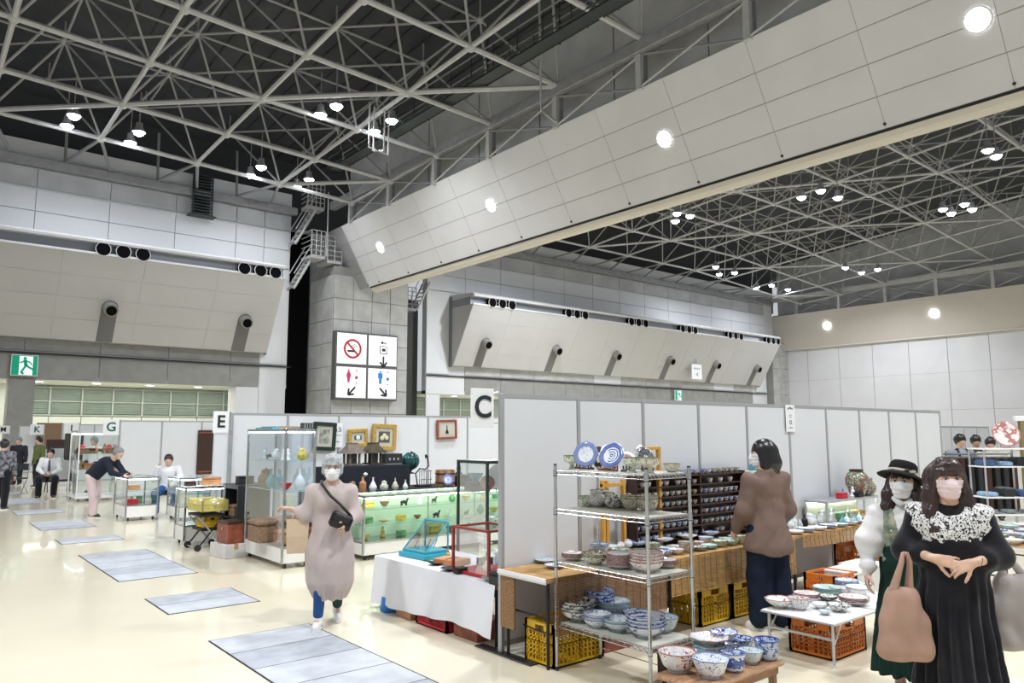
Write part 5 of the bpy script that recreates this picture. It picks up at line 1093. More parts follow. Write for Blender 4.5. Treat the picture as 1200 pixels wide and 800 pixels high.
# red framed case
rf = thing('red_display_case', 'red-framed glass display case with small goods on the white tablecloth', 'showcase', (4.18, 5.42, .512), math.radians(2))
box_obj('base', m_redc, rf, -.21, .21, -.26, .26, 0, .025, .004)
m_redf = mat('dull_red_paint', (.28, .04, .03), .45)
for a in (-.2, .2):
    for b_ in (-.25, .25): box_obj('corner_post', m_redf, rf, a-.011, a+.011, b_-.011, b_+.011, .025, .40)
    box_obj('top_bar', m_redf, rf, a-.011, a+.011, -.25, .25, .385, .405)
for b_ in (-.25, .25): box_obj('top_bar', m_redf, rf, -.2, .2, b_-.011, b_+.011, .385, .405)
pane('glass_pane', g_clear, rf, -.2, .2, -.252, -.248, .03, .385); pane('glass_pane', g_clear, rf, -.202, -.198, -.24, .24, .03, .385); pane('top_pane', g_clear, rf, -.19, .19, -.24, .24, .393, .398); pane('glass_shelf', g_clear, rf, -.19, .19, -.24, .24, .2, .205)
for k in range(6): trinket(['dish', 'jar', 'bowl', 'dish', 'figure', 'box'][k], ['small pale dish', 'clear lidded jar', 'small glass bowl', 'silver dish', 'small white figure', 'small dark box'][k]+' inside the red-framed case', 4.05+.05*k, 5.25+.075*k, .54 if k % 2 else .722, .11, [m_pw, m_crystal, m_crystal, m_alu2, m_pw, m_black][k])
wb = carton('flat orange-brown wooden box between the turquoise and the red case', 4.18, 5.98, .512, .20, .30, .055, mat('orange_wood', (.55, .24, .10), .45, noise=.15), .3, 'wooden_box')
for (x, y, s, m, k, lb) in ((4.05, 6.05, .16, m_iron, 'dish', 'black oval dish left of the orange-brown wooden box'), (3.98, 5.72, .17, m_black, 'dish', 'black shallow dish at the cloth edge near the red case'), (3.97, 5.55, .09, m_black, 'box', 'small black box leaning at the left foot of the red case'), (3.99, 5.10, .2, m_alu2, 'dish', 'flat silver tray right of the red case'), (3.98, 4.96, .17, m_black, 'box', 'black lidded box at the cloth end beside the aluminium pole'), (4.45, 5.15, .25, m_darkwood, 'box', 'dark brown box behind the red case near the pole'), (4.3, 6.22, .10, m_gold, 'figure', 'small yellow figure beside the turquoise case'), (4.1, 6.28, .08, m_grn, 'dish', 'small green dish beside the turquoise case'), (4.5, 5.7, .14, m_crystal, 'jar', 'clear glass jar behind the red case')):
    trinket(k, lb, x, y, .512, s, m)

# ============================================================ pottery booth
ORD = ['first', 'second', 'third', 'fourth', 'fifth', 'sixth', 'seventh', 'eighth', 'ninth', 'tenth', 'eleventh', 'twelfth', 'thirteenth', 'fourteenth', 'fifteenth', 'sixteenth', 'seventeenth', 'eighteenth', 'nineteenth', 'twentieth']
rp = random.Random(11)
PROT = {}
def pot_mesh(kind, m, var=0):
    key = (kind, m.name, var)
    if key in PROT: return PROT[key]
    b = MB(); n = 28; lobe, nl = ((0, 8), (.05, 8), (.035, 12))[var % 3]
    if kind == 'bowl': b.lathe([(.42, 0), (.44, .10), (.40, .11), (.66, .30), (.88, .55), (1.0, .86), (.985, .88), (.85, .60), (.60, .34), (.0001, .20)], n, lobe=lobe, nl=nl)
    elif kind == 'deep': b.lathe([(.50, 0), (.52, .10), (.48, .12), (.74, .35), (.86, .75), (1.0, 1.18), (.98, 1.20), (.80, .75), (.62, .36), (.0001, .26)], n, lobe=lobe, nl=nl)
    elif kind == 'plate': b.lathe([(.45, 0), (.47, .05), (.44, .06), (.78, .14), (1.0, .28), (.99, .30), (.76, .18), (.5, .11), (.0001, .10)], n, lobe=lobe, nl=nl)
    elif kind == 'cup': b.lathe([(.45, 0), (.50, .12), (.74, .3), (.88, .8), (1.0, 1.55), (.95, 1.55), (.8, .8), (.6, .4), (.0001, .3)], 16)
    elif kind == 'tall': b.lathe([(.62, 0), (.70, .08), (.86, .4), (.90, 1.0), (1.0, 1.55), (.95, 1.56), (.82, 1.0), (.75, .3), (.0001, .25)], n, lobe=lobe*.6, nl=nl)
    elif kind == 'jar': b.lathe([(.45, 0), (.52, .08), (.92, .45), (1.0, .85), (.85, 1.25), (.60, 1.42), (.62, 1.50), (.70, 1.52), (.66, 1.60), (.30, 1.72), (.10, 1.75), (.14, 1.85), (.0001, 1.92)], n)
    elif kind == 'teapot': b.lathe([(.5, 0), (.6, .08), (.95, .5), (.9, .95), (.5, 1.2), (.45, 1.25), (.1, 1.35), (.12, 1.45), (.0001, 1.5)], n); b.tube([(.85, 0, .5), (1.25, 0, .75), (1.45, 0, 1.15)], [.18, .13, .09], 8); b.tube([(-.85, 0, .9), (-1.3, 0, .85), (-1.25, 0, .4), (-.9, 0, .35)], .08, 6)
    elif kind == 'footed': b.lathe([(.55, 0), (.5, .05), (.28, .15), (.26, .55), (.5, .75), (.95, .95), (1.0, 1.6), (.96, 1.6), (.9, 1.0), (.0001, .85)], n, lobe=lobe, nl=nl)
    elif kind == 'square': b.bbox(-.9, .9, -.9, .9, 0, .22, .08).bbox(-1, 1, -1, 1, .18, .32, .06)
    ks = .1*(.70 if kind == 'bowl' else .85 if kind == 'deep' else 1); b.v = [(x*.1, y*.1, z*ks) for x, y, z in b.v]
    PROT[key] = b.mesh({'deep': 'bowl', 'tall': 'cup', 'footed': 'bowl'}.get(kind, kind), m, True); return PROT[key]
NAMES = {'bowl': 'bowl', 'deep': 'bowl', 'plate': 'plate', 'cup': 'cup', 'tall': 'cup', 'jar': 'lidded_jar', 'teapot': 'teapot', 'footed': 'footed_bowl', 'square': 'square_dish'}
CATS = {'bowl': 'bowl', 'deep': 'bowl', 'plate': 'plate', 'cup': 'cup', 'tall': 'cup', 'jar': 'jar', 'teapot': 'teapot', 'footed': 'bowl', 'square': 'dish'}
STEP = {'bowl': .17, 'deep': .22, 'plate': .085, 'cup': .3, 'tall': .3, 'square': .3}
DESC = {p_blue.name: 'blue-white', p_blue2.name: 'cobalt', p_imari.name: 'red-blue-white', p_cream.name: 'cream-brown', p_green.name: 'cream-green', p_black.name: 'black-white', p_red.name: 'red-patterned', p_ring.name: 'blue-ringed', p_pale.name: 'pale blue-green', m_pw.name: 'white', m_cel.name: 'celadon', m_darkwood.name: 'brown'}
def pot(kind, x, y, z, r, m, place, group, var=0, rz=None, tilt=None):
    o = bpy.data.objects.new(NAMES[kind], pot_mesh(kind, m, var)); C.objects.link(o); o.location = (x, y, z); o.scale = (r*10, r*10, r*10)
    o.rotation_euler = (tilt[0] if tilt else 0, tilt[1] if tilt else 0, rp.random()*6 if rz is None else rz)
    pl, _, ps = place.partition('|'); head = ('%s %s' % (DESC.get(m.name, 'patterned'), NAMES[kind].replace('_', ' '))).split(); ps = ps.split()
    return tag(o, ' '.join(head+pl.split()[:16-len(head)-len(ps)]).rstrip(',')+(', '+' '.join(ps) if ps else ''), CATS[kind], group)
def stack(kind, loc, r, m, n, place, group, var=0):
    for k in range(n):
        pos = '' if n == 1 else ('|bottom one' if k == 0 else '|top one' if k == n-1 else '|%s up' % ORD[k])
        pot(kind, loc[0]+(rp.random()-.5)*.003, loc[1]+(rp.random()-.5)*.003, loc[2]+k*r*STEP.get(kind, .3)*1.02, r, m, place+pos, group, var, rz=rp.random()*6)

# ---- chrome wire shelving
SX0, SX1, SY0, SY1 = 3.93, 4.39, 3.36, 4.26
sh_ = thing('wire_shelf', 'chrome wire shelving unit with four shelves of pottery in front of the tables', 'shelf', ((SX0+SX1)/2, (SY0+SY1)/2, 0))
a_, b_ = (SX1-SX0)/2, (SY1-SY0)/2
for sx in (-1, 1):
    for sy in (-1, 1):
        p_ = rod('post', m_chrome, sh_, (sx*a_, sy*b_, .03), (sx*a_, sy*b_, 1.50), .0125, 12)
        MB().tube([(sx*a_, sy*b_, 0), (sx*a_, sy*b_, .035)], [.016, .01], 10).obj('foot', m_black, sh_, True); MB().tube([(sx*a_, sy*b_, 1.50), (sx*a_, sy*b_, 1.51)], .013, 10).obj('cap', m_black, sh_)
LV = [.345, .789, 1.178, 1.466]
m_liner = mat('cream_shelf_liner', (.50, .49, .43), .6)
for z in LV:
    fr = MB()
    for e in (-1, 1):
        for dz in (0, -.028):
            fr.tube([(e*a_, -b_, z+dz-.006), (e*a_, b_, z+dz-.006)], .0035, 6); fr.tube([(-a_, e*b_, z+dz-.006), (a_, e*b_, z+dz-.006)], .0035, 6)
        for k in range(17):
            y = -b_+2*b_*k/17; fr.tube([(e*a_, y, z-.006), (e*a_, y+b_/17, z-.034), (e*a_, y+b_/8.5, z-.006)], .0028, 4)
        for k in range(12):
            x = -a_+2*a_*k/12; fr.tube([(x, e*b_, z-.006), (x+a_/12, e*b_, z-.034), (x+a_/6, e*b_, z-.006)], .0022, 4)
    for k in range(1, 18): y = -b_+2*b_*k/18; fr.tube([(-a_, y, z-.006), (a_, y, z-.006)], .002, 4)
    w_ = fr.obj('wire_frame', m_chrome, sh_)
    for sx in (-1, 1):
        for sy in (-1, 1): MB().tube([(sx*a_, sy*b_, z-.045), (sx*a_, sy*b_, z+.004)], [.017, .0155], 12).obj('collar', m_chrome, w_, True); MB().tube([(sx*a_, sy*b_, z-.05), (sx*a_, sy*b_, z-.045)], .0165, 10).obj('collar_ring', m_black, w_)
    box_obj('liner', m_liner, sh_, -a_+.012, a_-.012, -b_+.012, b_-.012, z-.003, z)
rod('lower_bar', m_chrome, sh_, (a_, -b_, .08), (a_, b_, .08), .004, 6)

G1, G2, G3, G4 = ['pottery on the %s wire shelf' % s for s in ('top', 'second', 'third', 'lowest')]
P_ = lambda loc, z: (loc[0], loc[1], z)
def clampxy(p, r, x0, x1, y0, y1): return (min(max(p[0], x0+r), x1-r), min(max(p[1], y0+r), y1-r))
# lowest shelf
for loc, r, k, m, n, pl_, v in (((4.081, 4.215, 0.345), 0.135, 'bowl', p_black, 4, 'at the left end of the lowest wire shelf', 1), ((4.056, 3.960, 0.345), 0.103, 'bowl', p_blue, 3, 'lowest wire shelf, front row, second', 0), ((4.097, 3.789, 0.345), 0.113, 'bowl', p_pale, 2, 'lowest wire shelf, front row, third', 0), ((4.125, 3.562, 0.345), 0.135, 'bowl', p_ring, 4, 'lowest wire shelf, front, corner post', 2), ((4.394, 3.571, 0.345), 0.103, 'deep', p_pale, 1, 'at the right end of the lowest wire shelf', 0),
                                  ((4.415, 4.252, 0.345), 0.117, 'deep', p_blue2, 4, 'lowest wire shelf, back row, left', 1), ((4.431, 4.043, 0.345), 0.124, 'bowl', p_pale, 4, 'lowest wire shelf, back row, middle', 1), ((4.456, 3.836, 0.345), 0.097, 'bowl', p_blue2, 3, 'lowest wire shelf, back row, right', 2)):
    stack(k, (*clampxy(loc, r*.55, SX0, SX1, SY0, SY1), .347), r, m, n, pl_, G4, v)
# third shelf
for loc, r, k, m, n, pl_, v in (((4.046, 4.200, 0.789), 0.086, 'plate', p_red, 5, 'at the left end of the third shelf', 1), ((4.046, 3.959, 0.789), 0.103, 'bowl', p_cream, 2, 'third wire shelf, second stack', 0), ((4.074, 3.733, 0.789), 0.106, 'plate', p_imari, 9, 'third wire shelf, tall stack', 2), ((4.099, 3.519, 0.789), 0.121, 'bowl', p_red, 4, 'third wire shelf, widest stack', 1), ((4.425, 3.549, 0.789), 0.086, 'plate', p_imari, 5, 'on the third shelf at its right end', 2),
                                  ((4.339, 4.318, 0.789), 0.076, 'bowl', p_imari, 2, 'third wire shelf, left in the back row', 0), ((4.437, 4.208, 0.789), 0.076, 'deep', p_blue, 2, 'third wire shelf, blue stack of the back row', 0), ((4.420, 3.986, 0.789), 0.081, 'bowl', p_green, 3, 'third wire shelf, middle of the back row', 1), ((4.485, 3.831, 0.789), 0.086, 'bowl', p_cream, 3, 'third wire shelf, right in the back row', 2)):
    stack(k, (*clampxy(loc, r*.55, SX0, SX1, SY0, SY1), .791), r, m, n, pl_, G3, v)
# second shelf
for loc, r, k, m, n, pl_, v in (((4.207, 4.429, 1.178), 0.061, 'deep', p_green, 1, 'at the left end of the second shelf', 1), ((4.221, 4.278, 1.178), 0.076, 'deep', p_green, 1, 'on the second shelf, second of the front row', 2), ((4.242, 4.127, 1.178), 0.071, 'jar', p_imari, 1, 'on the second shelf, round and blue-banded', 0), ((4.270, 3.974, 1.178), 0.076, 'teapot', p_black, 1, 'on the second shelf, fourth of the front row', 0), ((4.275, 3.804, 1.178), 0.083, 'deep', p_cream, 2, 'on the second shelf left of the corner post', 1), ((4.357, 3.694, 1.178), 0.085, 'deep', p_cream, 2, 'on the second shelf at the corner post', 1), ((4.517, 3.680, 1.178), 0.063, 'deep', p_cream, 1, 'on the second shelf, second from the right end', 0), ((4.688, 3.704, 1.178), 0.059, 'deep', p_cream, 1, 'at the right end of the second shelf', 2),
                                  ((4.404, 4.503, 1.178), 0.063, 'tall', p_green, 2, 'on the second shelf, stacked cups at the back left', 0), ((4.462, 4.394, 1.178), 0.061, 'jar', p_cream, 1, 'on the second shelf, back row behind the round jar', 0), ((4.530, 4.248, 1.178), 0.067, 'jar', p_black, 1, 'on the second shelf, back row with brown lid', 0), ((4.590, 4.101, 1.178), 0.071, 'jar', p_green, 1, 'on the second shelf, back row, third jar', 0), ((4.650, 3.958, 1.178), 0.067, 'teapot', p_cream, 1, 'on the second shelf, back row behind the corner bowls', 0), ((4.779, 3.894, 1.178), 0.061, 'jar', p_cream, 1, 'on the second shelf, back right corner', 0)):
    stack(k, (*clampxy(loc, r*.8, SX0, SX1, SY0, SY1), 1.180), r, m, n, pl_, G2, v)
# top shelf
pot('footed', 4.04, 4.19, 1.468, .066, p_green, 'at the left end of the top wire shelf', G1, 0, rz=0)
for loc, r, k, m, pl_, v in (((4.05, 3.585), .066, 'footed', p_green, 'on the top shelf left of the corner post', 0), ((4.03, 3.41), .068, 'footed', p_cream, 'on the top shelf at the corner post', 1), ((4.29, 3.43), .060, 'deep', p_cream, 'at the right end of the top shelf', 1), ((4.12, 3.89), .05, 'deep', m_cel, 'on the top shelf between the two standing plates', 1)):
    pot(k, loc[0], loc[1], 1.468, r, m, pl_, G1, v)
CA = 232
standing_plate('blue and white landscape plate standing on the top wire shelf, leftmost', (4.02, 4.02, 1.468), .098, p_blue, CA-28, 76, m_black, .03, G1)
standing_plate('blue-patterned plate leaning to the right on the top wire shelf', (4.02, 3.76, 1.468), .100, p_ring, CA-40, 62, m_redwood, .03, G1)
standing_plate('white round plate standing behind the black square plate on the top shelf', (4.28, 4.02, 1.468), .085, m_pw, CA+30, 75, m_redwood, 0, G1)
standing_plate('black and white plate leaning back on the top shelf above the footed bowls', (4.20, 3.58, 1.468), .085, p_black, CA+35, 62, m_redwood, 0, G1)
standing_plate('small white plate with brown stand between leaning plates of the top shelf', (4.22, 3.76, 1.468), .065, p_red, CA+25, 60, m_darkwood, 0, G1)
sq = thing('square_plate', 'black square plate with white centre standing on the top wire shelf', 'plate', (4.22, 4.06, 1.488), math.radians(CA+40), G1)
MB().loft([[(-.006, -.06, 0), (.006, -.06, 0), (.006, .06, 0), (-.006, .06, 0)], [(-.06, -.06, .15), (-.048, -.06, .15), (-.048, .06, .15), (-.06, .06, .15)]]).obj('dish', m_black, sq); MB().loft([[(-.001, -.03, .03), (-.001, .03, .03), (-.012, .03, .03), (-.012, -.03, .03)], [(-.038, -.03, .12), (-.038, .03, .12), (-.05, .03, .12), (-.05, -.03, .12)]]).obj('centre', m_pw, sq); MB().tube([(.0, -.04, -.014), (.0, .04, -.014)], .006, 6).obj('stand_bar', m_redwood, sq)
v_ = (4.31, 3.63, 1.50)
vz = MB().lathe([(.03, -.02), (.045, 0), (.06, .05), (.062, .10), (.048, .14), (.028, .16), (.033, .175), (.0001, .17)], 28).obj('vase', mat('pale_blue_white_porcelain', (.66, .75, .78), .15, coat=.3), None, 'all', v_); vz.rotation_euler = (-.25, -.6, 0); tag(vz, 'large pale blue-white jar tilted over the corner of the top shelf', 'vase', G1)
for k, (px_, n_) in enumerate(((0, 3), (1, 4), (2, 3), (3, 4))): pass
for k, loc in enumerate(((4.149, 4.248, 1.466), (4.141, 4.165, 1.466), (4.138, 4.079, 1.466), (4.099, 3.942, 1.466), (4.092, 3.866, 1.466), (4.089, 3.788, 1.466), (4.092, 3.707, 1.466), (4.094, 3.627, 1.466))):
    t = thing('plate_stand', 'small wooden plate stand on the top wire shelf edge, %s from the left' % ORD[k], 'plate stand', P_(loc, 1.467), math.radians(CA), G1); MB().bbox(-.015, .015, -.022, .022, 0, .016, .004).obj('foot', m_redwood if k % 2 else m_darkwood, t, True); MB().tube([(-.012, 0, .012), (-.02, 0, .04)], .006, 6).obj('back_strut', m_darkwood, t)

# ---- tables along the wall with bamboo mats
m_mat = mat('bamboo_mat', (.46, .27, .10), .7, noise=.28, nscale=30, stretch=(.35, 1, 5)); m_mat2 = mat('darker_bamboo_mat', (.26, .14, .065), .7, noise=.28, nscale=30, stretch=(.35, 1, 5)); m_thread = mat('dark_thread', (.10, .05, .03), .8)
def bamboo_mat(parent, x0, x1, y, ztop, zbot, m, skew=0):
    mb = MB(); n = int((ztop-zbot)/.011); nx = 14
    for k in range(n):
        z = zbot+(ztop-zbot)*(k+.5)/n; rings = []
        for q in range(nx+1):
            x = x0+(x1-x0)*q/nx; yy = y-.006*math.sin(x*5+z*6)-.012*((ztop-z)/.4)*math.sin(x*3); zz = z+.004*math.sin(x*9)+skew*(x-x0)*(1-(z-zbot)/(ztop-zbot))
            rings.append([(x, yy-.004, zz-.0042), (x, yy-.006, zz), (x, yy-.004, zz+.0042), (x, yy+.001, zz)])
        mb.loft(rings)
    o = mb.obj('bamboo_mat', m, parent)
    th = MB()
    for q in range(int((x1-x0)/.085)):
        x = x0+.04+q*.085; th.tube([(x, y-.012, ztop), (x, y-.013, (ztop+zbot)/2), (x, y-.016-.012*math.sin(x*3), zbot)], .0022, 4)
    th.obj('binding_threads', m_thread, o)['kind'] = 'stuff'; return o
def trestle(label, x0, x1, y0, y1, z, topm=m_brownwood, mats=(), end=None):
    t = thing('display_table', label, 'table', (x0, y0, 0)); L, D = x1-x0, y1-y0
    MB().bbox(0, L, 0, D, z-.035, z, .01).obj('tabletop', topm, t)
    MB().box(0.0, L, .004, D-.004, z, z+.004).obj('top_cloth', m_mat, t)
    for x in (.06, L-.06):
        for y in (.05, D-.05): rod('leg', m_iron, t, (x, y, 0), (x, y, z-.035), .013, 8)
        rod('leg_brace', m_iron, t, (x, .05, z*.55), (x, D-.05, z*.55), .008, 6)
    for (a, b, zb, m, sk) in mats: bamboo_mat(t, a-x0, b-x0, -.012, z+.004, zb, m, sk)
    return t
ZT = .66
t1 = trestle('display table with white rounded end and dark bamboo mat behind the wire shelf', 3.83, 5.20, 4.26, 4.83, ZT, m_brownwood, ((3.90, 4.55, .24, m_mat2, 0), (4.55, 5.2, .22, m_mat2, .02)))
MB().loft([[(0, 0, ZT-.04), (0, .57, ZT-.04), (-.015, .57, ZT-.02), (-.015, 0, ZT-.02)], [(0, 0, ZT+.006), (0, .57, ZT+.006), (-.012, .57, ZT+.004), (-.012, 0, ZT+.004)]]).obj('white_edge', m_whitepl, t1, True)
box_obj('side_curtain', m_mat2, t1, .02, .035, .40, .57, .22, ZT-.04)
trestle('long display table with light bamboo mat in front of the cup rack', 5.22, 6.75, 4.23, 4.83, ZT, m_brownwood, ((5.22, 5.95, .35, m_mat, .0), (5.95, 6.73, .355, m_mat, .01)))
trestle('display table with short bamboo mat right of the woman in brown shirt', 7.35, 9.3, 4.30, 4.83, ZT, m_brownwood, ((7.5, 8.2, .53, m_mat, -.01), (8.2, 9.28, .52, m_mat, .0)))
trestle('short table between the two bamboo mats, hidden behind the woman in brown shirt', 6.78, 7.32, 4.28, 4.83, ZT, m_brownwood, ((6.80, 7.30, .30, m_mat, 0),))
# crates below
crate('yellow lattice crate under the white-ended table beside the aluminium pole', 4.19, 4.45, 0, .53, .34, .31, m_yellow)
tag(MB().tube([(3.915, 4.27, .25), (3.915, 4.45, .245), (3.915, 4.62, .26)], .006, 6).obj('strap', m_iron, None), 'black strap across the yellow lattice crate', 'strap')
carton('brown wooden box behind the yellow crate under the table', 4.75, 4.5, 0, .5, .36, .2, m_redwood)
crate('left yellow crate under the light bamboo mat', 5.98, 4.50, 0, .46, .36, .33, m_yellow); crate('right yellow crate under the light bamboo mat', 6.47, 4.50, 0, .44, .36, .33, m_yellow); crate('orange crate under the table behind the woman in brown shirt', 6.98, 4.50, 0, .46, .36, .34, m_orange)
crate('orange crate with white boxes on top, right of the woman in brown shirt', 7.45, 3.98, 0, .44, .34, .34, m_orange); crate('orange crate behind the white foam boxes under the right table', 9.0, 4.45, 0, .46, .36, .42, m_orange)
m_foam = mat('white_foam', (.72, .71, .68), .8)
for k, (x, y, z) in enumerate(((7.82, 3.98, 0), (8.30, 4.05, 0))):
    t = carton('%s white foam box on the floor before the right table' % ('left', 'right')[k], x, y, z, .44, .34, .30, m_foam, name='foam_box'); MB().bbox(-.225, .225, -.175, .175, .30, .33, .008).obj('lid', m_foam, t)
S = SDF((-.2, -.2, -.05), (.2, .2, .45), .012); S.cap((0, 0, .1), (0, 0, .2), .13, .09, .03); S.cap((0, 0, .2), (.02, 0, .34), .07, .03, .03)
pbg = S.mesh('plastic_bag', mat('white_plastic_bag', (.70, .71, .70), .4), None, folds(.012, (40, 40, 14))); pbg.location = (8.62, 3.98, .0); tag(pbg, 'white plastic bag standing beside the white foam boxes', 'bag')

GT = 'dishes on the long display table'
# plates on the white end of the left table
for k, (loc, r) in enumerate((((4.384, 4.963, 0.660), .085), ((4.302, 4.784, 0.660), .095), ((4.196, 4.565, 0.660), .085))):
    pot('plate', loc[0], loc[1], ZT+.008, r, [p_ring, p_pale, p_blue][k], 'on the white-ended table left of the wire shelf, %s' % ('farthest back', 'in the middle', 'nearest')[k], 'plates on the white-ended table', 0)
rows_t = [(4.36, .078, 0), (4.53, .075, .05)]
mats_ = [p_red, p_green, p_imari, p_blue, p_pale, p_cream, p_blue, m_pw, p_black, p_ring, p_pale, m_cel, p_blue2]
for ri, (yy, r, dx) in enumerate(rows_t):
    xx = 4.66+dx if ri == 0 else 4.9; k = 0
    while xx < 6.66:
        kd = ['bowl', 'plate', 'deep', 'bowl', 'plate'][(k*2+ri) % 5]; n = 3 if kd == 'plate' else (2 if k % 3 == 0 else 1)
        m = mats_[(k*3+ri*5) % 13] if xx < 6.2 else [m_cel, p_green][k % 2]
        stack(kd, (xx, yy+rp.random()*.02, ZT+.006), r, m, n, 'long table %s row, %s from left' % (('front', 'back')[ri], ORD[k]), GT, k)
        xx += r*2.12; k += 1
for k in range(5): pot('plate', 4.95+k*.36, 4.66 if k else 4.64, ZT+.07, .10, [p_pale, p_blue2, p_blue, m_pw, p_ring][k], 'lying across the back row of the long table, %s from the left' % ORD[k], GT, k)
# yellow wooden lattice frame
yf = thing('wooden_lattice_frame', 'honey-coloured wooden lattice frame standing behind the wire shelf', 'frame', (4.93, 4.74, ZT))
m_honey = mat('honey_wood', (.60, .31, .05), .45, noise=.12, nscale=8, stretch=(6, 6, 1))
for x, h in ((0, .66), (.045, .66), (.27, .66), (.78, .95)): box_obj('post', m_honey, yf, x, x+.035, -.02, .02, 0, h, .003)
for x0_, x1_, z in ((0, .3, .04), (0, .3, .37), (0, .3, .60), (.57, .8, .92)): box_obj('rail', m_honey, yf, x0_, x1_, -.018, .018, z, z+.03, .003)
pot('jar', 5.02, 4.60, ZT+.07, .036, p_red, 'small and white with red spots, in the wooden lattice frame', GT); pot('jar', 5.14, 4.62, ZT+.07, .04, p_blue, 'small, blue spotted, behind the lattice post', GT)
# cup rack
cr = thing('cup_rack', 'dark brown wooden rack of small cups standing on the long display table', 'rack', (5.35, 4.70, ZT+.01))
W2 = 1.76; zs_ = [.06, .16, .26, .36, .46, .56, .655]
for x in (0, .97, W2-.02): box_obj('upright', m_darkwood, cr, x, x+.02, 0, .115, 0, .67, .002)
box_obj('back_panel', m_darkwood, cr, 0, W2, .105, .115, 0, .67)
for z in zs_: box_obj('shelf_board', m_darkwood, cr, .02, W2-.02, 0, .105, z-.012, z, .002)
cupm = [[m_darkwood, p_imari, p_red], [p_cream, p_red], [p_cream, p_pale], [p_cream, p_black], [p_blue, p_ring], [p_blue2, p_blue]]
for ri in range(6):
    z = ZT+.01+zs_[5-ri] if ri < 6 else 0
    for k in range(19):
        x = 5.35+.06+k*.088
        if .94 < x-5.35 < 1.02: continue
        right = x-5.35 > .98
        if right and ((ri == 0 and k in (11, 12, 14, 16, 18)) or (ri == 5 and k in (12, 13, 16, 17, 18))): continue
        if not right and ri == 0 and k in (3, 6): continue
        m = cupm[ri][k % len(cupm[ri])]
        if right: m = [[p_cream, m_pw], [p_ring, m_pw, p_pale], [p_ring, p_pale, p_green], [p_imari, p_blue2, p_blue], [p_black, p_blue]][min(ri, 4)][k % 2]
        pot('cup', x, 4.755, z, .031, m, 'in row %s of the dark cup rack, place %s' % (['one', 'two', 'three', 'four', 'five', 'six'][ri], ORD[k]), 'small cups in the dark rack')
for k in range(17): pot('deep', 5.42+k*.10, 4.755, ZT+.668, .045, ([p_cream, p_green] if k < 5 else [p_blue2, p_blue, p_pale] if k < 12 else [p_black, p_cream])[k % 2], 'on top of the dark cup rack, %s from the left' % ORD[k], 'bowls on top of the cup rack', k)
lb_ = carton('pale narrow shelf box on the table beside the head of the woman in brown shirt', 7.5, 4.74, ZT+.01, .5, .14, .66, m_foam, name='display_box'); tag(MB().bbox(-.05, .05, -.04, .04, 0, .07, .006).obj('small_box', m_teal, None, loc=(7.32, 4.72, ZT+.672)), 'small light blue box on the pale shelf box beside the masked face', 'box')
# right table goods
GR = 'goods on the right display table'
for k in range(4): pot('square', 7.48, 4.55, ZT+.006+k*.035, .09, [p_pale, p_blue][k % 2], 'stacked at the left of the right display table, %s from the bottom' % ORD[k], GR, rz=.2)
for k in range(7):
    stack('plate', (7.52+k*.24, 4.40, ZT+.006), .10, [m_pw, p_pale, m_pw, p_ring, p_pale, m_pw, p_blue][k], 2+k % 2, 'in the front row of the right table, %s from the left' % ORD[k], GR, k)
for k in range(8): trinket(['bottle', 'jar', 'figure', 'vase'][k % 4], 'small %s in the middle of the right display table, %s from the left' % (['dark bottle', 'clear glass jar', 'glass figure', 'pale vase'][k % 4], ORD[k]), 7.66+k*.11, 4.60, ZT+.006, .13+.02*(k % 3), [m_iron, m_crystal, m_crystal, p_pale][k % 4], group=GR)
for k in range(6): trinket(['vase', 'bottle', 'bowl'][k % 3], 'light blue glass %s at the right end of the right table, %s' % (['vase', 'bottle', 'bowl'][k % 3], ORD[k]), 8.62+k*.1, 4.42, ZT+.006, .13, [m_teal, m_crystal, p_pale][k % 3], group=GR)
gc = showcase('small lit glass showcase behind the hat of the woman in white blouse', 8.45, 9.75, 4.48, 4.80, .92, .60, [], m_alu2, g_clear, cast=False, led=m_led, basem=m_alu2) if 0 else None
gc = thing('counter_case', 'low lit glass counter case with aluminium frame carrying the patterned jars', 'showcase', (9.1, 4.66, ZT+.006))
for a in (-.62, .62):
    for b in (-.13, .13): box_obj('corner_post', m_alu, gc, a-.012, a+.012, b-.012, b+.012, 0, .25)
box_obj('top', m_alu, gc, -.64, .64, -.145, .145, .25, .28, .003); pane('glass_pane', g_clear, gc, -.61, .61, -.133, -.129, 0, .25); box_obj('back_panel', m_yel if 0 else mat('pale_yellow_lining', (.70, .70, .50), .7), gc, -.61, .61, .12, .125, 0, .25)
MB().tube([(-.6, .1, .235), (.6, .1, .235)], .008, 6).obj('light_strip', m_led, gc)
for k in range(5): trinket(['jar', 'figure', 'box', 'vase', 'box'][k], 'curio inside the lit counter case, %s from the left' % ORD[k], 8.65+k*.2, 4.66, ZT+.01, .17, [m_crystal, m_pw, m_grn, m_crystal, m_gold][k], group=GR)
tz = ZT+.006+.282
bv = MB().lathe([(.075, 0), (.08, .01), (.10, .05), (.135, .15), (.14, .21), (.115, .275), (.075, .305), (.07, .31)], 32).obj('vase', mat('brown_green_patterned_glaze', (.55, .50, .38), .4, col2=(.10, .13, .08), nscale=26) if 0 else porcelain('dense_green_red_pattern', (.55, .50, .40), (.10, .14, .08), 40, .9, (.22, .10, .08)), None, 'all', (9.42, 4.62, tz)); tag(bv, 'large patterned vase with dark rim on the counter case, left of the black hat', 'vase')
MB().lathe([(.07, .30), (.082, .305), (.084, .33), (.066, .33), (.064, .30), (.07, .30)], 28).obj('rim', m_darkwood, bv, True)
trinket('jar', 'smaller patterned jar half hidden by the black hat', 9.66, 4.6, tz, .26, MATS['dense_green_red_pattern'], 'jar')
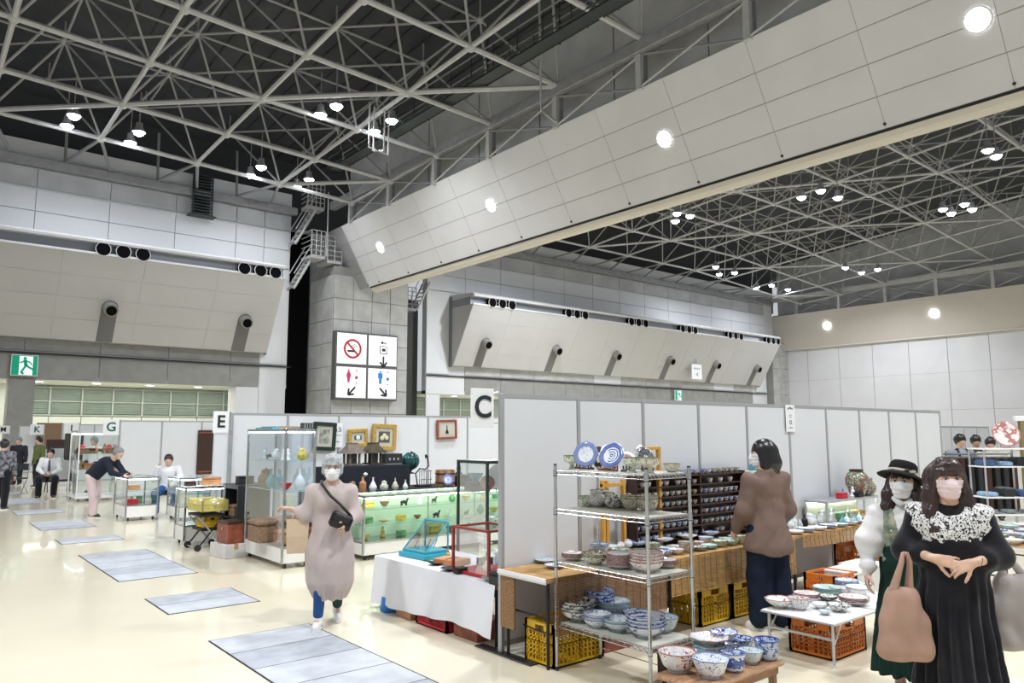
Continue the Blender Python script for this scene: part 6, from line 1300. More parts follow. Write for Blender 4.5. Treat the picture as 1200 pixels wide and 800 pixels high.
trinket('box', 'red box on the counter case', 8.98, 4.6, tz, .11, m_red, 'box'); trinket('figure', 'white round figurine next to the large patterned vase', 9.26, 4.6, tz, .13, m_pw); trinket('bottle', 'small blue bottle on the counter case', 9.13, 4.66, tz, .10, m_sblue, 'bottle'); trinket('box', 'orange-topped black box before the large patterned vase', 9.3, 4.55, tz, .10, m_iron, 'box'); trinket('dish', 'pale blue dish on the counter case near the hat', 9.6, 4.54, tz, .1, p_pale)

# ---- low white folding table with dishes
ft = thing('folding_table', 'low white folding table with metal legs covered with dishes', 'table', (5.50, 2.93, 0)); L, D, Z = 1.36, .61, .335
MB().bbox(0, L, 0, D, Z-.022, Z, .006).obj('tabletop', m_whitepl, ft); MB().box(-.003, L+.003, -.003, D+.003, Z-.02, Z-.008).obj('edge_trim', m_alu, ft); MB().box(.66, .69, -.005, D+.005, Z-.024, Z+.001).obj('hinge_joint', m_alu, ft)
for x in (.05, L-.05):
    for y in (.04, D-.04): rod('leg', m_alu, ft, (x, y, 0), (x, y, Z-.02), .012, 8); MB().tube([(x, y, 0), (x, y, .02)], .016, 8).obj('foot', m_whitepl, ft); rod('brace', m_alu, ft, (x, y, Z*.45), (x+(.13 if x < .5 else -.13), y, Z-.03), .008, 6)
    rod('cross_bar', m_alu, ft, (x, .04, .20), (x, D-.04, .20), .011, 8)
GF = 'dishes on the low white folding table'
for k, (loc, r, kd, m, n, v, d_) in enumerate((((5.665, 3.492, 0.335), 0.119, 'bowl', p_red, 1, 1, 'red-rimmed, nearest the left corner'), ((5.721, 3.330, 0.335), 0.093, 'deep', p_imari, 1, 0, 'orange-red inside, front row'), ((5.879, 3.236, 0.335), 0.070, 'bowl', m_pw, 1, 1, 'front row centre'), ((5.716, 3.113, 0.335), 0.051, 'bowl', p_pale, 1, 0, 'smallest, at the front edge'), ((5.906, 3.100, 0.335), 0.093, 'bowl', p_black, 1, 2, 'front row right of centre'), ((6.232, 3.137, 0.335), 0.119, 'plate', p_red, 4, 2, 'wide, near the blouse hand'), ((6.097, 3.672, 0.335), 0.107, 'plate', p_red, 4, 1, 'left in the second row'), ((6.452, 3.746, 0.335), 0.068, 'bowl', p_ring, 1, 1, 'small, left at the back'), ((6.422, 3.535, 0.335), 0.119, 'plate', m_cel, 4, 0, 'green-edged, in the middle'), ((6.532, 3.398, 0.335), 0.096, 'bowl', p_imari, 1, 1, 'dark-spotted, right of centre'), ((6.579, 3.269, 0.335), 0.102, 'bowl', m_pw, 2, 0, 'white pair at the right'), ((6.064, 3.441, 0.335), 0.085, 'plate', m_pw, 2, 1, 'white, second row'), ((6.216, 3.356, 0.335), 0.079, 'plate', p_black, 3, 2, 'dark-edged, between rows'), ((6.805, 3.699, 0.335), 0.079, 'bowl', p_black, 1, 1, 'back row left'), ((7.036, 3.662, 0.335), 0.102, 'bowl', p_blue, 2, 1, 'back row middle'), ((7.113, 3.544, 0.335), 0.102, 'plate', p_blue, 5, 0, 'back row right'), ((6.924, 3.351, 0.335), 0.090, 'bowl', p_pale, 2, 0, 'beside the white sleeve'), ((7.375, 3.706, 0.335), 0.079, 'bowl', m_pw, 1, 0, 'farthest back'))):
    stack(kd, (*clampxy(loc, r*.6, 5.5, 6.86, 2.93, 3.54), .337), r, m, n, 'on the low white table, '+d_, GF, v)
crate('orange crate under the low white folding table', 5.97, 3.24, 0, .52, .38, .285, m_orange)
for k in range(2): tag(MB().lathe([(.0001, 0), (.02, .004), (.022, .02), (.0001, .03)], 8).obj('white_tag', m_pw, None, True, (5.74+.05*k, 3.0, .286)), 'small white tag on the orange crate rim, %s of two' % ('left', 'right')[k], 'tag', 'tags on the orange crate')

# ---- small brown wooden table in front
wt = thing('wooden_table', 'low brown wooden table with blue and white bowls at the bottom edge', 'table', (3.57, 3.04, 0)); L, D, Z = .83, .37, .335
MB().bbox(0, L, -D, 0, Z-.028, Z, .012).obj('tabletop', m_brownwood, wt)
for y in (-.05, -D+.03): box_obj('apron', m_brownwood, wt, .04, L-.04, y, y+.02, Z-.075, Z-.028)
for x in (.04, L-.06): box_obj('apron', m_brownwood, wt, x, x+.02, -D+.04, -.04, Z-.075, Z-.028)
for x in (.04, L-.08):
    for y in (-.08, -D+.04): box_obj('leg', m_brownwood, wt, x, x+.04, y, y+.04, 0, Z-.028, .004)
GW = 'bowls on the low brown table'
for loc, r, kd, m, n, v, d_ in (((3.721, 2.974, 0.335), .115, 'deep', p_imari, 1, 0, 'red-patterned, at the left corner'), ((3.781, 2.781, 0.335), .108, 'deep', p_blue, 1, 1, 'front centre with blue inside'), ((3.979, 2.759, 0.335), .070, 'tall', p_ring, 1, 0, 'ribbed, right of centre'), ((4.188, 2.779, 0.335), .078, 'deep', p_pale, 1, 0, 'pale, second from the right'), ((4.342, 2.764, 0.335), .078, 'tall', p_blue2, 1, 0, 'blue-patterned, at the right end'), ((4.06, 2.99), .10, 'bowl', p_pale, 3, 1, 'stack behind the front bowls'), ((4.22, 2.99), .09, 'bowl', p_blue, 3, 1, 'stack in the middle'), ((4.36, 2.96), .082, 'deep', p_blue2, 1, 2, 'cobalt-rimmed, at the back right'), ((3.90, 3.02), .085, 'bowl', m_cel, 2, 0, 'grey-green pair at the back left')):
    stack(kd, (*clampxy(loc, r*.4, 3.57, 4.40, 2.67, 3.04), .337), r, m, n, 'on the low brown table, '+d_, GW, v)
pl2 = (4.06, 2.99); pot('plate', pl2[0], pl2[1], .337+.10*.17*1.02*2+.067, .125, p_imari, 'white with red flowers on top of a stack on the low brown table', GW, 1)
pl2 = (4.22, 2.99); pot('bowl', pl2[0], pl2[1], .337+.09*.17*1.02*2+.058, .09, p_blue2, 'topping the middle stack on the low brown table', GW, 1)
# bubble wrap lying between bowls
m_wrap = glass('clear_plastic_wrap', (.93, .95, .97), .5, .25)
for (px_, py_, s, lb) in (((3.86), 2.88, .05, 'crumpled clear plastic wrap between the bowls on the low brown table'), (4.30, 2.84, .05, 'crumpled clear wrap at the right of the low brown table')):
    S = SDF((-.12, -.12, -.02), (.12, .12, .16), .008); S.cap((-.04, 0, .04), (.04, .02, .06), s*.6, s*.5, .02); S.cap((0, .03, .05), (.02, -.02, .1), s*.4, s*.3, .02)
    o = S.mesh('plastic_wrap', m_wrap, None, folds(.01, (60, 60, 20))); o.location = (px_, py_, .335); tag(o, lb, 'wrapping')
# bench under the wire shelf
be = thing('low_bench', 'dark low wooden bench half hidden under the wire shelf', 'bench', (4.35, 3.55, 0)); MB().bbox(-.0, .5, -.15, .15, .17, .2, .006).obj('seat', m_darkwood, be)
for x in (.03, .44): box_obj('leg', m_darkwood, be, x, x+.04, -.13, .13, 0, .17)

# ============================================================ far right stalls
fs = thing('goods_shelf', 'metal shelf of porcelain and folded blue cloth at the far right stall', 'shelf', (13.95, 4.30, 0), math.radians(-40))
for x in (-.55, .15, .85):
    for y in (-.2, .2): rod('post', m_alu, fs, (x, y, 0), (x, y, 1.5), .015, 6)
for z in (.45, .72, 1.20, 1.48): box_obj('shelf_board', m_whitepl, fs, -.57, .87, -.22, .22, z-.02, z, .003)
fm = fs.matrix_basis
def on(x, y, z): q = Matrix.Translation((13.95, 4.30, 0)) @ Matrix.Rotation(math.radians(-40), 4, 'Z') @ Vector((x, y, z)); return (q.x, q.y, q.z)
standing_plate('very large pink and white patterned oval plate on the far right shelf', on(-.05, 0, 1.482), .21, porcelain('pink_white_porcelain', (.72, .66, .64), (.40, .16, .14), 12, .8), 218, 74)
standing_plate('large round plate with blue centre at the right edge of the far shelf', on(.50, 0, 1.482), .19, porcelain('pink_blue_porcelain', (.72, .62, .58), (.05, .16, .5), 9, .6), 218, 74)
m_bcl = mat('blue_cloth', (.06, .11, .24), .9, noise=.3, nscale=20); m_bcl2 = mat('light_blue_cloth', (.25, .38, .55), .9, noise=.3, nscale=20)
for k in range(5):
    for j, z in ((0, 1.202), (1, .722)): tag(MB().bbox(-.1, .1, -.14, .14, 0, [.10, .07, .14][(k+j) % 3], .02).obj('folded_cloth', [m_bcl, m_bcl2, m_dark_cl if 'm_dark_cl' in globals() else m_black][(k+j) % 3], None, loc=on(-.42+k*.27, 0, z), rz=math.radians(-40)), 'folded %s cloth on the %s board of the far right shelf, %s from left' % (['dark blue', 'light blue', 'charcoal'][(k+j) % 3], ('third', 'second')[j], ORD[k]), 'cloth', 'folded cloths on the far right shelf')
for k in range(4): stack('plate', on(-.4+k*.3, 0, .452), .12, [p_blue, p_pale, p_ring, m_pw][k], 3, 'on the lowest board of the far right shelf, %s from the left' % ORD[k], 'plates on the far right shelf', k)
cr2 = thing('clothes_rail', 'rail of black garments behind the far right shelf', 'rack', (14.9, 5.2, 0), math.radians(-40))
for x in (-.7, .7): rod('upright', m_chrome, cr2, (x, 0, 0), (x, 0, 1.35), .015, 6)
rod('rail', m_chrome, cr2, (-.7, 0, 1.35), (.7, 0, 1.35), .015, 6)
for k in range(9): box_obj('hanging_garment', [m_black, m_cabm, m_darkwood][k % 3], cr2, -.62+k*.15, -.53+k*.15, -.2, .2, .35, 1.3, .02)
bw = thing('lattice_screen', 'pale stall front with brown lattice window at the right edge', 'screen', (17.2, 5.1, 0), math.radians(-40)); m_pb = mat('pale_beige_panel', (.60, .56, .46), .7)
box_obj('panel', m_pb, bw, .2, 2.2, 0, .05, 0, 1.6); box_obj('header', m_pw, bw, -.1, 2.2, -.02, .07, 1.95, 2.05, .01)
for x in (0, .22, .8, 1.4): box_obj('post', mat('olive_brown_wood', (.22, .18, .08), .6), bw, x, x+.09, -.02, .07, 0, 1.95)
for k in range(4): box_obj('lattice_pane', m_clay, bw, .34+k*.28, .58+k*.28, .0, .03, 1.62, 1.93)
# stall goods behind the grey t-shirt man
gs = thing('goods_stand', 'white wire stand with striped and red goods behind the man in grey t-shirt', 'stand', (17.3, 7.2, 0), math.radians(-40))
for z in (.9, 1.2, 1.45, 1.7): box_obj('board', m_whitepl, gs, -1.0, .6, -.15, .15, z-.02, z)
for x in (-1, -.2, .6): rod('post', m_whitepl, gs, (x, 0, 0), (x, 0, 2.0), .02, 6)
def on2(x, y, z): q = Matrix.Translation((17.3, 7.2, 0)) @ Matrix.Rotation(math.radians(-40), 4, 'Z') @ Vector((x, y, z)); return (q.x, q.y, q.z)
for k in range(6): tag(MB().bbox(-.07, .07, -.08, .08, 0, .2, .01).obj('small_box', [m_red, m_black, m_orange, m_bcl, m_pw, m_darkwood][k], None, loc=on2(-.9+k*.26, 0, 1.702)), '%s box on the top board of the far white stand' % ['red', 'black', 'orange', 'blue', 'white', 'brown'][k], 'box', 'boxes on the far white stand')
for k in range(6): tag(MB().bbox(-.1, .1, -.1, .1, 0, .16, .02).obj('folded_cloth', [m_bcl, m_pw, m_bcl2][k % 3], None, loc=on2(-.9+k*.26, 0, 1.452)), '%s cloth on the second board of the far white stand, %s' % (['dark blue', 'white', 'light blue'][k % 3], ORD[k]), 'cloth', 'cloths on the far white stand')
# table with dishes right of the woman in black
rt_ = trestle('display table crowded with pale dishes right of the woman in black', 8.3, 10.0, 2.35, 3.25, .66, m_whitepl)
for i in range(9):
    for j in range(5):
        stack(['plate', 'bowl'][(i+j) % 2], (8.42+i*.18, 2.45+j*.18, .668), .085, [p_pale, m_pw, p_blue, p_cel if 'p_cel' in globals() else m_cel, p_cream, p_ring][(i*2+j) % 6], 2 if (i+j) % 3 == 0 else 1, 'right of the woman in black, row %s place %s' % (['one', 'two', 'three', 'four', 'five'][j], ORD[i]), 'dishes on the table right of the woman in black', i)
carton('white box with lid at the back of the table right of the woman in black', 9.2, 3.55, .45, .42, .3, .32, m_foam, name='foam_box')
bs = thing('box_stand', 'low brown stand carrying the white box at the right', 'stand', (9.2, 3.55, 0)); MB().bbox(-.3, .3, -.2, .2, .4, .448, .006).obj('top', m_brownwood, bs)
for a in (-.26, .26): box_obj('leg', m_brownwood, bs, a-.02, a+.02, -.18, .18, 0, .4)

# ---------------------------------------------------------------- woman in black with lace collar (front right)
m_blackcloth = mat('black_dress_cloth', (.012, .012, .016), .75, spec=.12, noise=.2, nscale=10, bump=.1, sheen=.2)
def lace():
    m = bpy.data.materials.new('white_lace_over_black'); m.use_nodes = True; N = m.node_tree.nodes; L = m.node_tree.links; b = N['Principled BSDF']; b.inputs['Roughness'].default_value = .8
    tc = N.new('ShaderNodeTexCoord'); ns = N.new('ShaderNodeTexNoise'); ns.inputs['Scale'].default_value = 26; v = N.new('ShaderNodeTexVoronoi'); v.inputs['Scale'].default_value = 62; mx = N.new('ShaderNodeMixRGB'); mx.inputs[0].default_value = .04
    L.new(tc.outputs['Object'], ns.inputs['Vector']); L.new(tc.outputs['Object'], mx.inputs[1]); L.new(ns.outputs['Color'], mx.inputs[2]); L.new(mx.outputs[0], v.inputs['Vector'])
    r = N.new('ShaderNodeValToRGB'); e = r.color_ramp.elements; e[0].position = .26; e[0].color = (.012, .012, .016, 1); e[1].position = .36; e[1].color = (.72, .71, .70, 1)
    e2 = r.color_ramp.elements.new(.62); e2.color = (.72, .71, .70, 1); e3 = r.color_ramp.elements.new(.72); e3.color = (.03, .03, .035, 1)
    L.new(v.outputs['Distance'], r.inputs[0]); L.new(r.outputs[0], b.inputs['Base Color']); return m
m_lace = lace()
P = Person('woman in black dress with white lace collar, pink mask and long brown hair, hands clasped', 4.93, 1.87, 205, 1.575, .007, head_yaw=12, head_pitch=3,
           pose=dict(elr=(.02, .225-.46, 1.055), ell=(.02, .245, 1.05), wrr=(.205, -.075, 1.085), wrl=(.225, .085, 1.075)))
P.J['elr'] = V3(.0, -.24, 1.04); P.J['ell'] = V3(.0, .235, 1.03)
P.J['wrr'] = V3(.195, -.10, 1.02); P.J['wrl'] = V3(.215, .085, 1.01)
P.hands = {'r': dict(d=(.14, .8, -.12), n=(-.9, .2, -.35), side=1, curl=.38, s=.95, curls=[.42, .4, .36, .32]), 'l': dict(d=(.16, -.8, -.30), n=(-.8, -.1, -.5), side=-1, curl=.55, s=.95)}
P.body(); P.eyes(); P.mask(m_mask_p)
def b(S):
    P.torso(S, .016, hem=V3(0, 0, .80)); P.sleeves(S, [.056, .074, .058], .42, k=.05)
    S.cap((.02, 0, .98), (.015, 0, .1), .15, .255, .08, (.8, 1.0, 1))
def pleats(X, Y, Z):
    a = np.arctan2(Y, X); ramp = np.clip((.98-Z)/.4, 0, 1)
    return .016*ramp*np.sin(a*17+1.2*np.sin(Z*3))+folds(.004)(X, Y, Z)
P.garment('dress', m_blackcloth, b, lo=(-.42, -.42, .05), hi=(.42, .42, 1.42), vox=.009, disp=pleats, cut=lambda X, Y, Z: np.maximum(.12-Z, Z-1.375-.6*np.abs(Y)*0+0*X))
def b(S):
    P.torso(S, .028); P.sleeves(S, [.070, .08, .07], .01, k=.05)
def lc(X, Y, Z):
    front = np.where(X > -.02, 1.055+.010*np.abs(np.sin(Y*42)), 1.22+.01*np.abs(np.sin(Y*42)))
    sleeve = np.abs(Y)-(.205+.35*np.clip(Z-1.23, 0, .1)+.008*np.sin(Z*60)); low = np.abs(Y)-(.150+np.clip((Z-1.13)*.9, 0, .1))
    R_ = .085; neck = R_-np.sqrt((X-.05)**2*.55+Y**2+((Z-1.335)*1.0)**2*.9)
    return np.maximum(np.maximum(front-Z, np.maximum(sleeve, low)), np.maximum(neck, -10))
P.garment('lace_collar', m_lace, b, lo=(-.25, -.35, 1.0), hi=(.3, .35, 1.45), vox=.006, cut=lc, disp=lambda X, Y, Z: .0025*np.sin(Y*90)*np.sin(Z*90+X*40), label='white crochet lace collar')
def b(S):
    P.cap_hair(S, .016, .050, -.05)
    for e in (1, -1):
        P.hc(S, (-.03, e*.072, .03), (-.008, e*.092, -.10), .038, .044, (1.1, .70, 1), .03)
        S.chain([P.H(-.008, e*.092, -.08), P.H(.025, e*.102, -.20), P.H(.075, e*.088, -.30), P.H(.09, e*.078, -.385)], [.042, .046, .038, .016], .03, (.8, 1, 1))
        P.hc(S, (.040, e*.070, .07), (.030, e*.084, -.05), .018, .014, (1, .7, 1), k=.02)
    S.chain([P.H(-.06, 0, 0), P.H(-.085, 0, -.15), P.H(-.09, 0, -.3)], [.07, .07, .05], .04, (.7, 1.5, 1))
    for q in range(-6, 7): S.chain([P.H(.020, q*.008, .122), P.H(.066-.0007*q*q, q*.0105, .096-.0004*q*q), P.H(.091-.0010*q*q, q*.0118, .055), P.H(.096-.0011*q*q, q*.0122, .026+.003*(q%2))], [.014, .0115, .0085, .004], .010)
P.hair(m_hair_b, b, .0022, region=.42)
# bracelet
MB().tube([P.J['wrl']+V3(-.03+.027*math.cos(a), .015*0+.028*math.sin(a)*.3+.045, .027*math.sin(a)) for a in [2*PI*k/12 for k in range(13)]], .0015, 5).obj('bracelet', m_joint, P.root)
# ---------------------------------------------------------------- tote bag and grey bag
m_tan = mat('dusty_pink_brown_canvas', (.40, .255, .195), .8, spec=.12, noise=.08, nscale=6, bump=.2, bscale=20)
m_greybag = mat('pale_mauve_grey_canvas', (.42, .375, .36), .8, spec=.12, noise=.08, nscale=6, bump=.2, bscale=20)
def bag(label, cx, cy, rz, ztop, w_, dep, hgt, m, hx, hz, strap=.02, hook=None, v=.008, name='tote_bag', cat='bag'):
    t = thing(name, label, cat, (cx, cy, ztop-hgt), rz)
    S = SDF((-w_/2-.1, -dep/2-.1, -.05), (w_/2+.1, dep/2+.1, hgt+.1), v); H = hgt
    S.cap((-w_*.38, 0, .05), (w_*.38, 0, .05), .055, .055, .04, (1, dep/.11, .9)); S.cap((-w_*.30, 0, H*.5), (w_*.30, 0, H*.5), .06, .06, .1, (1, dep/.13, 1.3)); S.cap((-w_*.22, 0, H*.82), (w_*.22, 0, H*.82), .03, .03, .08, (1, dep/.1, 1.5))
    S.cap((-w_*.2, 0, .1), (w_*.1, 0, H*.8), .06, .03, .08, (1, dep/.14, 1)); S.cap((w_*.2, 0, .1), (-w_*.1, 0, H*.8), .06, .03, .08, (1, dep/.14, 1))
    S.mesh('pouch', m, t, lambda X, Y, Z: .0035*np.sin(X*52+9*Z+2*np.sin(Z*11))*np.clip(Z/.1, .2, 1)+.002*np.sin(Z*30+X*40))
    hook = hook or (0, 0)
    for e in (-1, 1):
        MB().tube([(e*w_*.26, e*.01, H*.8), (e*w_*.17, e*.012, H*.96), (hx+e*.030, e*.015, hz-.05), (hx+e*.012, 0, hz), (hx, 0, hz+.004)], [.032, .026, .016, .013, .012], 8).obj('strap', m, t, 'all')
    return t
Z180 = lambda az: math.radians(az)
def wpt(P_, p): return P_.root.matrix_basis @ Vector(tuple(p))
bag('dusty brown canvas tote bag hanging from the forearm of the woman in black', 4.63, 2.04, math.radians(-45), .865, .27, .13, .43, m_tan, .03, .60)
bag('pale grey canvas shoulder bag at the right edge of the picture, behind the black sleeve', 5.30, 1.68, math.radians(-45), .92, .34, .13, .47, m_greybag, -.06, .62)

# ---------------------------------------------------------------- woman with hat, white blouse, green vest
m_blouse = mat('white_cotton', (.74, .73, .72), .75, spec=.12, bump=.1, bscale=30)
m_vest = mat('green_floral_cloth', (.10, .17, .13), .8, spec=.12, nscale=24, col2=(.40, .40, .30), noise=.3)
m_skirt = mat('dark_green_cloth', (.012, .035, .028), .7, spec=.12, noise=.2, nscale=8)
m_hat = mat('black_felt', (.014, .013, .013), .8, spec=.12); m_band = mat('cream_ribbon', (.42, .38, .28), .6)
Q = Person('woman in black hat, white puff-sleeved blouse, green floral vest and dark green skirt', 5.37, 2.32, 205, 1.51, .009, head_yaw=-10, head_pitch=0)
Q.J['elr'] = V3(.02, -.225, 1.0); Q.J['wrr'] = V3(.10, -.25, .80)
Q.hands = {'r': dict(d=(.25, -.02, -1), n=(-.2, 1, 0), side=-1, curl=.4, s=.95)}
Q.body(); Q.eyes(); Q.mask(m_mask_w)
def b(S):
    Q.torso(S, .014, hem=V3(0, 0, .92)); S.chain([Q.J['shr'], Q.J['elr'], Q.J['elr']+(Q.J['wrr']-Q.J['elr'])*.55], [.056, .088, .05], .04); S.chain([Q.J['shl'], Q.J['ell'], Q.J['wrl']], [.056, .085, .045], .04)
    p = Q.J['elr']+(Q.J['wrr']-Q.J['elr'])*.6; S.cap(p, p+V3(.02, 0, -.03), .036, .056, .01); S.cap(p+V3(.02, 0, -.03), Q.J['wrr'], .034, .033, .01)
    for e in (1, -1): S.cap((.09, e*.02, 1.27), (.06, e*.055, 1.30), .022, .016, .01)
Q.garment('blouse', m_blouse, b, vox=.009, disp=folds(.0045, (40, 40, 22), 1), lo=(-.3, -.42, .7), hi=(.32, .42, 1.4))
def b(S): Q.torso(S, .022, hem=V3(0, 0, .90), flare=.01)
Q.garment('vest', m_vest, b, vox=.009, lo=(-.3, -.3, .8), hi=(.3, .3, 1.4), cut=lambda X, Y, Z: np.maximum(np.maximum(np.abs(Y)-(.14+.1*np.clip(1.05-Z, -.1, .1)), .86-Z+0*X), np.maximum(Z-1.30, np.minimum(X-.0, .030+.12*np.clip(Z-1.02, 0, 1)*1.6-np.abs(Y))-0)), label='green floral vest open at the front')
def b(S): S.cap((0, 0, .93), (.0, 0, .88), .125, .14, .04, (.9, 1.1, 1)); S.cap((0, 0, .90), (0, 0, .12), .15, .26, .06, (.8, 1, 1))
Q.garment('skirt', m_skirt, b, lo=(-.4, -.4, .1), hi=(.4, .4, 1.1), vox=.011, disp=lambda X, Y, Z: .012*np.clip((.95-Z)/.4, 0, 1)*np.sin(np.arctan2(Y, X)*15+np.sin(Z*4)), cut=lambda X, Y, Z: .16-Z+0*X)
def b(S):
    Q.cap_hair(S, .010, .045, -.05)
    for e in (1, -1): S.chain([Q.H(-.01, e*.075, .0), Q.H(.015, e*.088, -.09), Q.H(.035, e*.098, -.19), Q.H(.05, e*.10, -.25)], [.034, .042, .042, .018], .03, (.8, 1, 1))
    for q in range(-4, 5): Q.hc(S, (.055, q*.012, .09), (.088-.0014*q*q, q*.0135, .028), .012, .006, k=.01)
Q.hair(m_hair_b, b, .002, region=.3)
hm = Matrix.Translation(Q.H(-.02, 0, .052)) @ Matrix.Rotation(math.radians(-14), 4, 'Y') @ Matrix.Rotation(math.radians(-13), 4, 'X') @ Matrix.Scale(.86, 4)
ht = MB().lathe([(.178, -.032), (.180, -.026), (.15, -.004), (.108, .012), (.106, .05), (.098, .088), (.080, .106), (.045, .114), (.0001, .116), (.0001, .10), (.08, .09), (.098, .0), (.15, -.012), (.178, -.032)], 40, m=hm).obj('hat', m_hat, Q.root, 'all')
MB().lathe([(.110, .012), (.111, .030), (.108, .031), (.107, .012), (.110, .012)], 40, m=hm).obj('hat_band', m_band, ht, 'all')
MB().bbox(-.02, .02, -.012, .012, -.012, .014, .004).obj('bow', m_band, ht).matrix_basis = hm @ Matrix.Translation((.09, .072, .022)) @ Matrix.Rotation(.7, 4, 'Z')

# ---------------------------------------------------------------- woman in brown shirt, seen from behind
m_brown = mat('brown_shirt_cotton', (.19, .13, .105), .75, spec=.12, noise=.06, nscale=5, bump=.35, bscale=14)
m_navy = mat('dark_navy_cloth', (.012, .018, .035), .75, spec=.12, noise=.15, nscale=8)
B = Person('woman in loose brown shirt and wide navy trousers, black bob, seen from behind', 6.22, 3.90, 70, 1.665, .010, head_yaw=52, head_pitch=6)
B.J['ell'] = V3(.03, .225, 1.03); B.J['wrl'] = V3(.17, .215, .86); B.J['elr'] = V3(0, -.23, 1.04); B.J['wrr'] = V3(.10, -.20, .86)
B.J['anl'] = V3(-.02, .13, .08); B.J['tol'] = V3(.09, .17, .03); B.J['anr'] = V3(-.06, -.08, .08); B.J['tor'] = V3(.06, -.10, .03)
B.body(); B.eyes(); B.mask(m_mask_w)
def b(S):
    B.torso(S, .022, hem=V3(-.01, 0, .72), flare=.05); S.cap((-.01, .06, .88), (-.01, .07, .72), .115, .125, .05); S.cap((-.01, -.06, .88), (-.01, -.07, .72), .115, .125, .05); S.chain([B.J['shl'], B.J['ell'], B.J['wrl']], [.062, .074, .05], .05); S.chain([B.J['shr'], B.J['elr'], B.J['wrr']], [.062, .074, .05], .05)
    S.cap(B.J['neck']+V3(-.01, 0, -.005), B.J['neck']+V3(-.005, 0, .03), .066, .058, .015)
def fb(X, Y, Z): return .0035*np.sin(Y*34+4*np.sin(Z*9+X*7))*np.sin(Z*15+3*np.sin(Y*9))+ folds(.010, (24, 24, 6), 1)(X, Y, Z)-.010*np.exp(-(Y/.018)**2)*(X < 0)*np.clip((Z-1.0)*3, 0, 1)
sh = B.garment('shirt', m_brown, b, vox=.009, lo=(-.35, -.42, .55), hi=(.4, .42, 1.5), disp=fb, cut=lambda X, Y, Z: .655+.05*np.clip((np.abs(Y)-.12)*6, 0, 1.2)-Z+0*X)
B.pants(m_navy, (.112, .112, .095), .93, vox=.011)
B.shoes(m_whitepl)
def b(S):
    B.cap_hair(S, .012, .05, -.06)
    for e in (1, -1): B.hc(S, (-.02, e*.06, .03), (-.005, e*.076, -.10), .036, .036, (1.2, .7, 1), .03)
    S.chain([B.H(-.045, 0, .0), B.H(-.06, 0, -.09), B.H(-.055, 0, -.15)], [.078, .078, .055], .04, (.9, 1.15, 1))
    for q in range(-4, 5): B.hc(S, (.055, q*.012, .09), (.090-.0014*q*q, q*.0135, .036), .012, .006, k=.01)
B.hair(m_hair_k, b, .0015, region=.26)

# ---------------------------------------------------------------- grey-haired woman walking down the aisle
m_coat = mat('mauve_beige_linen', (.50, .425, .41), .8, spec=.12, noise=.03, nscale=4, bump=.15, bscale=25)
m_blue = mat('blue_legging', (.03, .09, .26), .7, spec=.12); m_dgreen = mat('dark_green_legging', (.02, .05, .045), .7, spec=.12)
G = Person('grey-haired woman in long mauve beige coat with mask walking along the aisle', 3.19, 6.51, 240, 1.53, .009, head_yaw=2, head_pitch=8)
G.J['elr'] = V3(-.02, -.235, 1.0); G.J['wrr'] = V3(-.02, -.37, 1.05)
G.J['ell'] = V3(.02, .215, .985); G.J['wrl'] = V3(.185, .15, .93)
G.J['knr'] = V3(.10, -.075, .44); G.J['anr'] = V3(.06, -.09, .085); G.J['tor'] = V3(.19, -.10, .035)
G.J['knl'] = V3(.0, .07, .43); G.J['anl'] = V3(-.24, .06, .12); G.J['tol'] = V3(-.13, .075, .035)
G.hands = {'r': dict(d=(.12, -1, .25), n=(.3, .2, -1), side=-1, curl=.6, s=.95), 'l': dict(d=(.85, -.25, -.5), n=(-.3, -1, 0), side=1, curl=.45, s=.95)}
G.body(); G.eyes(); G.mask(m_mask_w)
def b(S):
    G.torso(S, .026, hem=V3(0, 0, .70), flare=.03); S.chain([G.J['shr'], G.J['elr'], G.J['elr']*.6+G.J['wrr']*.4], [.058, .066, .055], .05); S.chain([G.J['shl'], G.J['ell'], G.J['ell']*.25+G.J['wrl']*.75], [.058, .068, .05], .05)
    S.chain([(0, 0, .85), (.0, 0, .58), (.0, 0, .40), (0, 0, .31)], [.16, .205, .20, .13], .05, (.85, 1, 1))
def fc(X, Y, Z): return .007*np.sin(np.arctan2(Y, X)*9+2*np.sin(Z*5))*np.clip((1.0-Z)*3, .2, 1)+folds(.004, (30, 30, 8), 2)(X, Y, Z)+.012*np.exp(-((Z-.30)/.03)**2)*(.5+.5*np.sin(np.arctan2(Y, X)*26))
G.garment('coat', m_coat, b, vox=.009, lo=(-.35, -.5, .2), hi=(.35, .45, 1.36), disp=fc, cut=lambda X, Y, Z: np.maximum(.25-Z+0*X+0*Y, .062-np.sqrt((X-.03)**2+Y**2+((Z-1.305)*1.2)**2)))
for n_, m in (('r', m_blue), ('l', m_dgreen)):
    S = SDF(np.minimum(G.J['kn'+n_], G.J['an'+n_])-.1, np.maximum(G.J['kn'+n_], G.J['an'+n_])+.1, .009); S.chain([G.J['kn'+n_], G.J['an'+n_]*.88+G.J['kn'+n_]*.12], [.058, .046], .02); S.mesh('legging', m, G.root)
G.shoes(m_whitepl)
def b(S):
    G.cap_hair(S, .018, .056, -.05); [G.hc(S, (.06, q*.016, .10-.0008*q*q), (.092-.002*q*q*.5, q*.018+.01, .045+.006*(q%2)), .016, .009, k=.01) for q in range(-3, 4)]; 
    for e in (1, -1): G.hc(S, (-.01, e*.065, .05), (.0, e*.078, -.03), .032, .03, (1.2, .75, 1), .02)
    for q, (yy, zz) in enumerate(((-.04, .1), (.0, .115), (.045, .10), (-.06, .07), (.065, .07))): G.hc(S, (.02, yy, zz), (.055, yy*1.2, zz-.02), .03, .02, k=.02)
G.hair(m_hair_g, b, .0009, region=.2)
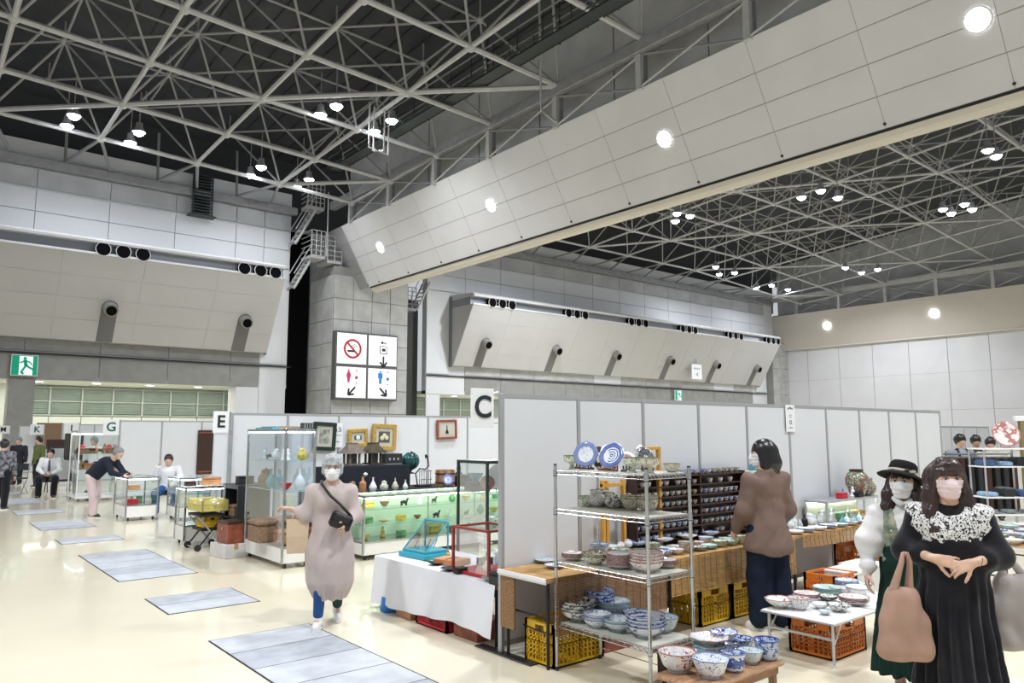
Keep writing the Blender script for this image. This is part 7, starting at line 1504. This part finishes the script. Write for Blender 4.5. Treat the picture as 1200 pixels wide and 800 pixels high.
# cross-body bag, resting against her hip
m_leather = mat('black_leather', (.012, .012, .013), .35, bump=.1)
cb = thing('crossbody_bag', 'small black leather crossbody bag on the hip of the grey-haired woman', 'bag', tuple(wpt(G, V3(.225, .10, .96))), math.radians(240))
MB().bbox(-.035, .035, -.10, .10, -.07, .07, .02).obj('pouch', m_leather, cb).rotation_euler = (math.radians(-22), 0, 0)
MB().bbox(.03, .042, -.085, .085, -.01, .055, .01).obj('front_flap', m_leather, cb).rotation_euler = (math.radians(-22), 0, 0)
pts = [V3(.225, .19, 1.0), V3(.165, .09, 1.10), V3(.165, .0, 1.18), V3(.10, -.09, 1.285), V3(-.02, -.10, 1.30), V3(-.13, -.03, 1.2), V3(-.17, .12, 1.02), V3(-.05, .21, .96), V3(.2, .185, .99)]
MB().tube([tuple(p-V3(.225, .10, .96)) for p in pts], .013, 6).obj('strap', m_leather, cb, 'all')
# paper bag hanging from her wrist
m_kraft = mat('kraft_paper', (.62, .47, .33), .8, noise=.05, nscale=8)
pb = thing('paper_bag', 'brown kraft paper bag carried by the grey-haired woman beside the glass showcase', 'bag', tuple(wpt(G, V3(.0, -.30, .66))), math.radians(248))
MB().loft([[(-.045, -.09, 0), (.045, -.09, 0), (.045, .09, 0), (-.045, .09, 0)], [(-.05, -.095, .15), (.05, -.095, .15), (.05, .095, .15), (-.05, .095, .15)], [(-.03, -.1, .30), (.03, -.1, .30), (.03, .1, .30), (-.03, .1, .30)]]).obj('bag_body', m_kraft, pb)
for s_ in (-.03, .03): MB().tube([(s_, -.05, .28), (s_*.5, -.04, .345), (0, 0, .37), (s_*.5, .04, .345), (s_, .05, .28)], .005, 6).obj('handle', m_kraft, pb, 'all')

# ---------------------------------------------------------------- man bending over a showcase
m_blazer = mat('navy_blazer', (.022, .026, .04), .75, spec=.12); m_pink = mat('pale_pink_cotton', (.62, .49, .49), .8, spec=.12, bump=.1, bscale=20)
N_ = Person('grey-haired man in navy blazer and pale pink trousers bending over a showcase', 3.44, 17.80, -42, 1.62, .013, head_yaw=5, head_pitch=32, female=False,
    pose=dict(pelvis=(-.16, 0, .86), waist=(-.07, 0, .96), chest=(.10, 0, 1.10), neck=(.25, 0, 1.21), head=(.36, 0, 1.32), shl=(.20, .17, 1.17), shr=(.20, -.17, 1.17), ell=(.36, .20, .93), elr=(.36, -.20, .93), wrl=(.55, .13, .865), wrr=(.55, -.13, .865),
              hipl=(-.17, .09, .83), hipr=(-.17, -.09, .83), knl=(-.13, .11, .46), knr=(-.06, -.1, .46), anl=(-.22, .12, .08), anr=(-.05, -.11, .08), tol=(-.09, .14, .03), tor=(.09, -.12, .03)))
N_.body()
def b(S):
    S.cap(N_.J['neck']+V3(-.04, 0, -.02), N_.J['chest'], .08, .15, .05, (1, 1.1, 1)); S.cap(N_.J['chest'], N_.J['waist'], .15, .145, .05, (.9, 1.1, 1)); S.cap(N_.J['waist'], N_.J['pelvis'], .145, .16, .05, (.9, 1.1, 1))
    for n_ in 'lr': S.cap(N_.J['chest'], N_.J['sh'+n_], .1, .075, .05)
    N_.sleeves(S, [.075, .06, .045], .93)
N_.garment('blazer', m_blazer, b, vox=.013, disp=folds(.005), cut=lambda X, Y, Z: .76-.25*X-Z+0*Y)
N_.pants(m_pink, (.105, .09, .08), .95, vox=.013); N_.shoes(m_black)
N_.hair(m_hair_s, lambda S: N_.cap_hair(S, .008, .075, -.02), .001, region=.2)

# ---------------------------------------------------------------- people at the booths
m_wshirt = mat('white_shirt', (.72, .73, .75), .75, spec=.12, bump=.1, bscale=20); m_bluesh = mat('pale_blue_shirt', (.48, .55, .66), .75, spec=.12)
def seated(label, x, y, az, shirt, trousers, hairm, seat=.45, h=1.66, tie=None, vox=.014, arms=None, sk=None):
    z0 = seat; p = dict(pelvis=(-.05, 0, z0+.10), waist=(-.06, 0, z0+.24), chest=(-.04, 0, z0+.42), neck=(-.02, 0, z0+.60), head=(.02, 0, z0+.735), shl=(-.03, .185, z0+.55), shr=(-.03, -.185, z0+.55), ell=(.03, .25, z0+.30), elr=(.03, -.25, z0+.30), wrl=(.22, .10, z0+.19), wrr=(.22, -.10, z0+.19),
        hipl=(-.02, .09, z0+.09), hipr=(-.02, -.09, z0+.09), knl=(.38, .19, z0+.06), knr=(.38, -.19, z0+.06), anl=(.36, .17, .08), anr=(.36, -.17, .08), tol=(.48, .20, .03), tor=(.48, -.20, .03))
    if arms: p.update(arms)
    W = Person(label, x, y, az, h, vox, sk or m_skin, head_pitch=12, female=False, pose=p); W.body()
    def b(S): W.torso(S, .02); W.sleeves(S, [.075, .062, .05], .95)
    W.garment('shirt', shirt, b, vox=vox, disp=folds(.005)); W.pants(trousers, (.11, .085, .07), .95, vox=vox); W.shoes(m_black); W.hair(hairm, lambda S: W.cap_hair(S, .016, .048, -.03), .0015, region=.2)
    if tie: MB().loft([[(.095, -.02, z0+.56), (.11, -.02, z0+.56), (.11, .02, z0+.56), (.095, .02, z0+.56)], [(.09, -.035, z0+.25), (.105, -.035, z0+.25), (.105, .035, z0+.25), (.09, .035, z0+.25)]]).obj('necktie', tie, W.root)
    return W
seated('seated man in white shirt, grey tie and black trousers beside the aisle', 3.40, 24.15, 255, m_wshirt, m_blackcloth, m_hair_k, .46, 1.7, mat('grey_tie', (.08, .09, .12), .6))
seated('seated stall keeper in white shirt, hand raised to his head, behind the showcases', 4.72, 17.6, 250, m_wshirt, m_blue, m_hair_k, .42, 1.62, arms=dict(ell=(.10, .27, .80), elr=(.06, -.27, .74), wrr=(.14, -.19, 1.02)))
def standing(label, x, y, az, h, top, trousers, hairm, vox=.016, z=0, hy=0, hp=10, sk=None, extra=None):
    W = Person(label, x, y, az, h, vox, sk or m_skin, head_yaw=hy, head_pitch=hp, female=False, z=z)
    if extra: W.J.update({a: V3(*b_) for a, b_ in extra.items()})
    W.body()
    def b(S): W.torso(S, .022, hem=V3(0, 0, .80*h/1.7)); W.sleeves(S, [.075, .062, .05], .5 if top is m_greyt else .95)
    W.garment('top', top, b, vox=vox, disp=folds(.005), cut=lambda X, Y, Z: .46*h-Z+0*X+0*Y); W.pants(trousers, (.11, .085, .07), .95, vox=vox); W.shoes(m_black); W.hair(hairm, lambda S: W.cap_hair(S, .017, .048, -.03), .0015, region=.2)
    return W
m_greyt = mat('grey_t_shirt', (.24, .27, .31), .8, spec=.12); m_dark_cl = mat('charcoal_cloth', (.03, .032, .04), .8, spec=.12); m_pattern = mat('black_grey_patterned_cloth', (.28, .28, .32), .8, spec=.12, nscale=14, col2=(.03, .03, .04)); m_olive = mat('olive_green_cloth', (.12, .15, .06), .8, spec=.12)
R_ = standing('man in grey t-shirt with dark backpack looking down at far stalls', 16.55, 5.98, 235, 1.68, m_greyt, m_dark_cl, m_hair_k, hp=22, vox=.015)
for e in (1, -1): MB().tube([(.10, e*.10, 1.05), (.14, e*.105, 1.25), (.07, e*.10, 1.40), (-.10, e*.09, 1.36), (-.13, e*.09, 1.1)], .022, 6).obj('backpack_strap', m_leather, R_.root, 'all')
MB().bbox(-.30, -.12, -.15, .15, .98, 1.38, .04).obj('backpack', m_leather, R_.root)
standing('dark-clothed visitor behind the man in grey t-shirt', 17.3, 5.95, 215, 1.66, m_dark_cl, m_dark_cl, m_hair_k, hp=24)
standing('visitor in pale top leaning over far right shelves', 16.9, 5.55, 200, 1.62, mat('pale_beige_cloth', (.42, .42, .38), .8, spec=.12), m_dark_cl, m_hair_k, hp=28)
standing('person in patterned top and black trousers at the left edge of the picture', 2.02, 20.95, 60, 1.60, m_pattern, m_blackcloth, m_hair_k, hp=10)
standing('person in olive green jacket standing behind the seated man with tie', 3.75, 29.0, 200, 1.62, m_olive, m_dark_cl, m_hair_k, hp=12)
standing('person in white shirt standing behind the letter G display case', 4.65, 25.2, 215, 1.62, m_wshirt, m_navy, m_hair_s, hp=12)
standing('person in dark jacket among the far left stalls', 3.35, 30.5, 240, 1.6, m_dark_cl, m_dark_cl, m_hair_s, hp=15)
